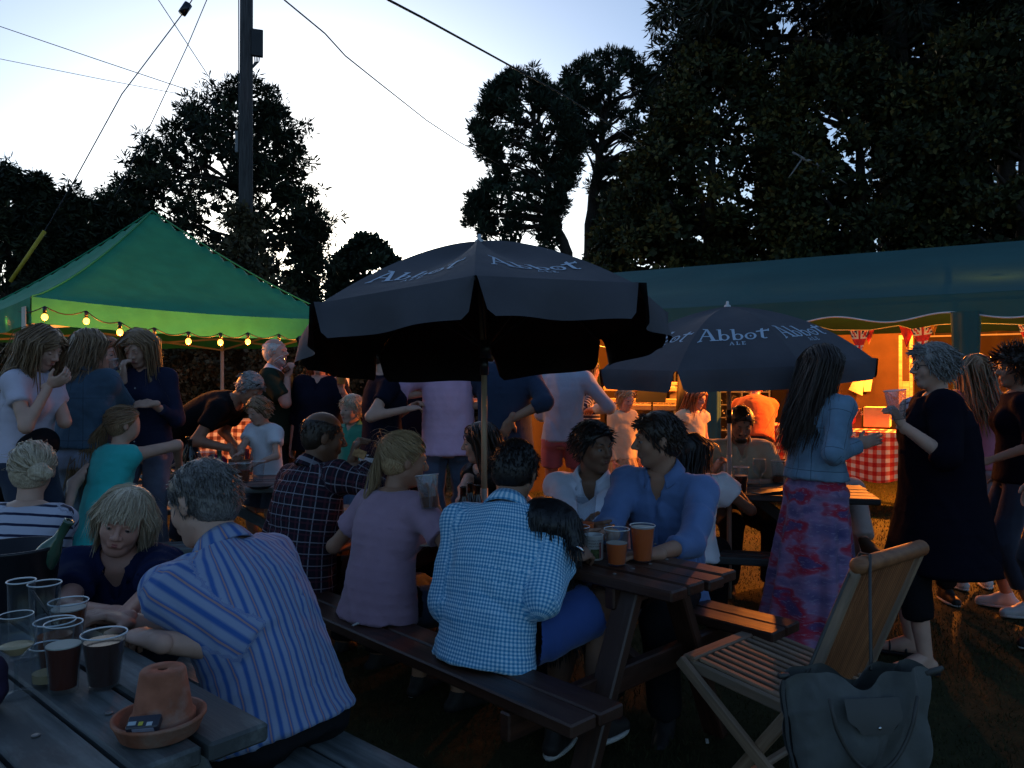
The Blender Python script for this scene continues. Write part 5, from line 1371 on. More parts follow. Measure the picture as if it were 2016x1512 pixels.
# ------------------------------------------------------------------ umbrellas
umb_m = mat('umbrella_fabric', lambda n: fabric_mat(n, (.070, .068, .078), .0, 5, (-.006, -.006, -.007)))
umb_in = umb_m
letter_m = plain('umbrella_print', (.42, .50, .60), .7, .2, .08)
# letters as stroke outlines in a 0..1 high box: list of polygons
def arc(cx, cy, rx, ry, a0, a1, w0, w1, n=14, tilt=0):
    P1 = []; P2 = []
    for i in range(n + 1):
        a = rad(a0 + (a1 - a0) * i / n); w = w0 + (w1 - w0) * abs(math.sin(a + rad(tilt)))
        P1.append((cx + (rx + w / 2) * cos(a), cy + (ry + w / 2) * sin(a))); P2.append((cx + (rx - w / 2) * cos(a), cy + (ry - w / 2) * sin(a)))
    return [(P1[i], P1[i + 1], P2[i + 1], P2[i]) for i in range(n)]
def let_A():
    q = [((-.02, 0), (.05, 0), (.44, .96), (.36, 1.0)), ((.36, 1.0), (.46, 1.02), (.80, 0), (.60, 0)), ((.16, .34), (.18, .40), (.64, .40), (.64, .33))]
    q += [((-.12, -.10), (-.10, -.03), (.14, .05), (.13, -.01)), ((-.12, -.10), (-.02, 0), (.06, .08), (.0, .06)), ((.50, 0), (.50, .05), (.94, .07), (.94, 0)), ((.22, .95), (.2, 1.03), (.46, 1.02), (.40, .96))]
    return q, .86
def let_b():
    q = [((.08, .02), (.20, .0), (.22, .98), (.07, .98)), ((-.02, .94), (.0, 1.0), (.22, 1.02), (.22, .95))] + arc(.34, .27, .19, .24, 0, 360, .13, .07, 22)
    return q, .64
def let_o():
    return arc(.28, .28, .22, .25, 0, 360, .13, .07, 24) + [((.28, .36), (.34, .28), (.28, .20), (.22, .28))], .60
def let_t():
    q = [((.14, .10), (.28, .06), (.30, .86), (.16, .80)), ((-.04, .56), (-.06, .66), (.54, .70), (.56, .60)), ((.50, .56), (.52, .76), (.58, .76), (.56, .56))] + arc(.32, .16, .12, .13, 180, 320, .10, .06, 8)
    return q, .58
def simple(ch):
    if ch == 'A': return [((0, 0), (.12, 0), (.42, 1), (.34, 1)), ((.34, 1), (.46, 1), (.8, 0), (.62, 0)), ((.16, .3), (.18, .4), (.62, .4), (.64, .3)), ((-.08, 0), (-.08, .08), (.2, .08), (.2, 0)), ((.54, 0), (.54, .08), (.88, .08), (.88, 0))], 1.0
    if ch == 'L': return [((.1, 0), (.28, 0), (.28, 1), (.1, 1)), ((0, 0), (0, .12), (.66, .12), (.66, 0)), ((.58, .1), (.58, .34), (.66, .34), (.66, .1)), ((0, .9), (0, 1), (.38, 1), (.38, .9))], .84
    return [((.1, 0), (.28, 0), (.28, 1), (.1, 1)), ((0, 0), (0, .12), (.66, .12), (.66, 0)), ((0, .88), (0, 1), (.64, 1), (.64, .88)), ((.25, .46), (.25, .56), (.52, .56), (.52, .46)), ((.58, .1), (.58, .3), (.66, .3), (.66, .1)), ((.56, .72), (.56, .9), (.64, .9), (.64, .72))], .8
def logo():
    out = []; x = 0
    for f, dx in ((let_A, 0), (let_b, 0), (let_b, 0), (let_o, 0), (let_t, 0)):
        q, w = f(); 
        for p in q: out.append([(a + x, b) for a, b in p])
        x += w + .02
    tw = x; x = tw * .42
    for ch in 'ALE':
        q, w = simple(ch)
        for p in q: out.append([(a * .27 + x, b * .24 - .36) for a, b in p])
        x += w * .27 + .04
    return out, tw
def umbrella(label, pole_xy, R, zc, bx, cy_, p, val, rot0, dome, letters, lsize, lrad, polez=(0, 2.3), polemat=None, collar=.6, tipped=0, pole_base=0., wavy=1., valb=.0):
    """zc rim plane height at the pole, bx/cy_ rim tilt slopes, p peak above the rim"""
    r = empty('parasol', (*pole_xy, 0), 0, label, 'umbrella', 'printed garden parasols'); NRIB = 8
    tl = Vector((-bx, -cy_, 1)).normalized(); Q = Vector((0, 0, 1)).rotation_difference(tl).to_matrix(); Q = np.array(Q)
    def surf(a, rr):
        """a angle from the first rib, rr 0..1 -> local point"""
        k = (a / (2 * pi) * NRIB) % 1.0; c_ = math.cos(pi / NRIB) / math.cos((k - .5) * 2 * pi / NRIB)    # straight rim between ribs
        mid = math.sin(pi * k); edge = c_ * rr ** 1.2 + (1 - rr ** 1.2); z = p * ((1 - rr ** dome) * .90 + .10 * (1 - rr) ** 3)
        z -= (.050 * wavy * mid * math.sin(pi * min(rr, 1) ** .8)) * p / .4
        rad_ = R * rr * edge
        return np.array([rad_ * cos(a + rot0), rad_ * sin(a + rot0), z])
    def place(q): return Q @ q + np.array([0, 0, zc])
    for i in range(NRIB):
        a0 = 2 * pi * i / NRIB; nu, nv = 12, 16
        V, F = sheet(lambda u, v: place(surf(a0 + u * 2 * pi / NRIB * .99999, .012 + .988 * v)), nu, nv)
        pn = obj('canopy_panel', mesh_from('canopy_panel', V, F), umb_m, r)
        # valance flap with rounded ends
        def vf(u, v):
            q = surf(a0 + u * 2 * pi / NRIB * .99999, 1.0); e = min(u, 1 - u); ln = val * (1 - max(0, 1 - e / .075) ** 2.4 * .95) if True else val
            o_ = q / np.linalg.norm(q[:2]); s_ = .02 * math.sin(u * 9 + i * 2) * v * wavy
            am = a0 + .5 * 2 * pi / NRIB + rot0; on = np.array([cos(am), sin(am), 0]) * min(1, v * 4)
            return place(q + on * (.012 + s_ + .012 * v - valb * v) + np.array([0, 0, -ln * v]))
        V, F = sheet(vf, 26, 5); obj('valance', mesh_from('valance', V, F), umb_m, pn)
    wood_r = plain('rib_dark', (.03, .028, .026), .5)
    for i in range(NRIB):
        a = 2 * pi * i / NRIB; q0 = place(surf(a, .03) - np.array([0, 0, .03])); pts = [place(surf(a, t) - np.array([0, 0, .014])) for t in (.05, .3, .55, .8, 1.0)]
        rb = MB().tube(pts, .006, 5).obj('rib', wood_r, r, smooth=True)
        st = MB().tube([place(np.array([0, 0, p - collar * 1.0])) + 0, place(surf(a, .55) - np.array([0, 0, .016]))], .0045, 5).obj('strut', wood_r, rb, smooth=True)
    top_ = place(np.array([0, 0, p])); MB().lathe([(.0, .034), (.007, .032), (.010, .022), (.009, .012), (.02, .004), (.024, -.006)], 12, top_).obj('finial', plain('finial_white', (.6, .6, .6), .5), r, smooth=True)
    joint = np.array([0, 0, 1.50 if zc > 1.6 else 1.2])
    pm = polemat or wood('parasol_pole', (.24, .16, .10), (.42, .29, .18), .5, None, 2)
    MB().tube([(0, 0, pole_base), (0, 0, .95)], .0165, 12).obj('lower_pole', plain('pole_sleeve', (.36, .31, .27), .5), r, smooth=True)
    MB().tube([(0, 0, .90), joint], .0135, 12).obj('pole', pm, r, smooth=True)
    MB().tube([joint - (0, 0, .04), joint + (0, 0, .05)], .019, 12).obj('tilt_joint', BLACKP, r, smooth=True)
    MB().tube([joint, place(np.array([0, 0, p - .01]))], .0145, 12).obj('upper_pole', pm, r, smooth=True)
    hub = place(np.array([0, 0, p - collar])); MB().tube([hub - (0, 0, .04), hub + (0, 0, .04)], .026, 10).obj('runner', BLACKP, r, smooth=True)
    lg, tw = logo()
    for i in letters:
        a_mid = 2 * pi * (i + .5) / NRIB; V = []; F = []
        for pl in lg:
            # subdivide each stroke so that it follows the fabric
            pl = [np.array(q) for q in pl]; kk = 4
            base = len(V)
            for s1 in range(kk + 1):
                for s2 in range(3):
                    A_ = pl[0] + (pl[3] - pl[0]) * (s2 / 2); B_ = pl[1] + (pl[2] - pl[1]) * (s2 / 2); q = A_ + (B_ - A_) * (s1 / kk)
                    x = (q[0] - tw / 2) * lsize; y = (q[1] - .3) * lsize
                    rr = (lrad * R - y); ang = a_mid + math.atan2(x, rr); rr_ = math.hypot(x, rr) / R
                    # sheet is polar; undo the straight-rim narrowing
                    k_ = (ang / (2 * pi) * NRIB) % 1.0; c_ = math.cos(pi / NRIB) / math.cos((k_ - .5) * 2 * pi / NRIB); rv = rr_ / (c_ * rr_ ** 1.2 + 1 - rr_ ** 1.2)
                    s_ = surf(ang, min(rv, .995)); V.append(place(s_ + np.array([0, 0, .0035])))
            for s1 in range(kk):
                for s2 in range(2): F.append([base + s1 * 3 + s2, base + s1 * 3 + s2 + 1, base + (s1 + 1) * 3 + s2 + 1, base + (s1 + 1) * 3 + s2])
        obj('lettering', mesh_from('lettering', V, np.array(F)), letter_m, r)
    return r
# first rib of each points at the camera (-y)
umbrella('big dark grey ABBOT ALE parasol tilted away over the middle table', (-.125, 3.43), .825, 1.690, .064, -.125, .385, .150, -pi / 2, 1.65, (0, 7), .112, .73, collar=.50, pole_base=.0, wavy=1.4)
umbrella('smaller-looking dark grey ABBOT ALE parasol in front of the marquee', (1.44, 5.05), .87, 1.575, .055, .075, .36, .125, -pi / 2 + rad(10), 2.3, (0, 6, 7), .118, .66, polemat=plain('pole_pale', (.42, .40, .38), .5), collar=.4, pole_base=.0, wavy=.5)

# ------------------------------------------------------------------ cups, glasses, bottles
plasticm = glass_mat('clear_plastic', (.80, .82, .84), .05); glassm = glass_mat('clear_glass', (.82, .86, .88), .02)
frosted = glass_mat('frosted_plastic', (.78, .76, .74), .3)
ale = liquid('dark_ale', (.060, .012, .004)); amber = liquid('amber_ale', (.30, .075, .015)); orange = liquid('orange_drink', (1.0, .22, .03)); wine = liquid('white_wine', (.75, .60, .35)); foamm = plain('foam', (.62, .56, .46), .8)
def cup(label, p, h=.135, r0=.031, r1=.045, fill=.0, liq=None, m=None, name='plastic_cup', cat='cup', foam=0, group='clear plastic cups', tilt=None, rimw=.0028):
    r = empty(name, p, 0, label, cat, group); m = m or plasticm; th = .0012; R_ = lambda z: r0 + (r1 - r0) * z / h
    prof = [(0, .002), (r0 * .9, .001), (r0, .003), (R_(h), h)]
    MB().lathe(prof, 28).obj('wall', m, r, smooth=True)
    MB().tube([((R_(h) + .0012) * cos(a), (R_(h) + .0012) * sin(a), h) for a in np.linspace(0, 2 * pi, 29)], .0020, 5, False).obj('rim', plain('rim_pale', (.60, .62, .64), .25, .6), r, smooth=True)
    if fill:
        zf = h * fill; rr = lambda z: R_(z) - .0022
        mb = MB().lathe([(0, .007), (rr(.007), .007), (rr(zf), zf), (0, zf)], 24); mb.obj('drink', liq, r, smooth=False)
        if foam: MB().lathe([(0, zf + .001), (rr(zf), zf + .001), (rr(zf + foam), zf + foam), (0, zf + foam)], 24).obj('foam', foamm, r)
    if tilt: r.rotation_euler = tilt
    return r
def wineglass(label, p, h=.19, fill=0, liq=None, group=None, rb=.036, tilt=None):
    r = empty('wine_glass', p, 0, label, 'glass', group); hb = h * .52
    prof = [(.036, 0), (.034, .003), (.006, .008), (.0042, .02), (.0042, h - hb - .01), (.012, h - hb), (rb * .86, h - hb * .75), (rb, h - hb * .45), (rb * .82, h)]
    MB().lathe(prof, 26).obj('bowl', glassm, r, smooth=True); MB().tube([(rb * .82 * cos(a), rb * .82 * sin(a), h) for a in np.linspace(0, 2 * pi, 25)], .0013, 5, False).obj('rim', MATS['rim_pale'], r, smooth=True)
    if fill: z1 = h - hb + hb * fill; MB().lathe([(0, h - hb + .004), (.012, h - hb + .004), (rb * .84, min(h - hb * .73, z1)), (rb * .92 if fill > .3 else rb * .6, z1), (0, z1)], 22).obj('wine', liq, r)
    if tilt: r.rotation_euler = tilt
    return r
def bottle(label, p, h=.30, r_=.037, m=None, rot=None, group=None, lab=None):
    r = empty('bottle', p, 0, label, 'bottle', group)
    MB().lathe([(0, 0), (r_ * .95, 0), (r_, .005), (r_, h * .58), (r_ * .8, h * .68), (.014, h * .80), (.0135, h * .97), (.0155, h * .975), (.0155, h), (.010, h)], 20).obj('glass_body', m, r, smooth=True)
    if lab: MB().lathe([(r_ + .0008, h * .18), (r_ + .0008, h * .45)], 20).obj('paper_label', lab, r, smooth=True)
    if rot: r.rotation_euler = rot
    return r
cup('cup of near-black ale on the grey table beside the flowerpot', atz(205, 1350, .742), .118, .031, .046, .86, ale)
# bulging pint glass of ale
gl = empty('pint_glass', atz(125, 1360, .742), 0, 'two-thirds full pint glass of dark red ale', 'glass')
MB().lathe([(.029, 0), (.030, .004), (.0305, .03), (.034, .08), (.0375, .108), (.039, .118), (.0375, .128), (.039, .150)], 30).obj('wall', glassm, gl, smooth=True)
MB().lathe([(0, .010), (.0265, .010), (.0275, .03), (.0325, .08), (.0348, .100), (0, .100)], 28).obj('ale', liquid('red_ale', (.13, .022, .006)), gl)
MB().lathe([(0, .1005), (.0348, .1005), (.0350, .103), (0, .103)], 28).obj('foam', foamm, gl); MB().tube([(.038 * cos(a), .038 * sin(a), .150) for a in np.linspace(0, 2 * pi, 29)], .0016, 5, False).obj('rim', MATS['rim_pale'], gl, smooth=True)
cup('wide tumbler of pale beer right behind the pint glass', atz(108, 1318, .742), .115, .030, .043, .72, amber, glassm, 'tumbler', 'glass', group=None)
cup('plastic cup of amber beer nearest the woman\'s forearm', atz(135, 1262, .742), .105, .031, .046, .80, amber, foam=.004)
cup('empty tall glass with a black straw', atz(88, 1290, .742), .180, .029, .036, 0, None, glassm, 'highball_glass', 'glass', group=None)
s_ = atz(88, 1290, .742); tag(MB().tube([(0, .01, .01), (-.01, 0, .10), (-.045, -.02, .175)], .0032, 7).obj('drinking_straw', BLACKP, None, s_ + (.045, -.03, 0), smooth=True), 'black straw leaning in the empty tall glass', 'straw')
cup('tall narrow empty glass behind the wine glass', atz(42, 1300, .742), .195, .026, .030, 0, None, glassm, 'slim_glass', 'glass', group=None)
wineglass('nearly empty wine glass at the left edge of the grey table', atz(32, 1368, .742), .175, .30, wine, None, .040)
cup('squat clear tumbler between the wine glass and the pint', atz(92, 1345, .742), .085, .030, .034, .3, wine, glassm, 'tumbler', 'glass', group=None)
# wine bucket with bottle
bk = empty('ice_bucket', atz(22, 1205, .742), 0, 'large matt black wine bucket at the far end of the grey table', 'bucket')
MB().lathe([(0, 0), (.105, 0), (.108, .004), (.130, .185), (.134, .19), (.134, .198), (.127, .198), (.102, .008), (0, .008)], 40).obj('pail', plain('bucket_black', (.010, .010, .013), .35, .5), bk, smooth=True)
b_ = atz(22, 1205, .742) + np.array([.01, 0, .02]); greenglass = plain('green_bottle_glass', (.035, .085, .055), .12, .6, .15)
bottle('green wine bottle leaning in the black bucket', b_, .30, .037, greenglass, (0, rad(33), 0))
# terracotta pot turned over on its saucer
terra = mat('terracotta', lambda n: (lambda t: (t.base(t.mix(t.ramp(t.noise(9, 6, t.obj(), .65), [(.5, (0, 0, 0)), (.7, (1, 1, 1))]), t.ramp(t.noise(26, 4, t.obj()), [(.3, (.20, .065, .030)), (.7, (.33, .115, .060))]), (.30, .20, .15))), t.set(Roughness=.9), t.bump(t.noise(90, 5, t.obj()), .35, .004), t.m)[-1])(NT(n)))
pp_ = atz(314, 1442, .742)
sa = empty('plant_saucer', pp_, 0, 'terracotta saucer used as an ashtray under the upturned pot', 'saucer')
MB().lathe([(0, 0), (.068, 0), (.072, .003), (.0835, .030), (.086, .032), (.086, .037), (.079, .037), (.068, .010), (0, .009)], 44).obj('dish', terra, sa, smooth=True)
pot = empty('flowerpot', pp_ + (.004, .006, .0105), 0, 'upturned terracotta flowerpot standing in its saucer', 'flowerpot')
MB().lathe([(.052, 0), (.058, 0), (.060, .003), (.060, .024), (.057, .027), (.0545, .027), (.042, .108), (.039, .112), (.010, .112), (.009, .105), (.030, .104)], 44).obj('shell', terra, pot, smooth=True)
pk = MB().obox((0, 0, 0), nrm((1, .12, 0)), nrm((-.12, 1, 0)), (0, 0, 1), .029, .014, .008, .002).obj('tobacco_packet', plain('packet_dark', (.02, .022, .035), .35, .5), None, pp_ + (.002, -.066, .046), rot=(rad(28), 0, 0)); tag(pk, 'small dark printed packet propped in the saucer against the pot', 'packet')
for x_, w_, c_ in ((-.018, .007, (.35, .42, .46)), (-.002, .004, (.45, .40, .05)), (.014, .005, (.42, .46, .48))): MB().obox((x_, -.006, .0085), (1, .12, 0), (-.12, 1, 0), (0, 0, 1), w_, .004, .0005).obj('print', plain('print%d' % int(x_ * 1000), c_, .4), pk)
MB().obox((.004, -.0143, 0), (1, .12, 0), (0, 0, 1), (.12, -1, 0), .019, .005, .0006).obj('print', plain('print_grey', (.22, .23, .30), .5), pk)
V, F = surfnet([ellip((0, 0, 0), (.055, .05, .035), None, .02), ellip((.01, .02, .035), (.035, .03, .035), None, .02), rcone((0, .02, .05), (-.02, .03, .085), .022, .012, .02)], .005); V = wrinkle(V, F, .006, 30, 2)
tag(obj('purple_pouch', mesh_from('purple_pouch', V, F, True, V), plain('purple_cloth', (.020, .012, .032), .8, .2, .3, 30), None, atz(-30, 1400, .742) + (-.02, .0, .034)), 'dark purple cloth pouch at the left end of the grey table', 'pouch')

# middle table
cup('half-full plastic cup of orange beer near the table end', atz(1214, 1112, .742), .135, .033, .047, .60, orange, foam=.003)
cup('brim-full plastic cup of orange beer nearest the table end', atz(1265, 1105, .742), .138, .034, .047, .93, orange, foam=.003)
cup('plastic cup with a last third of orange beer behind the mug handle', atz(1137, 1103, .742), .130, .032, .045, .42, orange)
mugp = atz(1168, 1100, .742); mug = empty('mug', mugp, 0, 'white china mug printed with black lines of text and a green panel', 'mug')
china = plain('china', (.52, .52, .50), .25, .5, .03)
MB().lathe([(0, 0), (.037, 0), (.039, .003), (.039, .092), (.0405, .095), (.037, .095), (.0355, .09), (.0355, .008), (0, .008)], 40).obj('body', china, mug, smooth=True)
MB().tube([(-.038 - .024 * math.sin(a), -.006, .048 + .030 * math.cos(a)) for a in np.linspace(.15, pi - .15, 12)], .0052, 8).obj('handle', china, mug, smooth=True)
def wrap(x, z, rr=.0396): a = -pi / 2 + x / .039; return (rr * cos(a), rr * sin(a), z)
V, F = sheet(lambda u, v: wrap(-.014 + u * .034, .008 + v * .036), 12, 2); obj('print', mesh_from('print', V, F), plain('print_green', (.07, .10, .035), .5, .3, .6, 120), mug)
V, F = sheet(lambda u, v: wrap(.021 + u * .007, .010 + v * .06), 4, 2); obj('print', mesh_from('print', V, F), plain('print_red', (.30, .05, .05), .5, .3, .6, 160), mug)
def text_on(parent, txt, mp, size, m, name='text'):
    cu = bpy.data.curves.new('t', 'FONT'); cu.body = txt; cu.size = 1; cu.align_x = 'CENTER'; cu.resolution_u = 2; to = bpy.data.objects.new('t', cu); COL.objects.link(to)
    dg = bpy.context.evaluated_depsgraph_get(); me = bpy.data.meshes.new_from_object(to.evaluated_get(dg)); bpy.data.objects.remove(to); bpy.data.curves.remove(cu)
    bm = bmesh.new(); bm.from_mesh(me); bmesh.ops.triangulate(bm, faces=bm.faces)
    for v in bm.verts: v.co = Vector(tuple(map(float, mp(v.co.x * size, v.co.y * size))))
    bm.to_mesh(me); bm.free(); return obj(name, me, m, parent)
inkm = plain('ink_black', (.015, .015, .018), .6)
for ln, z_ in (('TO DAD, I\'M IN', .073), ('DANGER PLEASE', .0625), ('HELP THEM!', .052)): text_on(mug, ln, lambda x, y, z_=z_: wrap(x + .004, z_ + y, .0398), .0088, inkm)
cup('plastic cup standing by the gingham shirt man\'s shoulder', at(832, 1010, 3.35) * [1, 1, 0] + [0, 0, .742], .10, .03, .042, .3, amber)
bm_ = plain('brown_bottle_glass', (.012, .006, .004), .12, .6)
for i, (px, Y, lb) in enumerate(((912, 3.30, 'dark beer bottle nearest the gingham shirt man'), (926, 3.42, 'middle dark beer bottle of three on the table'), (940, 3.36, 'dark beer bottle in front of the sunglasses woman'))):
    p = at(px, 1000, Y); p[2] = .742; bottle(lb, p, .235, .030, bm_, None, 'dark beer bottles on the middle table')
p = at(1024, 1000, 3.3); p[2] = .742; wineglass('wine glass seen past the gingham man\'s ear', p, .20, .3, wine)
pz = MB().box(-.10, .10, -.07, .07, 0, .006, .002).obj('paper_tray', plain('card_tray', (.5, .48, .42), .8), None, (-.33, 3.25, .742)); tag(pz, 'cardboard tray beside the mauve shirt woman', 'tray')

# far left table things
def on3(px, py, z=.742): return atz(px, py, z)
for px, py, h_, fl, lq, lb in ((450, 952, .135, .42, amber, 'cup of ale with less than half left, leftmost of three on the far table'), (480, 950, .135, .62, amber, 'cup of ale more than half full, middle of three on the far table'), (508, 947, .14, .0, None, 'empty cup, rightmost of three on the far table')):
    cup(lb, on3(px, py), h_, .034, .048, fl, lq)
tag(MB().lathe([(0, 0), (.05, 0), (.085, .022), (.08, .024), (.045, .006), (0, .006)], 24).obj('ash_dish', plain('dish_dark', (.02, .02, .022), .4), None, on3(512, 962), smooth=True), 'small black dish by the empty cup on the far table', 'dish')
cb = empty('crisp_bowl', on3(290, 950) + (0, .15, 0), 0, 'shallow bowl piled with crisps under the girl\'s arm', 'bowl')
MB().lathe([(0, 0), (.09, 0), (.15, .05), (.145, .052), (.085, .008), (0, .008)], 30).obj('bowl', plain('bowl_white', (.5, .5, .48), .4), cb, smooth=True)
rng = random.Random(4); mcr = [plain('crisp%d' % k, c, .7) for k, c in enumerate(((.50, .34, .10), (.42, .26, .07), (.55, .42, .16)))]
crm = []
for k in range(3):
    mb = MB(); 
    mb.v = [(.024 * cos(a) * (1 + .2 * k), .017 * sin(a), .006 * math.cos(2 * a + k)) for a in np.linspace(0, 2 * pi, 9)[:-1]] + [(0, 0, .002)]; mb.f = [(j, (j + 1) % 8, 8) for j in range(8)]; crm.append(mb.mesh('crisp'))
for k in range(60):
    a, rr = rng.uniform(0, 6.28), rng.uniform(0, .115); o = obj('crisp', crm[k % 3], None, cb, (rr * cos(a), rr * sin(a), .038 + .05 * (1 - (rr / .13) ** 2) + rng.uniform(-.008, .008)), (rng.uniform(-.8, .8), rng.uniform(-.8, .8), rng.uniform(0, 6)))
for k in range(3): crm[k].materials.append(mcr[k])
mag = tag(MB().ball((0, 0, 0), .085, 20, 12, (1, .9, .85)).obj('magenta_bag', plain('magenta_cloth', (.22, .012, .09), .7, .3, .3, 20), None, on3(402, 935) + (0, .22, .07), smooth=True), 'crumpled magenta bag among the drinks on the far table', 'bag')
jg = cup('straight-sided pink-tinted jug beside the magenta bag', on3(392, 950) + (0, .12, 0), .20, .045, .058, .4, liquid('pink_drink', (.35, .05, .06)), None, 'jug', 'jug', group=None)
cup('dark blue plastic beaker on the far table', on3(366, 950), .12, .032, .042, 0, None, plain('blue_plastic', (.02, .03, .09), .3, .5), 'beaker', 'cup', group=None)
bottle('green beer bottle left of the three cups', on3(432, 958), .24, .030, greenglass)
bottle('tall dark wine bottle with foil neck on the far table', on3(345, 955) + (0, .2, 0), .31, .037, plain('wine_bottle_dark', (.008, .012, .010), .12, .6), lab=plain('paper', (.6, .6, .5)))
bottle('dark wine bottle right beside the tall one', on3(329, 965) + (0, .35, 0), .30, .037, MATS['wine_bottle_dark'], lab=plain('paper', (.6, .6, .5)))
# wooden tub of cutlery
tb = empty('cutlery_box', on3(466, 935) + (0, .25, 0), 0, 'small wooden box of bottles and cutlery the boy reaches for', 'box')
bxm = wood('box_wood', (.14, .09, .06), (.26, .18, .12), .8)
for a in range(4): MB().obox((.12 * cos(a * pi / 2), .08 * sin(a * pi / 2), .05), (-math.sin(a * pi / 2), cos(a * pi / 2), 0), (cos(a * pi / 2), sin(a * pi / 2), 0), (0, 0, 1), .08 if a % 2 == 0 else .12, .006, .05).obj('panel', bxm, tb)
MB().box(-.11, .11, -.07, .07, .002, .010).obj('bottom', bxm, tb)
for k in range(7): MB().tube([(-.08 + .026 * k, rng.uniform(-.04, .04), .02), (-.09 + .03 * k + rng.uniform(-.02, .02), rng.uniform(-.05, .05), .15 + rng.uniform(0, .04))], .009, 7).obj('jar', plain('jar%d' % (k % 3), ((.25, .02, .03), (.3, .3, .28), (.12, .02, .05))[k % 3], .3, .5), tb, smooth=True)
# small-umbrella table things
def on4(px, py): return atz(px, py, .742)
cup('pint cup of dark beer in front of the man in the cream polo', on4(1459, 972), .165, .033, .045, .66, ale, foam=.005, group=None)
wineglass('big clear goblet to the right of the dark beer', on4(1495, 966), .20, 0, None, None, .044)
cup('plastic cup half hidden behind the floral skirt woman', on4(1532, 950), .15, .035, .047, .3, amber, group=None)
cup('narrow white glass left of the thin pole', on4(1424, 950), .13, .012, .015, 0, None, plain('white_tube', (.5, .5, .5), .4), 'tea_light_holder', 'holder', group=None)
tag(MB().box(-.12, .12, -.05, .05, 0, .014, .004).obj('black_wallet', BLACKP, None, on4(1520, 970), rot=(0, rad(-4), rad(18))), 'long black wallet lying on the small-umbrella table', 'wallet')

# ------------------------------------------------------------------ checked cloths on the bar tables
def check_mat(name, a, b, mid):
    return cloth(name, (.5, .1, .1), pattern=P_gingham(a, b, mid, .085), var=.06)
chk = check_mat('red_check', (.62, .56, .50), (.40, .012, .010), (.52, .12, .08)); chk2 = check_mat('brown_check', (.62, .54, .42), (.08, .02, .012), (.30, .14, .09))
def cloth_table(label, c, ang, L, W, z, drop, m, hang_seed=0):
    r = empty('trestle_table', c, ang, label, 'table')
    MB().box(-L / 2, L / 2, -W / 2, W / 2, z - .03, z - .004, .003).obj('top', bxm, r)
    for x in (-L / 2 + .1, L / 2 - .1):
        for y in (-W / 2 + .08, W / 2 - .08): MB().tube([(x, y, 0), (x, y, z - .03)], .018, 8).obj('leg', metal, r, smooth=True)
    tc = empty('tablecloth', c, ang, label.split(' table')[0] + ' cloth hanging over its table', 'tablecloth')
    V = []; F = []; fb = []; per = 2 * (L + W); n = 150
    for i in range(n + 1):
        s_ = i / n * per; 
        if s_ < L: x, y, nx, ny = -L / 2 + s_, -W / 2, 0, -1
        elif s_ < L + W: x, y, nx, ny = L / 2, -W / 2 + (s_ - L), 1, 0
        elif s_ < 2 * L + W: x, y, nx, ny = L / 2 - (s_ - L - W), W / 2, 0, 1
        else: x, y, nx, ny = -L / 2, W / 2 - (s_ - 2 * L - W), -1, 0
        for k in range(9):
            d = k / 8; o_ = .01 + d * (.05 + .04 * math.sin(s_ * 13 + hang_seed)); V.append((x + nx * o_, y + ny * o_, z - d * (drop + .04 * math.sin(s_ * 7 + hang_seed)))); fb.append((s_, z - d * drop, 0))
    for i in range(n):
        for k in range(8): F.append([i * 9 + k, (i + 1) * 9 + k, (i + 1) * 9 + k + 1, i * 9 + k + 1])
    obj('skirt', mesh_from('skirt', V, np.array(F), True, fb), m, tc)
    V = [(-L / 2 - .01, -W / 2 - .01, z), (L / 2 + .01, -W / 2 - .01, z), (L / 2 + .01, W / 2 + .01, z), (-L / 2 - .01, W / 2 + .01, z)]; obj('top_cloth', mesh_from('top', V, np.array([[0, 1, 2, 3]]), False, V), m, tc)
    return r
cloth_table('brown and cream checked far gazebo table', (-3.35, 8.55, 0), rad(0), 2.6, .7, 1.02, .55, chk2)
t_, Y_ = Mpx(1545, 1.6); p_ = M(t_, 1.6, 0); cloth_table('red checked corner table behind the polo man', p_, rad(MA), .75, .6, .93, .42, chk, 1)
t_, Y_ = Mpx(1712, 1.3); p_ = M(t_, 1.3, 0); cloth_table('red checked bar table in the marquee', p_, rad(MA), 1.5, .6, .90, .5, chk, 2)
# apron-like brown checked cloth at its end and boxes on it
def Mbox(name, label, px0, px1, pz0, pz1, n_, dep, m, cat, rz=0, tiltx=0):
    t0, z0 = Mpx(px0, n_, py=pz1); t1, z1 = Mpx(px1, n_, py=pz0); r = MB().box(0, t1 - t0, 0, dep, 0, z1 - z0, .004).obj(name, m, None, M(t0, n_, z0), (tiltx, 0, rad(MA) + rz)); return tag(r, label, cat)
kraft = plain('kraft_card', (.50, .36, .17), .8, .2, .15, 6)
bx_ = Mbox('cardboard_box', 'square cardboard cider box lit orange on the bar table', 1700, 1752, 802, 840, 1.15, .25, kraft, 'box')
Mbox('pump_clip_board', 'dark display board with Lilley\'s lettering left of the cardboard box', 1655, 1696, 804, 842, 1.2, .03, plain('board_dark', (.10, .045, .018), .6), 'sign')
t0, z0 = Mpx(1677, 1.17, py=817); text_on(None, 'Lilley\'s', lambda x, y: M(t0 + x, 1.185, z0 + y), .09, plain('text_cream', (.6, .5, .35), .6), 'sign_lettering'); o_ = S.objects['sign_lettering']; o_.parent = S.objects['pump_clip_board']; o_.matrix_parent_inverse = Matrix.LocRotScale(Vector(tuple(M(Mpx(1655, 1.2, py=842)[0], 1.2, Mpx(1655, 1.2, py=842)[1]))), Matrix.Rotation(rad(MA), 3, 'Z'), None).inverted()
tt0, zz0 = Mpx(1674, 1.16, py=826)
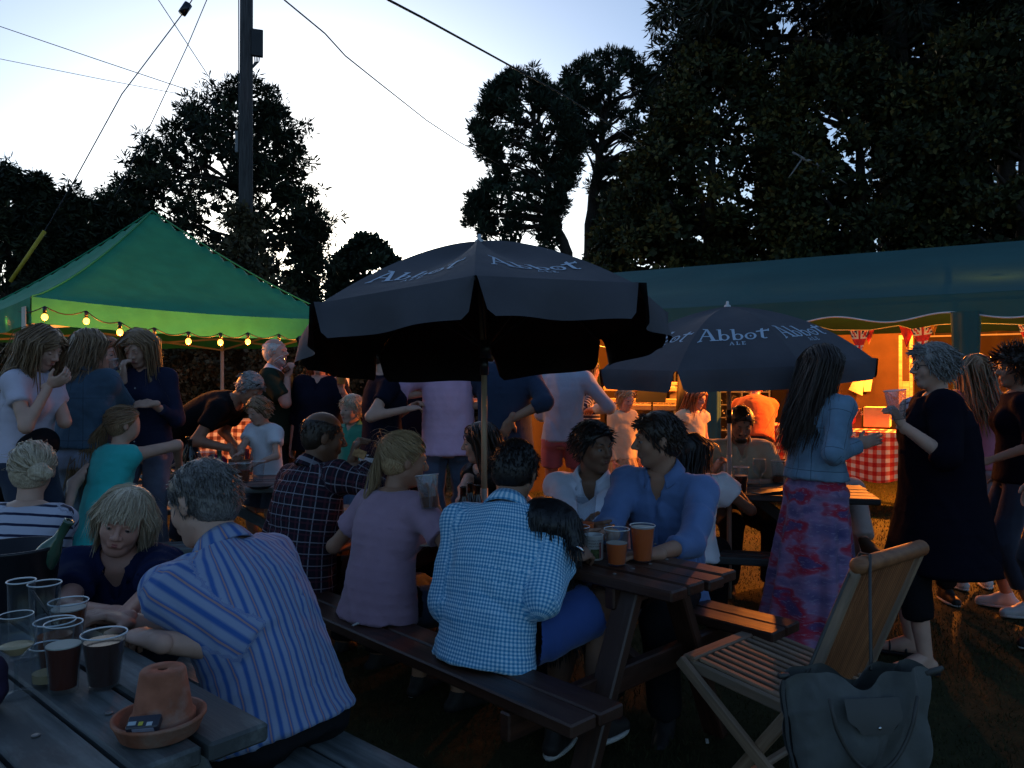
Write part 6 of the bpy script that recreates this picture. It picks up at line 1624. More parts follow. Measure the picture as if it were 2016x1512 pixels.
rd = MB().tube([(0, 0, 0), (0, .012, 0)], .055, 24).obj('badge', plain('badge_red', (.35, .05, .02), .5), None); rd.parent = S.objects['pump_clip_board']; tb0, zb0 = Mpx(1655, 1.2, py=842); rd.location = (tt0 - tb0, -.013, zz0 - zb0)
# back board and papers
brd = Mbox('brown_screen', 'brown board behind the bar table with papers pinned to it', 1560, 1800, 655, 802, 2.6, .03, plain('screen_brown', (.030, .015, .006), .8, .2, .25, 4), 'screen')
def Mpaper(label, quad_, n_, m):
    c = [M(Mpx(a, n_)[0], n_, Mpx(a, n_, py=b)[1]) for a, b in quad_]; o = c[0]; V = [p - o for p in c]; back = [v + mn * .003 for v in V]; F = [(0, 1, 2, 3), (7, 6, 5, 4)] + [(i, (i + 1) % 4, 4 + (i + 1) % 4, 4 + i) for i in range(4)]
    return tag(obj('paper_sheet', mesh_from('paper_sheet', V + back, F, False), m, None, o), label, 'paper', 'papers pinned to the brown board')
papm = plain('cream_paper', (.62, .50, .30), .85)
Mpaper('small square note, topmost paper on the brown board', [(1697, 709), (1717, 709), (1717, 722), (1697, 722)], 2.55, papm)
Mpaper('cream sheet hanging askew, right of the overlapping pair', [(1697, 727), (1721, 726), (1714, 770), (1701, 771)], 2.54, papm)
Mpaper('cream sheet hanging askew, left of the overlapping pair', [(1690, 728), (1702, 730), (1698, 779), (1671, 767)], 2.52, papm)
# hand pump / carved board
hp_ = empty('wooden_post', M(Mpx(1783, 1.9)[0], 1.9, .0), rad(MA), 'slotted orange-lit wooden post behind the grey-haired woman', 'post')
for x_ in (-.055, .055): MB().box(x_ - .018, x_ + .018, -.02, .02, 0, 1.98, .004).obj('upright', bxm, hp_)
MB().box(-.037, .037, -.02, .02, 0, 1.45, .004).obj('panel', bxm, hp_); MB().box(-.073, .073, -.021, .021, 1.94, 1.99, .004).obj('cap', bxm, hp_)

# ------------------------------------------------------------------ keyboards on the stage end
kb = empty('keyboard_stand', M(Mpx(1270, 1.9)[0], 1.9, 0), rad(MA), 'black keyboard stand carrying two keyboards', 'stand'); 
cream = plain('keyboard_cream', (.42, .30, .18), .45); blk = BLACKP
for x_ in (-.45, .45): MB().tube([(x_, -.22, .02), (x_, .18, 1.10)], .015, 6).obj('bar', blk, kb, smooth=True); MB().tube([(x_, .25, .02), (x_, -.15, 1.0)], .015, 6).obj('bar', blk, kb, smooth=True)
def keyb(label, px0, px1, pyt, pyb, n_, dep=.32):
    t0, z0 = Mpx(px0, n_, py=pyb); t1, z1 = Mpx(px1, n_, py=pyt); r = empty('keyboard', M(t0, n_, z0), rad(MA), label, 'keyboard', 'keyboards on the stand'); L = t1 - t0; h = z1 - z0
    MB().box(0, L, 0, dep, 0, h * .5, .01).obj('case', cream, r); MB().box(0, L, dep * .45, dep, h * .5, h, .01).obj('control_panel', cream, r)
    wk = MB().box(0, 1, 0, dep * .4, 0, .012).mesh('k'); n = int(L / .023); kw = (L - .04) / n; me = MB().box(0, kw * .93, 0, dep * .4, 0, .012, .001).mesh('white_key'); me.materials.append(plain('key_white', (.6, .55, .45), .3)); mbk = MB().box(0, kw * .5, .04, dep * .4, 0, .022, .001).mesh('black_key'); mbk.materials.append(blk)
    for k in range(n):
        o = obj('white_key', me, None, r, (.02 + k * kw, .01, h * .5 + .001))
        if k % 7 in (0, 1, 3, 4, 5): obj('black_key', mbk, None, r, (.02 + (k + .75) * kw, .01, h * .5 + .002))
    return r
keyb('long cream keyboard on the lower tier behind the blonde girl', 1150, 1345, 786, 806, 1.6); keyb('cream keyboard on the upper tier behind the blonde girl', 1150, 1330, 752, 770, 1.95)
ms = empty('music_stand', M(Mpx(1284, 1.3)[0], 1.3, 0), rad(MA), 'black music stand with its desk tilted beside the keyboards', 'stand')
MB().tube([(0, 0, 0), (0, 0, 1.2)], .012, 6).obj('stem', blk, ms, smooth=True); MB().obox((0, .0, 1.32), (1, 0, 0), nrm((0, .55, 1)), nrm((0, -1, .55)), .20, .15, .006).obj('desk', blk, ms)
for k in range(3): MB().tube([(0, 0, .25), (.28 * cos(k * 2.1), .28 * sin(k * 2.1), .01)], .008, 5).obj('foot_bar', blk, ms, smooth=True)
spk = Mbox('speaker_cabinet', 'tall pale speaker cabinet right of the keyboards', 1318, 1346, 757, 800, 2.3, .3, plain('cabinet_cream', (.45, .36, .22), .6), 'speaker')
tag(MB().tube([(0, 0, 0), (0, 0, 1.0), (.0, 0, 1.55)], [.16, .13, .10], 14).obj('speaker_column', plain('column_dark', (.012, .010, .010), .6), None, M(Mpx(1350, 1.5)[0], 1.5, 0), smooth=True), 'tall black column speaker between the two girls', 'speaker')
# curtain and arched brace at the stage end
crt = mat('green_curtain', lambda n: fabric_mat(n, (.10, .115, .020), .15, 3))
t0_, z0_ = Mpx(1162, 1.0, py=695); V, F = sheet(lambda u, v: tuple(M(t0_ + (u - .3) * .12 + v * .10 + .02 * math.sin(u * 12 + v * 3), 1.0 + .05 * math.sin(u * 9), z0_ + .1 - v * .75)), 14, 10)
tag(obj('curtain', mesh_from('curtain', V, F), crt), 'olive green curtain tied back at the stage end', 'curtain')
tag(MB().tube([M(Mpx(a, 1.4)[0], 1.4, Mpx(a, 1.4, py=b)[1]) for a, b in ((1183, 748), (1195, 728), (1212, 710), (1235, 698), (1270, 688))], .018, 6).obj('arched_brace', plain('brace_white', (.6, .55, .45), .5), smooth=True), 'white arched tent brace above the keyboards', 'brace')
wn_ = MB().box(-.02, .02, -.02, .02, 0, 2.15).obj('white_post', plain('post_white', (.6, .58, .52), .5), None, at(683, 756, 8.2) * [1, 1, 0]); tag(wn_, 'bright white post lit by the bulbs behind the dark navy woman', 'post')

# ------------------------------------------------------------------ folding chair and bag
chw = wood('chair_teak', (.17, .10, .06), (.40, .27, .17), .6, (.22, .16, .11), 0, .35, .35)
chw2 = wood('chair_back_slat', (.17, .065, .026), (.34, .14, .055), .5, None, 0, .3, .4)
F1, F2 = np.array([.65, 2.78, .42]), np.array([1.02, 3.11, .42]); wdir = nrm(F2 - F1); bdir = nrm([wdir[1], -wdir[0], 0]); o3 = F1 * [1, 1, 0]
ch = empty('folding_chair', o3, 0, 'wooden folding garden chair with a slatted seat and reclined back', 'chair')
F1 = F1 - o3; F2 = F2 - o3; B1, B2 = F1 + bdir * .44 - (0, 0, .05), F2 + bdir * .44 - (0, 0, .05)
board(ch, chw, F1 - wdir * .01, F2 + wdir * .01, .055, .022, name='front_rail')
for a, b, nm in ((F1, B1, 'side_rail'), (F2, B2, 'side_rail')): board(ch, chw, a - (0, 0, .022), b - (0, 0, .022), .022, .042, name=nm)
ns = 11
for k in range(ns):
    t = (k + .5) / ns; a = F1 + (F2 - F1) * t; b = B1 + (B2 - B1) * t; board(ch, chw, a + bdir * .03, b, .024, .012, .003, 'slat')
R1, R2 = np.array([1.09, 2.40, .845]) - o3, np.array([1.46, 2.72, .835]) - o3
MB().tube([R1 - wdir * .015, R1, R1 + (R2 - R1) * .5, R2, R2 + wdir * .015], [.020, .029, .029, .029, .020], 14).obj('top_rail', chw2, ch, smooth=True)
S1, S2 = B1 - bdir * .02 + (0, 0, .0), B2 - bdir * .02
for k in range(26):
    t = (k + .5) / 26; a = S1 + (S2 - S1) * (.06 + .88 * t); b = R1 + (R2 - R1) * (.04 + .92 * t); board(ch, chw2, a, b, .0125, .006, .0015, 'back_slat', up=tuple(np.cross(wdir, R1 - S1)))
for a, b in ((S1, R1), (S2, R2)): board(ch, chw, a, b + (b - a) * .02, .035, .022, .004, 'back_post', up=tuple(wdir))
up_ = lambda a, b: tuple(wdir)
for s_, (f_, b_) in enumerate(((F1, B1), (F2, B2))):
    off_ = wdir * (.035 if s_ else -.035)
    board(ch, chw, f_ + off_ + bdir * -.02, np.array([*(f_ + off_ + bdir * .52)[:2], .0]), .042, .024, .004, 'leg', up=tuple(wdir)); off_ = off_ * .3
    board(ch, chw, b_ + off_ + (0, 0, .04), np.array([*(b_ + off_ - bdir * .30)[:2], .0]), .042, .024, .004, 'leg', up=tuple(wdir))
board(ch, chw, F1 + bdir * .40 - (0, 0, .33), F2 + bdir * .40 - (0, 0, .33), .03, .022, name='stretcher'); board(ch, chw, B1 - bdir * .22 - (0, 0, .30), B2 - bdir * .22 - (0, 0, .30), .03, .022, name='stretcher')
# tote bag hanging on the back
bagm = cloth('bag_canvas', (.085, .088, .082), var=.3, rough=.8, sheen=.1)
bg0 = at(1690, 1300, 2.12); bagc = np.array([bg0[0], bg0[1], 0]); bx3 = nrm((1, .10, 0)); by3 = nrm((-.10, 1, 0))
bag = empty('tote_bag', bagc, 0, 'large grey-blue canvas tote bag hung on the folding chair', 'bag')
zt_ = CAMZ + (756 - 1325) / FPX * 2.12
def bagf(side_):
    def f(u, v):
        w = .215 * (1 - .16 * v); x = (u * 2 - 1) * w; top = zt_ + .032 * math.sin(pi * u) ** .5 * (1 - 1.5 * math.exp(-((u - .47) / .11) ** 2)) + (.010 if u > .8 else 0) - .012
        z = top * (1 - v) + .28 * v; dp = (.012 + .075 * math.sin(pi * min(v * .9 + .04, 1)) ** .7 * math.sin(pi * min(max(u, .0), 1)) ** .45) * side_
        dp += .010 * math.sin(u * 22 + 3 * v) * (1 - v) + .006 * math.sin(v * 14 + u * 9) + .012 * math.sin(u * 7 + v * 5)
        return tuple(bx3 * x + by3 * dp + np.array([0, 0, z]))
    return f
pts_V = []; 
for s_ in (-1, 1):
    V, F = sheet(bagf(s_), 70, 50); V = wrinkle(np.array(V), F, .0075, 13, 3); obj('bag_panel', mesh_from('bag_panel', V, F, True, V), bagm, bag)
V, F = sheet(lambda u, v: tuple((np.array(bagf(-1)(u, 1)) * (1 - v) + np.array(bagf(1)(u, 1)) * v)), 30, 3); V = np.array(V); obj('bag_bottom', mesh_from('bag_bottom', V, F, True, V), bagm, bag)
for s_ in (-1, 1):
    V, F = sheet(lambda u, v: tuple((np.array(bagf(-1)((s_ + 1) / 2, u)) * (1 - v) + np.array(bagf(1)((s_ + 1) / 2, u)) * v)), 24, 3); V = np.array(V); obj('bag_gusset', mesh_from('g', V, F, True, V), bagm, bag)
leath = plain('bag_leather', (.050, .048, .043), .5, .35)
def flap(u, v):
    x = (u * 2 - 1) * .078 * (1 - .25 * max(0, v - .6) ** 2 * 6); e = abs(u * 2 - 1); z = zt_ - .040 - .085 * v * (1 - max(0, e - .7) * .9 * v); vv = (zt_ - z) / (zt_ - .28); dp = -(.012 + .075 * math.sin(pi * min(vv * .9 + .04, 1)) ** .7)
    return tuple(bx3 * (x - .005) + by3 * (dp - .018) + np.array([0, 0, z]))
V, F = sheet(flap, 14, 10); obj('flap', mesh_from('flap', V, F), leath, bag); MB().ball(np.array(flap(.55, .82)) - by3 * .002, .005, 10, 6, (1, .6, 1)).obj('press_stud', plain('stud_metal', (.6, .6, .6), .2, .5, 0, 1, 1), bag, smooth=True)
MB().tube([np.array(bagf(0.3)(0.02, .0)) - bx3 * .02, np.array(bagf(.3)(.02, 0)) + bx3 * .01], .008, 6).obj('zip_end', leath, bag, smooth=True)
MB().tube([bx3 * .195 + (0, 0, zt_ - .01), bx3 * .235 + (0, 0, zt_ + .0), bx3 * .25 + (0, 0, zt_ + .006)], [.011, .009, .006], 8).obj('zip_end', leath, bag, smooth=True)
rl = R1 + o3 - bagc + wdir * .045
for xo, yo in ((-.12, -.03),):
    a_ = bx3 * -.135 + by3 * .03 + np.array([0, 0, zt_ - .01]); b_ = bx3 * .055 + by3 * .03 + np.array([0, 0, zt_ - .005]); top1 = rl + np.array([0, 0, .034])
    MB().tube([a_, a_ * .55 + top1 * .45 + bx3 * -.012, top1 - wdir * .004 - bdir * .03 + (0, 0, -.03), top1 - bdir * .012, top1 + bdir * .018, top1 * .6 + b_ * .4 + bx3 * .01, b_], .0052, 7).obj('handle', leath, bag, smooth=True)
ha = [bx3 * (-.135 + .19 * t * 1.3) + by3 * (-.095 - .012 * math.sin(pi * t)) + np.array([0, 0, zt_ - .03 - .19 * math.sin(pi * t) ** .6]) for t in np.linspace(0, 1, 16)]
MB().tube(ha, .0055, 7).obj('handle', leath, bag, smooth=True)
# bits of litter
rng = random.Random(9)
for k, (px, py) in enumerate(((1392, 1460), (700, 1230), (1715, 1075))): 
    p = atz(px, py, .012 if py > 1300 else .46) if py > 1300 else atz(px, py, .468 if px < 1000 else .01)
    tag(MB().box(-.018, .018, -.006, .006, 0, .004, .001).obj('paper_scrap', plain('scrap_white', (.45, .45, .42), .8), None, p, (0, 0, rng.uniform(0, 3))), ('scrap of white paper on the grass beside the folding chair', 'scrap of white paper on the bench edge by the plaid shirt man', 'scrap of white paper on the lit grass')[k], 'litter')
# ------------------------------------------------------------------ fabrics for the clothes
def solid(name, c, **k): return cloth(name, c, **k)
c_gingham = cloth('gingham_shirt', (.3, .5, .7), pattern=P_gingham((.56, .74, .86), (.04, .23, .46), (.18, .45, .66), .0125))
c_stripe = cloth('striped_shirt', (.3, .4, .7), pattern=P_stripes((.24, .30, .44), (.035, .11, .34), .023, .42, 0, .2, (.34, .22, .22)))
c_naut = cloth('nautical_top', (.6, .6, .6), pattern=P_stripes((.46, .46, .55), (.010, .014, .045), .040, .26, 1, .03))
c_naut2 = cloth('dark_striped_top', (.1, .1, .1), pattern=P_stripes((.015, .015, .03), (.45, .42, .38), .038, .25, 1, .03))
c_plaid = cloth('plaid_shirt', (.05, .04, .05), pattern=P_plaid((.022, .018, .028), (.26, .25, .29), (.11, .035, .05), .052))
c_mauve = solid('mauve_tshirt', (.34, .22, .29)); c_denim = cloth('denim_jacket', (.065, .12, .18), pattern=P_seams((.060, .11, .165), (.036, .066, .10), (.0, .085), (.05, .30)), var=.2); c_ldenim = cloth('light_denim_jacket', (.14, .25, .37), pattern=P_seams((.16, .27, .38), (.08, .14, .20), (.0, .085), (.05, .27)), var=.2)
c_navy = solid('navy_top', (.007, .008, .018)); c_black = solid('black_cloth', (.008, .008, .010)); c_jean = solid('blue_jeans', (.085, .12, .19), var=.25); c_ljean = solid('pale_jeans', (.24, .27, .36), var=.18); c_djean = solid('dark_jeans', (.03, .04, .065), var=.25)
c_white = solid('white_cloth', (.62, .64, .68)); c_lilac = solid('lilac_tshirt', (.52, .48, .56)); c_teal = solid('turquoise_dress', (.035, .45, .42)); c_pink = solid('pink_shirt', (.66, .42, .58)); c_grey = solid('greyblue_sweater', (.34, .41, .50)); c_rose = solid('pink_shorts', (.40, .13, .15))
c_blue = solid('blue_shirt', (.10, .165, .33), var=.2); c_bshort = solid('blue_shorts', (.035, .075, .24)); c_wshirt = solid('white_shirt', (.54, .56, .64)); c_polo = solid('cream_polo', (.42, .37, .26)); c_dgreen = solid('dark_green_top', (.018, .030, .020)); c_gpolo = solid('green_polo', (.04, .24, .16))
c_cream = solid('cream_knit', (.58, .48, .30)); c_beige = solid('beige_skirt', (.40, .30, .18)); c_orange = solid('orange_tshirt', (.55, .10, .02)); c_pinkt = solid('pink_top', (.42, .15, .22)); c_dnavy = solid('navy_tunic', (.004, .0035, .009)); c_sequin = solid('sequin_top', (.012, .012, .012), rough=.3); c_dblue = solid('dark_blue_tshirt', (.02, .035, .075)); c_dk = solid('dark_trousers', (.012, .012, .014)); c_spk = solid('grey_speckled', (.10, .11, .15), var=.4)
c_nblouse = solid('navy_blouse', (.012, .018, .055)); c_wtr = solid('white_trousers', (.50, .42, .38)); c_taupe = solid('taupe_trousers', (.12, .10, .10))
def skirtpat(t, fv):
    v = t.noise(2.9, 3, t.scale(fv, (1, 2.0, 1)), .5); w = t.noise(30, 2, t.scale(fv, (1, 3, 1)), .6)
    c = t.ramp(v, [(.34, (.05, .05, .15)), (.42, (.17, .12, .25)), (.48, (.30, .17, .30)), (.515, (.36, .05, .10)), (.545, (.40, .02, .05)), (.575, (.12, .06, .17)), (.70, (.05, .06, .17))])
    return t.mix(t.math('MULTIPLY', t.math('GREATER_THAN', w, .60), .45), c, (.34, .28, .38))
c_floral = cloth('floral_skirt', (.2, .1, .2), pattern=skirtpat)
shoe_d = plain('shoe_dark', (.02, .018, .018), .6); shoe_w = plain('shoe_white', (.45, .44, .44), .6); shoe_b = plain('shoe_brown', (.09, .05, .03), .6)
def XY(px, Y): return ((px - 1008) / FPX * Y, Y)
GZ_ = .11
# ---- foreground couple
strp = person('grey-haired man in a blue striped shirt leaning over to the woman', *XY(556, 2.06), -54, H=1.80, sex='m', fat=1.05, vox=.009, hvox=.0045, sit=.45, lean=45, side=-3, twist=0, lp=.45, head=(-16, 20, 6),
    hands=(at(306, 1262, 1.93), at(262, 1225, 2.15)), elbow=(np.array([.5, -.45, -.75]), np.array([.5, .4, -.3])), hdir=((-.8, .5, .05), None), hnorm=((0, 0, -1), (0, 0, -1)), curl=(.9, .6),
    top=dict(mat=c_stripe, sleeve=.88, hem=.03, collar=True, neck='full', loose=.018, sl=.022, amp=.009, wsc=8, flare=.02), bot=dict(type='trousers', mat=c_dk), shoe=('shoe', shoe_d), hair=dict(mat='darkgrey', n=2200, len=.030, rad=.0024, segs=6, thick=.007, lift=.06, messy=.2), skin='fair', seed=1)
wom = person('woman with a fair fringed bob resting her forearms on the grey table', *XY(276, 2.82), 174, H=1.60, sex='f', fat=1.16, vox=.009, hvox=.0042, sit=.40, lean=46, twist=-4, head=(-6, 12, -14),
    hands=(at(235, 1222, 2.12), at(212, 1206, 2.22)), elbow=(np.array([.7, -.2, -.6]), np.array([-.9, -.1, -.6])), hdir=((-.9, .1, -.1), (1, .0, .1)), hnorm=((0, 0, -1), (0, 0, -1)), curl=(.5, .35),
    top=dict(mat=c_nblouse, sleeve=.62, hem=.05, collar=True, neck='v', seam='back', sl=.022, loose=.02, amp=.010, wsc=8), bot=dict(type='trousers', mat=c_dk), hair=dict(mat='fairhair', style='fringe_bob', n=2600, len=.135, rad=.0028, segs=12, thick=.013, brow='sandy', messy=.07), skin='pink', seed=2, shoe=('shoe', shoe_d))
naut = person('woman with a hair bun in a navy and white striped top, seen from behind', *XY(26, 3.0), 8, H=1.64, sex='f', fat=1.12, vox=.010, hvox=.006, sit=.42, lean=16, head=(-25, 5, 0), hands=(at(-60, 1120, 3.3), at(70, 1140, 3.35)),
    top=dict(mat=c_naut, sleeve=1.5, hem=.05, neck='scoop', loose=.018), bot=dict(type='trousers', mat=c_djean), hair=dict(mat='fairhair', style='bun', n=420, len=.17, rad=.0045, gather=(.045, -.10, -.005), segs=9), skin='fair', seed=3, face=False, shoe=('shoe', shoe_d))
bn = empty('wooden_bench', (XY(26, 3.0)[0], 3.0, 0), 0, 'small wooden bench under the woman in the striped top', 'bench')
for k in range(3): board(bn, w_grey, (-.5, -.10 + .105 * k, .405), (.5, -.10 + .105 * k, .405), .095, .03)
for x_ in (-.4, .4): board(bn, w_grey, (x_, -.12, .385), (x_, -.12, 0), .07, .04, name='leg', up=(1, 0, 0)); board(bn, w_grey, (x_, .12, .385), (x_, .12, 0), .07, .04, name='leg', up=(1, 0, 0))
# ---- middle table, near bench
gx, gy = T2(2.02, 1.80)
ging = person('dark-haired man in a blue gingham shirt and blue shorts, back to the viewer', gx, gy, 38, H=1.74, sex='m', fat=.98, vox=.0085, hvox=.0045, sit=.44, lean=32, twist=-22, lp=.35, head=(6, 22, 0),
    hands=(at(890, 1130, 3.05), at(1122, 1092, 2.80)), elbow=(np.array([-.15, -.3, -1]), np.array([.05, -.5, -1])), hdir=(None, (.7, .6, .0)), hnorm=(None, (-.3, .5, -.8)), curl=(.5, .7), knees=(T2(1.93, 2.6) .tolist() + [.52], at(1118, 1222, 2.78)),
    top=dict(mat=c_gingham, sleeve=1.78, hem=.07, collar=True, neck='full', cuff=True, loose=.022, sl=.016, amp=.0105, wsc=8, flare=.02, vox=.0075), bot=dict(type='shorts', mat=c_bshort, len=-.12, loose=.02), hair=dict(mat='black', n=2400, len=.026, rad=.0024, segs=6, thick=.010, lift=.05, messy=.2), skin='olive', seed=4, face=True, shoe=('shoe', shoe_d))
mx_, my_ = T2(2.70, 1.80)
mauv = person('blonde woman with a ponytail in a mauve T-shirt holding up a plastic cup', mx_, my_, 42, H=1.66, sex='f', fat=1.02, vox=.009, hvox=.005, sit=.44, lean=16, twist=0, head=(26, 10, 0),
    hands=(at(745, 1060, 3.6), at(856, 998, 3.12)), elbow=(None, np.array([.4, -.5, -.9])), hdir=(None, (-.15, .15, 1)), hnorm=(None, (-.6, .3, .2)), curl=(.5, .75),
    top=dict(mat=c_mauve, sleeve=.60, hem=.06, neck='crew', loose=.024, sl=.024, amp=.009, wsc=7), bot=dict(type='shorts', mat=c_djean), hair=dict(mat='blonde', style='ponytail', n=1400, len=.40, rad=.0032, gather=(-.015, -.088, .072), tail=(-.08, -.12, 0), segs=18, messy=.06), skin='tan', seed=5, glasses='top', shoe=('shoe', shoe_d))
px_, py_ = T2(3.38, 1.80)
plaidm = person('balding man in a dark checked shirt raising a snack to his mouth', px_, py_, 40, H=1.80, sex='m', fat=1.08, vox=.010, hvox=.0055, sit=.45, lean=14, head=(28, 10, 0), hands=(at(640, 1050, 4.0), at(693, 912, 3.62)), elbow=(None, np.array([.5, -.3, -.9])), hdir=(None, (.2, -.1, 1)), hnorm=(None, (.8, .3, .2)), curl=(.5, .85),
    top=dict(mat=c_plaid, sleeve=1.8, hem=.08, collar=True, neck='full', loose=.02, sl=.016, amp=.005), bot=dict(type='trousers', mat=c_dk), hair=dict(mat='dark', n=900, len=.02, rad=.0026, bald=1.06, thick=.004, segs=5), skin='brown', seed=6, shoe=('shoe', shoe_d))
tag(MB().box(-.03, .03, -.02, .02, -.004, .004, .002).obj('flatbread', plain('bread', (.38, .22, .10), .85, .2, .4, 60), None, at(708, 893, 3.58), (rad(70), rad(20), 0)), 'piece of flatbread in the raised hand of the balding man', 'food')
# ---- middle table, far bench
x_, y_ = T2(3.17, 2.88)
person('dark-haired woman in a black sequin top with sunglasses pushed up, in profile', x_, y_, -128, H=1.62, sex='f', vox=.010, hvox=.0048, sit=.45, lean=10, head=(34, 6, 0), hands=(at(1010, 1010, 3.8), at(905, 990, 3.75)), elbow=(None, np.array([-.6, .2, -.7])), curl=(.5, .5),
    top=dict(mat=c_sequin, sleeve=.35, hem=.05, neck='scoop', seam='back'), bot=dict(type='trousers', mat=c_dk), hair=dict(mat='dark', style='long', n=420, len=.30, rad=.005, segs=14), skin='fair', seed=7, glasses='top', shoe=('shoe', shoe_d))
x_, y_ = T2(2.43, 2.88)
person('smiling dark-haired man in an open white shirt turning to his neighbour', x_, y_, -162, H=1.74, sex='m', vox=.010, hvox=.0045, sit=.43, lean=14, head=(-52, 4, 4), hands=(at(1098, 1050, 3.2), at(1150, 1044, 3.18)), elbow=(np.array([-.5, .2, -.8]), np.array([-.6, .3, -.8])), hdir=(None, (.5, -.7, .1)), hnorm=(None, (.8, .2, .1)), curl=(.5, .8),
    top=dict(mat=c_wshirt, sleeve=1.7, hem=.06, neck='open', collar=True, placket=True, seam='back', loose=.018, amp=.0055), bot=dict(type='trousers', mat=c_dk), hair=dict(mat='black', n=1600, len=.045, rad=.0028, segs=7, thick=.014, lift=.3, messy=.3), skin='brown', seed=8, open_mouth=True, shoe=('shoe', shoe_d))
x_, y_ = T2(2.06, 2.96)
person('man in a rolled-sleeve blue shirt seen in profile talking to the left', x_, y_, -146, H=1.80, sex='m', fat=.96, vox=.009, hvox=.0045, sit=.45, lean=12, side=-3, head=(54, 4, 0), hands=(at(1285, 1092, 2.96), at(1196, 1052, 3.1)), elbow=(np.array([1.0, .5, -.4]), np.array([-.3, .5, -.9])), hdir=((-.9, -.1, .0), (-.8, -.3, .1)), hnorm=((0, 0, -1), (-.2, -.5, -.5)), curl=(.4, .6),
    top=dict(mat=c_blue, sleeve=1.45, hem=.09, neck='open', collar=True, placket=True, seam='back', loose=.016, sl=.016, amp=.0095, wsc=8, flare=.02), bot=dict(type='trousers', mat=c_dk), hair=dict(mat='dark', n=1900, len=.038, rad=.0028, segs=7, thick=.012, lift=.2, messy=.3), skin='tan', seed=9, shoe=('shoe', shoe_d))
# ---- table under the small umbrella
person('dark-skinned woman with black hair in a frilled white blouse, back to the viewer', 1.0, 4.34, 22, H=1.56, sex='f', fat=1.05, vox=.010, hvox=.006, sit=.41, lean=20, head=(0, 6, 0), hands=(None, at(1448, 962, 4.62)), elbow=(None, np.array([.6, -.3, -.6])), curl=(.4, .5),
    top=dict(mat=c_white, sleeve=.42, hem=.05, neck='scoop', sl=.050, amp=.0105, wsc=9), bot=dict(type='trousers', mat=c_dk), hair=dict(mat='black', style='long', n=500, len=.24, rad=.005, segs=12), skin='brown', seed=10, face=False, shoe=('shoe', shoe_d))
person('bearded man in a cream polo shirt bent over the table facing the viewer', 1.64, 5.62, 180, H=1.80, sex='m', fat=1.22, vox=.011, hvox=.0055, sit=.45, lean=18, head=(6, 26, 0), hands=(at(1485, 950, 5.2), at(1404, 930, 5.25)), elbow=(np.array([.8, .1, -.5]), np.array([-.9, .1, -.4])), curl=(.6, .9), hdir=(None, (.4, -.2, .8)), hnorm=(None, (.6, .2, -.3)),
    top=dict(mat=c_polo, sleeve=.85, hem=.06, collar=True, neck='v', seam='back', sl=.026, loose=.022), bot=dict(type='trousers', mat=c_dk), hair=dict(mat='dark', n=360, len=.03, rad=.0045, segs=5), beard='dark', skin='tan', seed=11, shoe=('shoe', shoe_d))
person('seated person in pale spotted trousers almost hidden behind the floral skirt', 2.20, 5.58, 175, H=1.68, sex='f', vox=.012, hvox=.008, sit=.45, lean=8, knees=(at(1695, 948, 5.15), at(1640, 960, 5.2)), feet=(at(1700, 1062, 5.0), None), top=dict(mat=c_cream, sleeve=.5, hem=.05, neck='crew'), bot=dict(type='trousers', mat=c_wtr, loose=.016), hair=dict(mat='dark', n=200, len=.05), skin='fair', seed=12, shoe=('shoe', shoe_b))
# ---- right standing group
skw = person('long-haired woman in a pale denim jacket and long red and purple patterned skirt', *XY(1606, 4.02), 62, H=1.66, sex='f', vox=.009, hvox=.0048, lean=3, twist=6, head=(14, 4, 0), hands=(at(1682, 868, 4.15), at(1690, 876, 3.9)), elbow=(np.array([-.2, .6, -.9]), np.array([-.35, -.5, -.9])), hdir=(None, (1, -.1, .35)), hnorm=(None, (0, .9, -.2)), curl=(.4, .25),
    top=dict(mat=c_ldenim, sleeve=1.85, hem=-.05, collar=True, neck='full', loose=.022, sl=.018, amp=.009, name='denim_jacket', cuff=True), bot=dict(type='skirt', mat=c_floral, len=.87, top=.30, flare=.10, pleat=(10, .002, .022, .3), off=(-.03, 0, 0), amp=.005), hair=dict(mat='dark', style='long', n=4200, len=.46, rad=.0024, segs=20, thick=.014, messy=.05), skin='fair', seed=13, shoe=('sandal', shoe_d), feet=(np.array([1.64, 4.08, .08]), np.array([1.70, 3.95, .08])))
eld = person('grey-haired woman in a long dark navy tunic and sandals holding an empty cup', *XY(1852, 3.88), -78, H=1.66, sex='f', fat=1.32, vox=.010, hvox=.0048, lean=2, head=(-4, 2, 0), hands=(at(1776, 838, 3.66), at(1790, 850, 4.0)), elbow=(np.array([.25, -.5, -1]), np.array([.3, .5, -1])), hdir=((-.5, -.1, .9), None), hnorm=((-.5, .6, .1), None), curl=(.85, .5),
    top=dict(mat=c_dnavy, sleeve=1.25, hem=.38, flare=.075, neck='scoop', seam='back', loose=.03, sl=.026, amp=.010, wsc=6, waist=1.0, name='tunic'), bot=dict(type='cropped', mat=c_black, len=.55), hair=dict(mat='grey', style='short', n=3600, len=.048, rad=.0030, segs=7, thick=.016, lift=.3, messy=.3), skin='fair', seed=14, glasses='clear', shoe=('sandal', shoe_d), feet=(at(1822, 1290, 3.75) * [1, 1, 0] + [0, 0, .08], at(1795, 1262, 4.0) * [1, 1, 0] + [0, 0, .08]))
person('woman with long light hair in a pink top behind the grey-haired woman', *XY(1918, 5.3), 12, H=1.66, sex='f', vox=.012, hvox=.007, head=(-20, 0, 0), hands=(None, None), top=dict(mat=c_pinkt, sleeve=.4, hem=.04, neck='scoop'), bot=dict(type='trousers', mat=c_ljean), hair=dict(mat='sandy', style='long', n=420, len=.42, rad=.0055, segs=16), skin='fair', seed=15, face=False, shoe=('shoe', shoe_w))
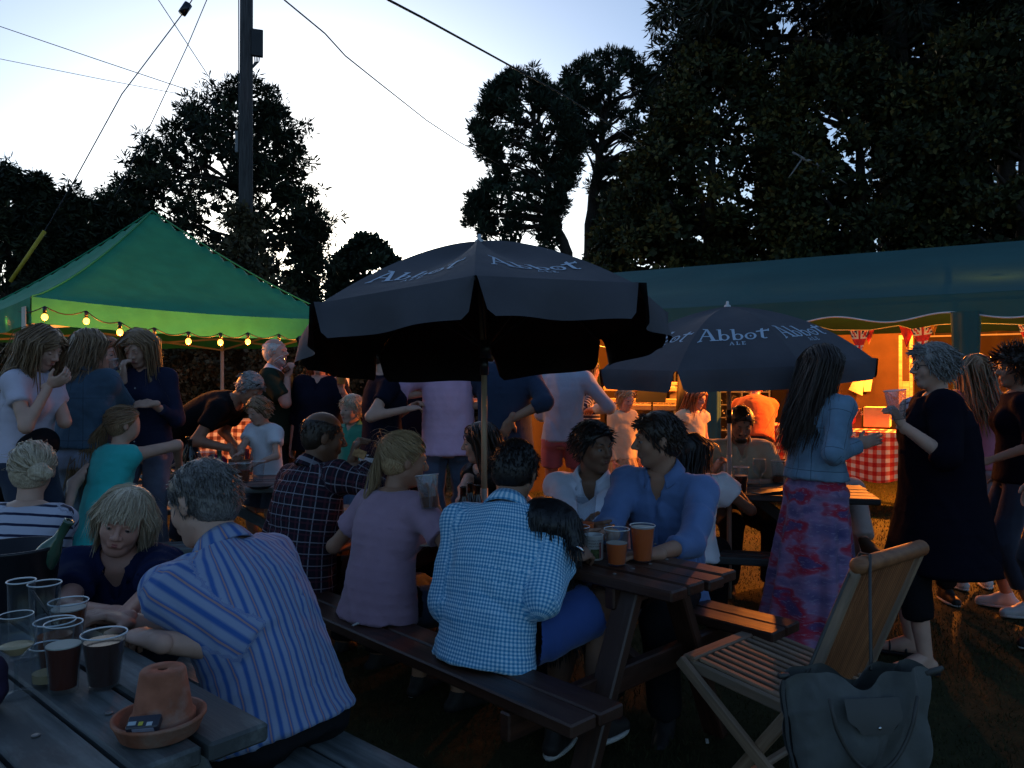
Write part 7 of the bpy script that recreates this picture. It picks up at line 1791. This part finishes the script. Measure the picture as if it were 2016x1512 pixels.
person('person with dark curly hair, dark top and turned-up jeans by the right edge', *XY(2006, 4.74), -70, H=1.66, sex='f', fat=1.05, vox=.011, hvox=.006, head=(0, 0, 0), hands=(at(1952, 905, 4.5), None), top=dict(mat=c_dnavy, sleeve=1.2, hem=.06, neck='crew'), bot=dict(type='cropped', mat=c_djean, len=.72), hair=dict(mat='dark', style='curly', n=2600, len=.07, rad=.0034, segs=7, thick=.03), skin='tan', seed=16, shoe=('shoe', shoe_w))
person('person in a dark blue T-shirt cut off by the right edge', 2.96, 3.98, -95, H=1.78, sex='m', fat=1.1, vox=.012, hvox=.007, head=(10, 0, 0), top=dict(mat=c_dblue, sleeve=.55, hem=.08, neck='crew', loose=.02), bot=dict(type='trousers', mat=c_djean), hair=dict(mat='dark', n=260, len=.04), skin='fair', seed=17, shoe=('shoe', shoe_d, SOLE))
person('person in a navy and white striped top glimpsed behind the raised cup', *XY(1832, 5.0), 195, H=1.62, sex='f', vox=.012, hvox=.007, hands=(at(1850, 830, 4.8), at(1870, 840, 4.8)), top=dict(mat=c_naut, sleeve=.4, hem=.05, neck='scoop', seam='back'), bot=dict(type='trousers', mat=c_dk), hair=dict(mat='dark', n=300, len=.05), skin='brown', seed=18, shoe=('shoe', shoe_d))
# ---- under the green gazebo
person('girl with long reddish-blonde hair in a lilac T-shirt looking down at her hands', *XY(52, 4.15), 96, H=1.68, sex='f', vox=.010, hvox=.0052, footz=GZ_, lean=4, head=(4, 26, 0), hands=(at(104, 752, 4.25), at(98, 758, 4.0)), elbow=(np.array([-.2, .5, -1]), np.array([-.3, -.4, -1])), hdir=((.9, .1, .4), (.9, 0, .4)), hnorm=((0, -.6, .6), (0, .6, .6)), curl=(.8, .8),
    top=dict(mat=c_lilac, sleeve=.5, hem=.0, neck='crew', loose=.016), bot=dict(type='trousers', mat=c_djean), hair=dict(mat='sandy', style='long', n=1700, len=.40, rad=.0036, segs=18, messy=.10, thick=.011), skin='fair', seed=19, shoe=('shoe', shoe_w))
jk = at(48, 880, 4.12)
p_ = [rcone(at(14, 868, 4.2), at(80, 872, 4.12), .10, .085, .05), rcone(at(20, 880, 4.15), at(12, 950, 4.1), .11, .10, .05), rcone(at(60, 880, 4.02), at(70, 950, 4.02), .06, .045, .05)]
V, F = surfnet(p_, .014); V = wrinkle(V, F, .008, 8, 2); tag(obj('black_jacket', mesh_from('black_jacket', V, F), c_black), 'black jacket knotted round the waist of the girl in the lilac T-shirt', 'jacket')
person('woman with a shoulder-length fair hair in a dark denim jacket, back to the viewer', *XY(166, 4.6), 6, H=1.68, sex='f', fat=1.06, vox=.010, hvox=.0055, footz=GZ_, head=(24, 6, 0), hands=(at(115, 760, 4.95), at(215, 760, 4.95)), elbow=(np.array([-.8, -.3, -.8]), np.array([.8, -.3, -.8])),
    top=dict(mat=c_denim, sleeve=1.85, hem=-.045, neck='full', collar=True, loose=.024, sl=.020, name='denim_jacket', amp=.005), bot=dict(type='trousers', mat=c_ljean, loose=.016), hair=dict(mat='sandy', style='long', n=1700, len=.22, rad=.0036, segs=12, thick=.010, messy=.08), skin='fair', seed=20, shoe=('shoe', shoe_w))
person('person with ginger hair partly hidden behind the denim jacket woman', *XY(206, 5.35), 128, H=1.68, sex='f', vox=.012, hvox=.007, footz=GZ_, head=(-10, 10, 0), top=dict(mat=c_black, sleeve=1.6, hem=.05, neck='v'), bot=dict(type='trousers', mat=c_dk), hair=dict(mat='red', style='long', n=360, len=.16, rad=.0055, segs=10), skin='pink', seed=21, glasses='top', shoe=('shoe', shoe_d))
person('young woman with very long fair hair and a dark denim shirt looking down', *XY(286, 5.0), 182, H=1.72, sex='f', vox=.010, hvox=.005, footz=GZ_, head=(4, 27, 0), hands=(at(300, 795, 4.75), at(243, 742, 4.75)), elbow=(np.array([.35, .2, -1.2]), np.array([-.8, .2, -.9])), hdir=((-.9, -.2, 0), (0, -.1, 1)), hnorm=((0, .5, -.5), (.4, .5, 0)), curl=(.5, .8),
    top=dict(mat=solid('indigo_shirt', (.018, .022, .048)), sleeve=1.7, hem=.02, neck='v', collar=True, placket=True, seam='back'), bot=dict(type='trousers', mat=c_spk), hair=dict(mat='sandy', style='long', n=1700, len=.50, rad=.0036, segs=20, messy=.05), skin='fair', seed=22, shoe=('shoe', shoe_w))
person('grey-haired man in a black T-shirt stooping over the drinks table', *XY(352, 6.0), 98, H=1.80, sex='m', fat=1.05, vox=.011, hvox=.0055, footz=GZ_, lean=72, lp=.78, head=(10, 42, 0), hands=(at(470, 886, 6.1), at(456, 884, 5.75)), elbow=(np.array([-.6, .4, 0]), np.array([-.7, -.3, 0])), hdir=(None, (.5, -.1, -.7)), curl=(.5, .8),
    top=dict(mat=c_black, sleeve=.6, hem=.06, neck='crew', loose=.018, sl=.018), bot=dict(type='trousers', mat=c_djean), hair=dict(mat='grey', n=420, len=.035, rad=.0045, segs=6), skin='tan', seed=23, glasses='top', shoe=('shoe', shoe_d))
person('long-plaited girl in a turquoise sleeveless dress kneeling on the bench to reach the bowl', *XY(202, 4.42), 32, H=1.46, sex='c', vox=.010, hvox=.006, hs=.90, lean=22, sit=.60, head=(24, 2, 0), hands=(at(135, 1000, 4.2), at(352, 912, 4.75)), elbow=(np.array([-.6, -.4, -.4]), np.array([.3, -.2, .3])), knees=(at(225, 1090, 4.45), at(262, 1090, 4.5)), feet=(at(150, 1090, 4.1), at(185, 1092, 4.15)),
    top=dict(mat=c_teal, sleeve=0, hem=.20, neck='crew', loose=.022, flare=.06, waist=1.0, amp=.009, wsc=6, name='dress'), bot=dict(type='shorts', mat=c_jean, len=-.2), hair=dict(mat='sandy', style='ponytail', n=900, len=.58, rad=.0036, gather=(-.03, -.108, .005), tail=(-.30, -.45, 0), segs=20, messy=.06), skin='fair', seed=24, face=False, shoe=('shoe', shoe_w, plain('sole_pink', (.5, .25, .25), .6)))
drk = person('white-haired man in a dark green top drinking from a plastic cup', *XY(540, 6.4), 98, H=1.73, sex='m', fat=1.12, vox=.011, hvox=.005, footz=GZ_, head=(2, -4, 0), hands=(None, at(566, 742, 6.28)), elbow=(None, np.array([.1, -.6, -1])), hdir=(None, (.25, -.1, 1)), hnorm=(None, (.3, .8, 0)), curl=(.5, .85),
    top=dict(mat=c_dgreen, sleeve=.8, hem=.10, neck='v', collar=True, cmat=c_white, loose=.024, sl=.022), bot=dict(type='trousers', mat=c_dk), hair=dict(mat='white', n=300, len=.016, rad=.0035, bald=1.0, thick=.003, segs=5), skin='pink', seed=25, shoe=('shoe', shoe_d))
nvw = person('red-haired woman in a navy zipped top holding a cup, head under the umbrella edge', *XY(630, 6.35), 184, H=1.68, sex='f', fat=1.25, vox=.011, hvox=.006, footz=GZ_ - .02, head=(-8, 0, 0), hands=(at(672, 765, 6.1), None), elbow=(np.array([.5, .1, -1]), None), hdir=((-.1, -.2, 1), None), hnorm=((-.5, .5, 0), None), curl=(.85, .5),
    top=dict(mat=c_navy, sleeve=1.3, hem=.10, neck='v', seam='back', loose=.024, sl=.024), bot=dict(type='trousers', mat=c_dk), hair=dict(mat='red', style='long', n=420, len=.22, rad=.0055, segs=12), skin='pink', seed=26, shoe=('shoe', shoe_d))
person('fair-haired boy in a white printed T-shirt reaching into the box on the table', *XY(528, 5.82), 205, H=1.22, sex='c', vox=.010, hvox=.0055, hs=.86, footz=GZ_, lean=8, head=(8, 22, 0), hands=(at(505, 912, 5.5), at(474, 892, 5.5)), elbow=(np.array([.6, .2, -.6]), np.array([-.6, .2, -.6])), hdir=((-.6, -.4, -.3), (-.6, -.4, -.3)), curl=(.6, .6),
    top=dict(mat=c_white, sleeve=.55, hem=.06, neck='crew', seam='back', loose=.02, sl=.022), bot=dict(type='shorts', mat=c_jean), hair=dict(mat='sandy', n=520, len=.055, rad=.0048, segs=8, thick=.014, fringe=(.5, .4, -.3)), skin='fair', seed=27, shoe=('shoe', shoe_w))
person('blond boy in a green polo shirt scowling behind the balding man', *XY(697, 5.45), 212, H=1.26, sex='c', vox=.011, hvox=.0055, hs=.86, footz=.08, head=(6, 4, 0), top=dict(mat=c_gpolo, sleeve=.6, hem=.06, neck='v', collar=True, seam='back', loose=.018), bot=dict(type='shorts', mat=c_jean), hair=dict(mat='fairhair', n=520, len=.045, rad=.0045, segs=7, thick=.012, fringe=(.3, .4, -.3)), skin='fair', seed=28, shoe=('shoe', shoe_w))
person('woman in a navy T-shirt and white shorts standing side-on, head hidden by the umbrella', *XY(752, 5.2), 62, H=1.70, sex='f', fat=1.08, vox=.010, hvox=.006, footz=.08, head=(0, 0, 0), hands=(at(812, 800, 5.3), at(800, 806, 5.0)), elbow=(np.array([.2, .5, -1]), np.array([.1, -.6, -1])), curl=(.6, .6),
    top=dict(mat=c_navy, sleeve=.55, hem=.04, neck='crew', loose=.016), bot=dict(type='shorts', mat=c_white, len=-.45), hair=dict(mat='dark', style='ponytail', n=300, len=.2), skin='fair', seed=29, shoe=('shoe', shoe_d))
person('man in a dark polo and dark trousers between the navy and pink shirts', *XY(818, 6.1), 20, H=1.78, sex='m', vox=.012, hvox=.008, footz=.08, hands=(None, at(850, 800, 6.0)), top=dict(mat=c_navy, sleeve=.6, hem=.08), bot=dict(type='trousers', mat=c_dk), hair=dict(mat='dark', n=160, len=.03), skin='fair', seed=30, face=False, shoe=('shoe', shoe_d))
person('man in a loose pink shirt and blue jeans, back to the viewer', *XY(882, 5.3), -4, H=1.78, sex='m', fat=.95, vox=.009, hvox=.007, footz=.09, hands=(at(830, 775, 5.3), at(930, 800, 5.3)), elbow=(np.array([-1, -.2, -.5]), np.array([.6, -.2, -.9])),
    top=dict(mat=c_pink, sleeve=1.6, hem=.09, loose=.022, sl=.020, amp=.010, wsc=6, flare=.03, waist=1.0, neck='full', collar=True), bot=dict(type='trousers', mat=c_jean, loose=.022, amp=.0105), hair=dict(mat='brown', n=160, len=.03), skin='fair', seed=31, face=False, shoe=('shoe', shoe_b))
person('man in a navy shirt with his hand in his back pocket, behind the umbrella pole', *XY(994, 5.3), -14, H=1.80, sex='m', fat=1.05, vox=.010, hvox=.0065, footz=.08, hands=(at(950, 790, 5.6), at(1006, 826, 5.12)), elbow=(np.array([-1, -.1, -.8]), np.array([1, -.6, -.2])), hdir=(None, (-.5, .2, -1)), hnorm=(None, (0, 1, 0)), curl=(.5, .3),
    top=dict(mat=solid('navy_shirt', (.022, .038, .075)), sleeve=1.35, hem=.05, loose=.02, sl=.018, neck='full', collar=True), bot=dict(type='trousers', mat=c_taupe, loose=.014), hair=dict(mat='dark', n=160, len=.03), skin='tan', seed=32, face=False, shoe=('shoe', shoe_b))
person('man in a grey-blue sweater and pink shorts, back to the viewer', *XY(1108, 6.3), 14, H=1.78, sex='m', fat=.92, vox=.010, hvox=.0065, footz=.06, lean=3, hands=(at(1100, 800, 6.6), at(1172, 806, 6.5)), elbow=(None, np.array([.8, -.4, -.8])),
    top=dict(mat=c_grey, sleeve=1.9, hem=.05, loose=.02, sl=.016, amp=.009, wsc=7), bot=dict(type='shorts', mat=c_rose, len=-.45, loose=.014), hair=dict(mat='brown', n=160, len=.03), skin='pink', seed=33, face=False, shoe=('shoe', shoe_b))
person('keyboard player in a black top with white stripes half hidden by the sweater man', *XY(1158, 8.0), 70, H=1.72, sex='f', vox=.012, hvox=.007, hands=(at(1195, 800, 8.2), at(1185, 802, 7.8)), elbow=(None, np.array([.1, -.5, -1])), top=dict(mat=c_naut2, sleeve=1.2, hem=.05, neck='crew', sl=.02), bot=dict(type='trousers', mat=c_dk), hair=dict(mat='dark', style='long', n=240, len=.2), skin='pink', seed=34, shoe=('shoe', shoe_d))
person('small blonde girl in a cream knitted top and beige skirt, lit orange', *XY(1226, 7.3), 142, H=1.40, sex='c', vox=.011, hvox=.0055, hs=.88, head=(10, 16, 0), top=dict(mat=c_cream, sleeve=1.95, hem=.03, neck='crew', seam='back'), bot=dict(type='skirt', mat=c_beige, len=.27, flare=.05), hair=dict(mat='blonde', style='long', n=320, len=.10, rad=.0052, segs=9), skin='pink', seed=35, shoe=('shoe', shoe_d))
person('girl with long red hair in a pale sleeveless dress, lit orange beside the teal post', *XY(1363, 7.2), 150, H=1.42, sex='c', vox=.011, hvox=.0055, hs=.88, head=(-10, 16, 0), top=dict(mat=c_cream, sleeve=.28, hem=.40, flare=.05, neck='scoop', seam='back', sl=.035, waist=1.0, name='dress'), bot=dict(type='shorts', mat=c_cream), hair=dict(mat='red', style='long', n=420, len=.28, rad=.0052, segs=13), skin='pink', seed=36, shoe=('shoe', shoe_d))
person('person in a bright orange T-shirt bending down behind the bearded man', *XY(1484, 8.0), 20, H=1.66, sex='m', fat=1.2, vox=.013, hvox=.008, lean=48, lp=.6, head=(0, 20, 0), hands=(at(1460, 900, 8.3), at(1510, 900, 8.3)), top=dict(mat=c_orange, sleeve=.5, hem=.06), bot=dict(type='trousers', mat=c_dk), hair=dict(mat='red', n=220, len=.04), skin='pink', seed=37, face=False, shoe=('shoe', shoe_d))

# ---- things held in the hand
def held(label, p, h, **k): return cup(label, p - np.array([0, 0, h * .45]), h, **k)
held('plastic cup held up by the blonde woman in mauve', at(846, 972, 3.06), .135, r0=.032, r1=.046, m=frosted, fill=.35, liq=amber, tilt=(rad(-8), rad(-6), 0))
held('plastic cup at the lips of the white-haired man', at(567, 718, 6.24), .135, r0=.032, r1=.046, fill=.3, liq=amber, tilt=(0, rad(-38), 0))
held('plastic cup of pale beer in the red-haired woman\'s hand', at(672, 742, 6.05), .14, r0=.033, r1=.047, fill=.75, liq=liquid('lager', (.60, .36, .08)))
held('empty frosted cup held by the grey-haired woman', at(1768, 800, 3.62), .14, r0=.033, r1=.048, m=frosted, tilt=(0, rad(-6), 0))
wineglass('wine glass in the hand of the woman looking down', at(236, 738, 4.7) - np.array([0, 0, .09]), .19, .25, wine, None, .034, tilt=(0, rad(-12), 0))
hb = empty('tall_glass', at(1154, 1046, 3.1) - np.array([0, 0, .02]), 0, 'tall clear glass with an inch of orange drink held by the man in white', 'glass')
MB().lathe([(.028, 0), (.033, .05), (.040, .14), (.042, .165)], 26).obj('wall', glassm, hb, smooth=True); MB().lathe([(0, .004), (.027, .004), (.0325, .055), (0, .055)], 22).obj('drink', orange, hb)

# ---- black dog on the gingham man's lap
dx = at(1094, 1040, 2.80); dg_ = empty('dog', (dx[0], dx[1], 0), 0, 'black long-coated dog seen from behind inside the gingham man\'s arm', 'dog'); do = np.array([dx[0], dx[1], 0])
L_ = lambda px, py, Y: at(px + 12, py - 4, Y - .06) - do
dp = [ellip(L_(1078, 1034, 2.86), (.092, .105, .080), None, .03), rcone(L_(1050, 1015, 2.88), L_(1035, 1060, 2.92), .055, .075, .06), rcone(L_(1075, 1060, 2.95), L_(1068, 1180, 2.98), .095, .135, .08), ellip(L_(1060, 1210, 2.95), (.17, .15, .13), None, .08),
      rcone(L_(1100, 1030, 2.90) + (0, .08, 0), L_(1120, 1050, 2.92) + (0, .20, -.02), .042, .030, .04), rcone(L_(1112, 1030, 2.80), L_(1120, 1078, 2.76), .030, .024, .03), rcone(L_(1042, 1020, 2.80), L_(1034, 1060, 2.78), .026, .020, .03)]
for a_, b_ in (((1040, 1215, 2.90), (1030, 1250, 2.80)), ((1085, 1190, 3.05), (1095, 1140, 3.2))): dp.append(rcone(L_(*a_), L_(*b_), .045, .032, .04))
V, F = surfnet(dp, .009); V = wrinkle(V, F, .004, 30, 4); furm = hair_mat('black_fur', (.002, .002, .002), (.008, .008, .009)); obj('body', mesh_from('body', V, F, True, V), furm, dg_)
rngd = np.random.default_rng(8); Nn_ = vnormals(V, F); sel = rngd.choice(len(V), 3000); P0_ = V[sel]; n0 = Nn_[sel]; tt_ = np.linspace(0, 1, 6)[None, :, None]
ln = rngd.uniform(.025, .06, (len(sel), 1, 1)); R_ = P0_[:, None] + n0[:, None] * ln * tt_ * .35 + np.array([0, 0, -1.])[None, None] * ln * tt_ ** 1.3 + rngd.normal(0, .006, (len(sel), 1, 3)) * tt_
V2, F2, fb2 = lock_tubes(R_, np.full(len(sel), .0024), .6, 3, np.repeat(n0[:, None], 6, 1)); fo = obj('fur', mesh_from('fur', V2, F2, True, fb2), furm, dg_); fo['kind'] = 'stuff'
for q in ((1098, 1052, 3.05),): MB().ball(L_(*q), .012, 10, 7).obj('nose', BLACKP, dg_, smooth=True)
MB().tube([L_(1122, 1078, 2.72), L_(1132, 1084, 2.71), L_(1138, 1092, 2.71)], .004, 6).obj('lead_clip', plain('bright_metal', (.7, .7, .7), .2, .5, 0, 1, 1), dg_, smooth=True)
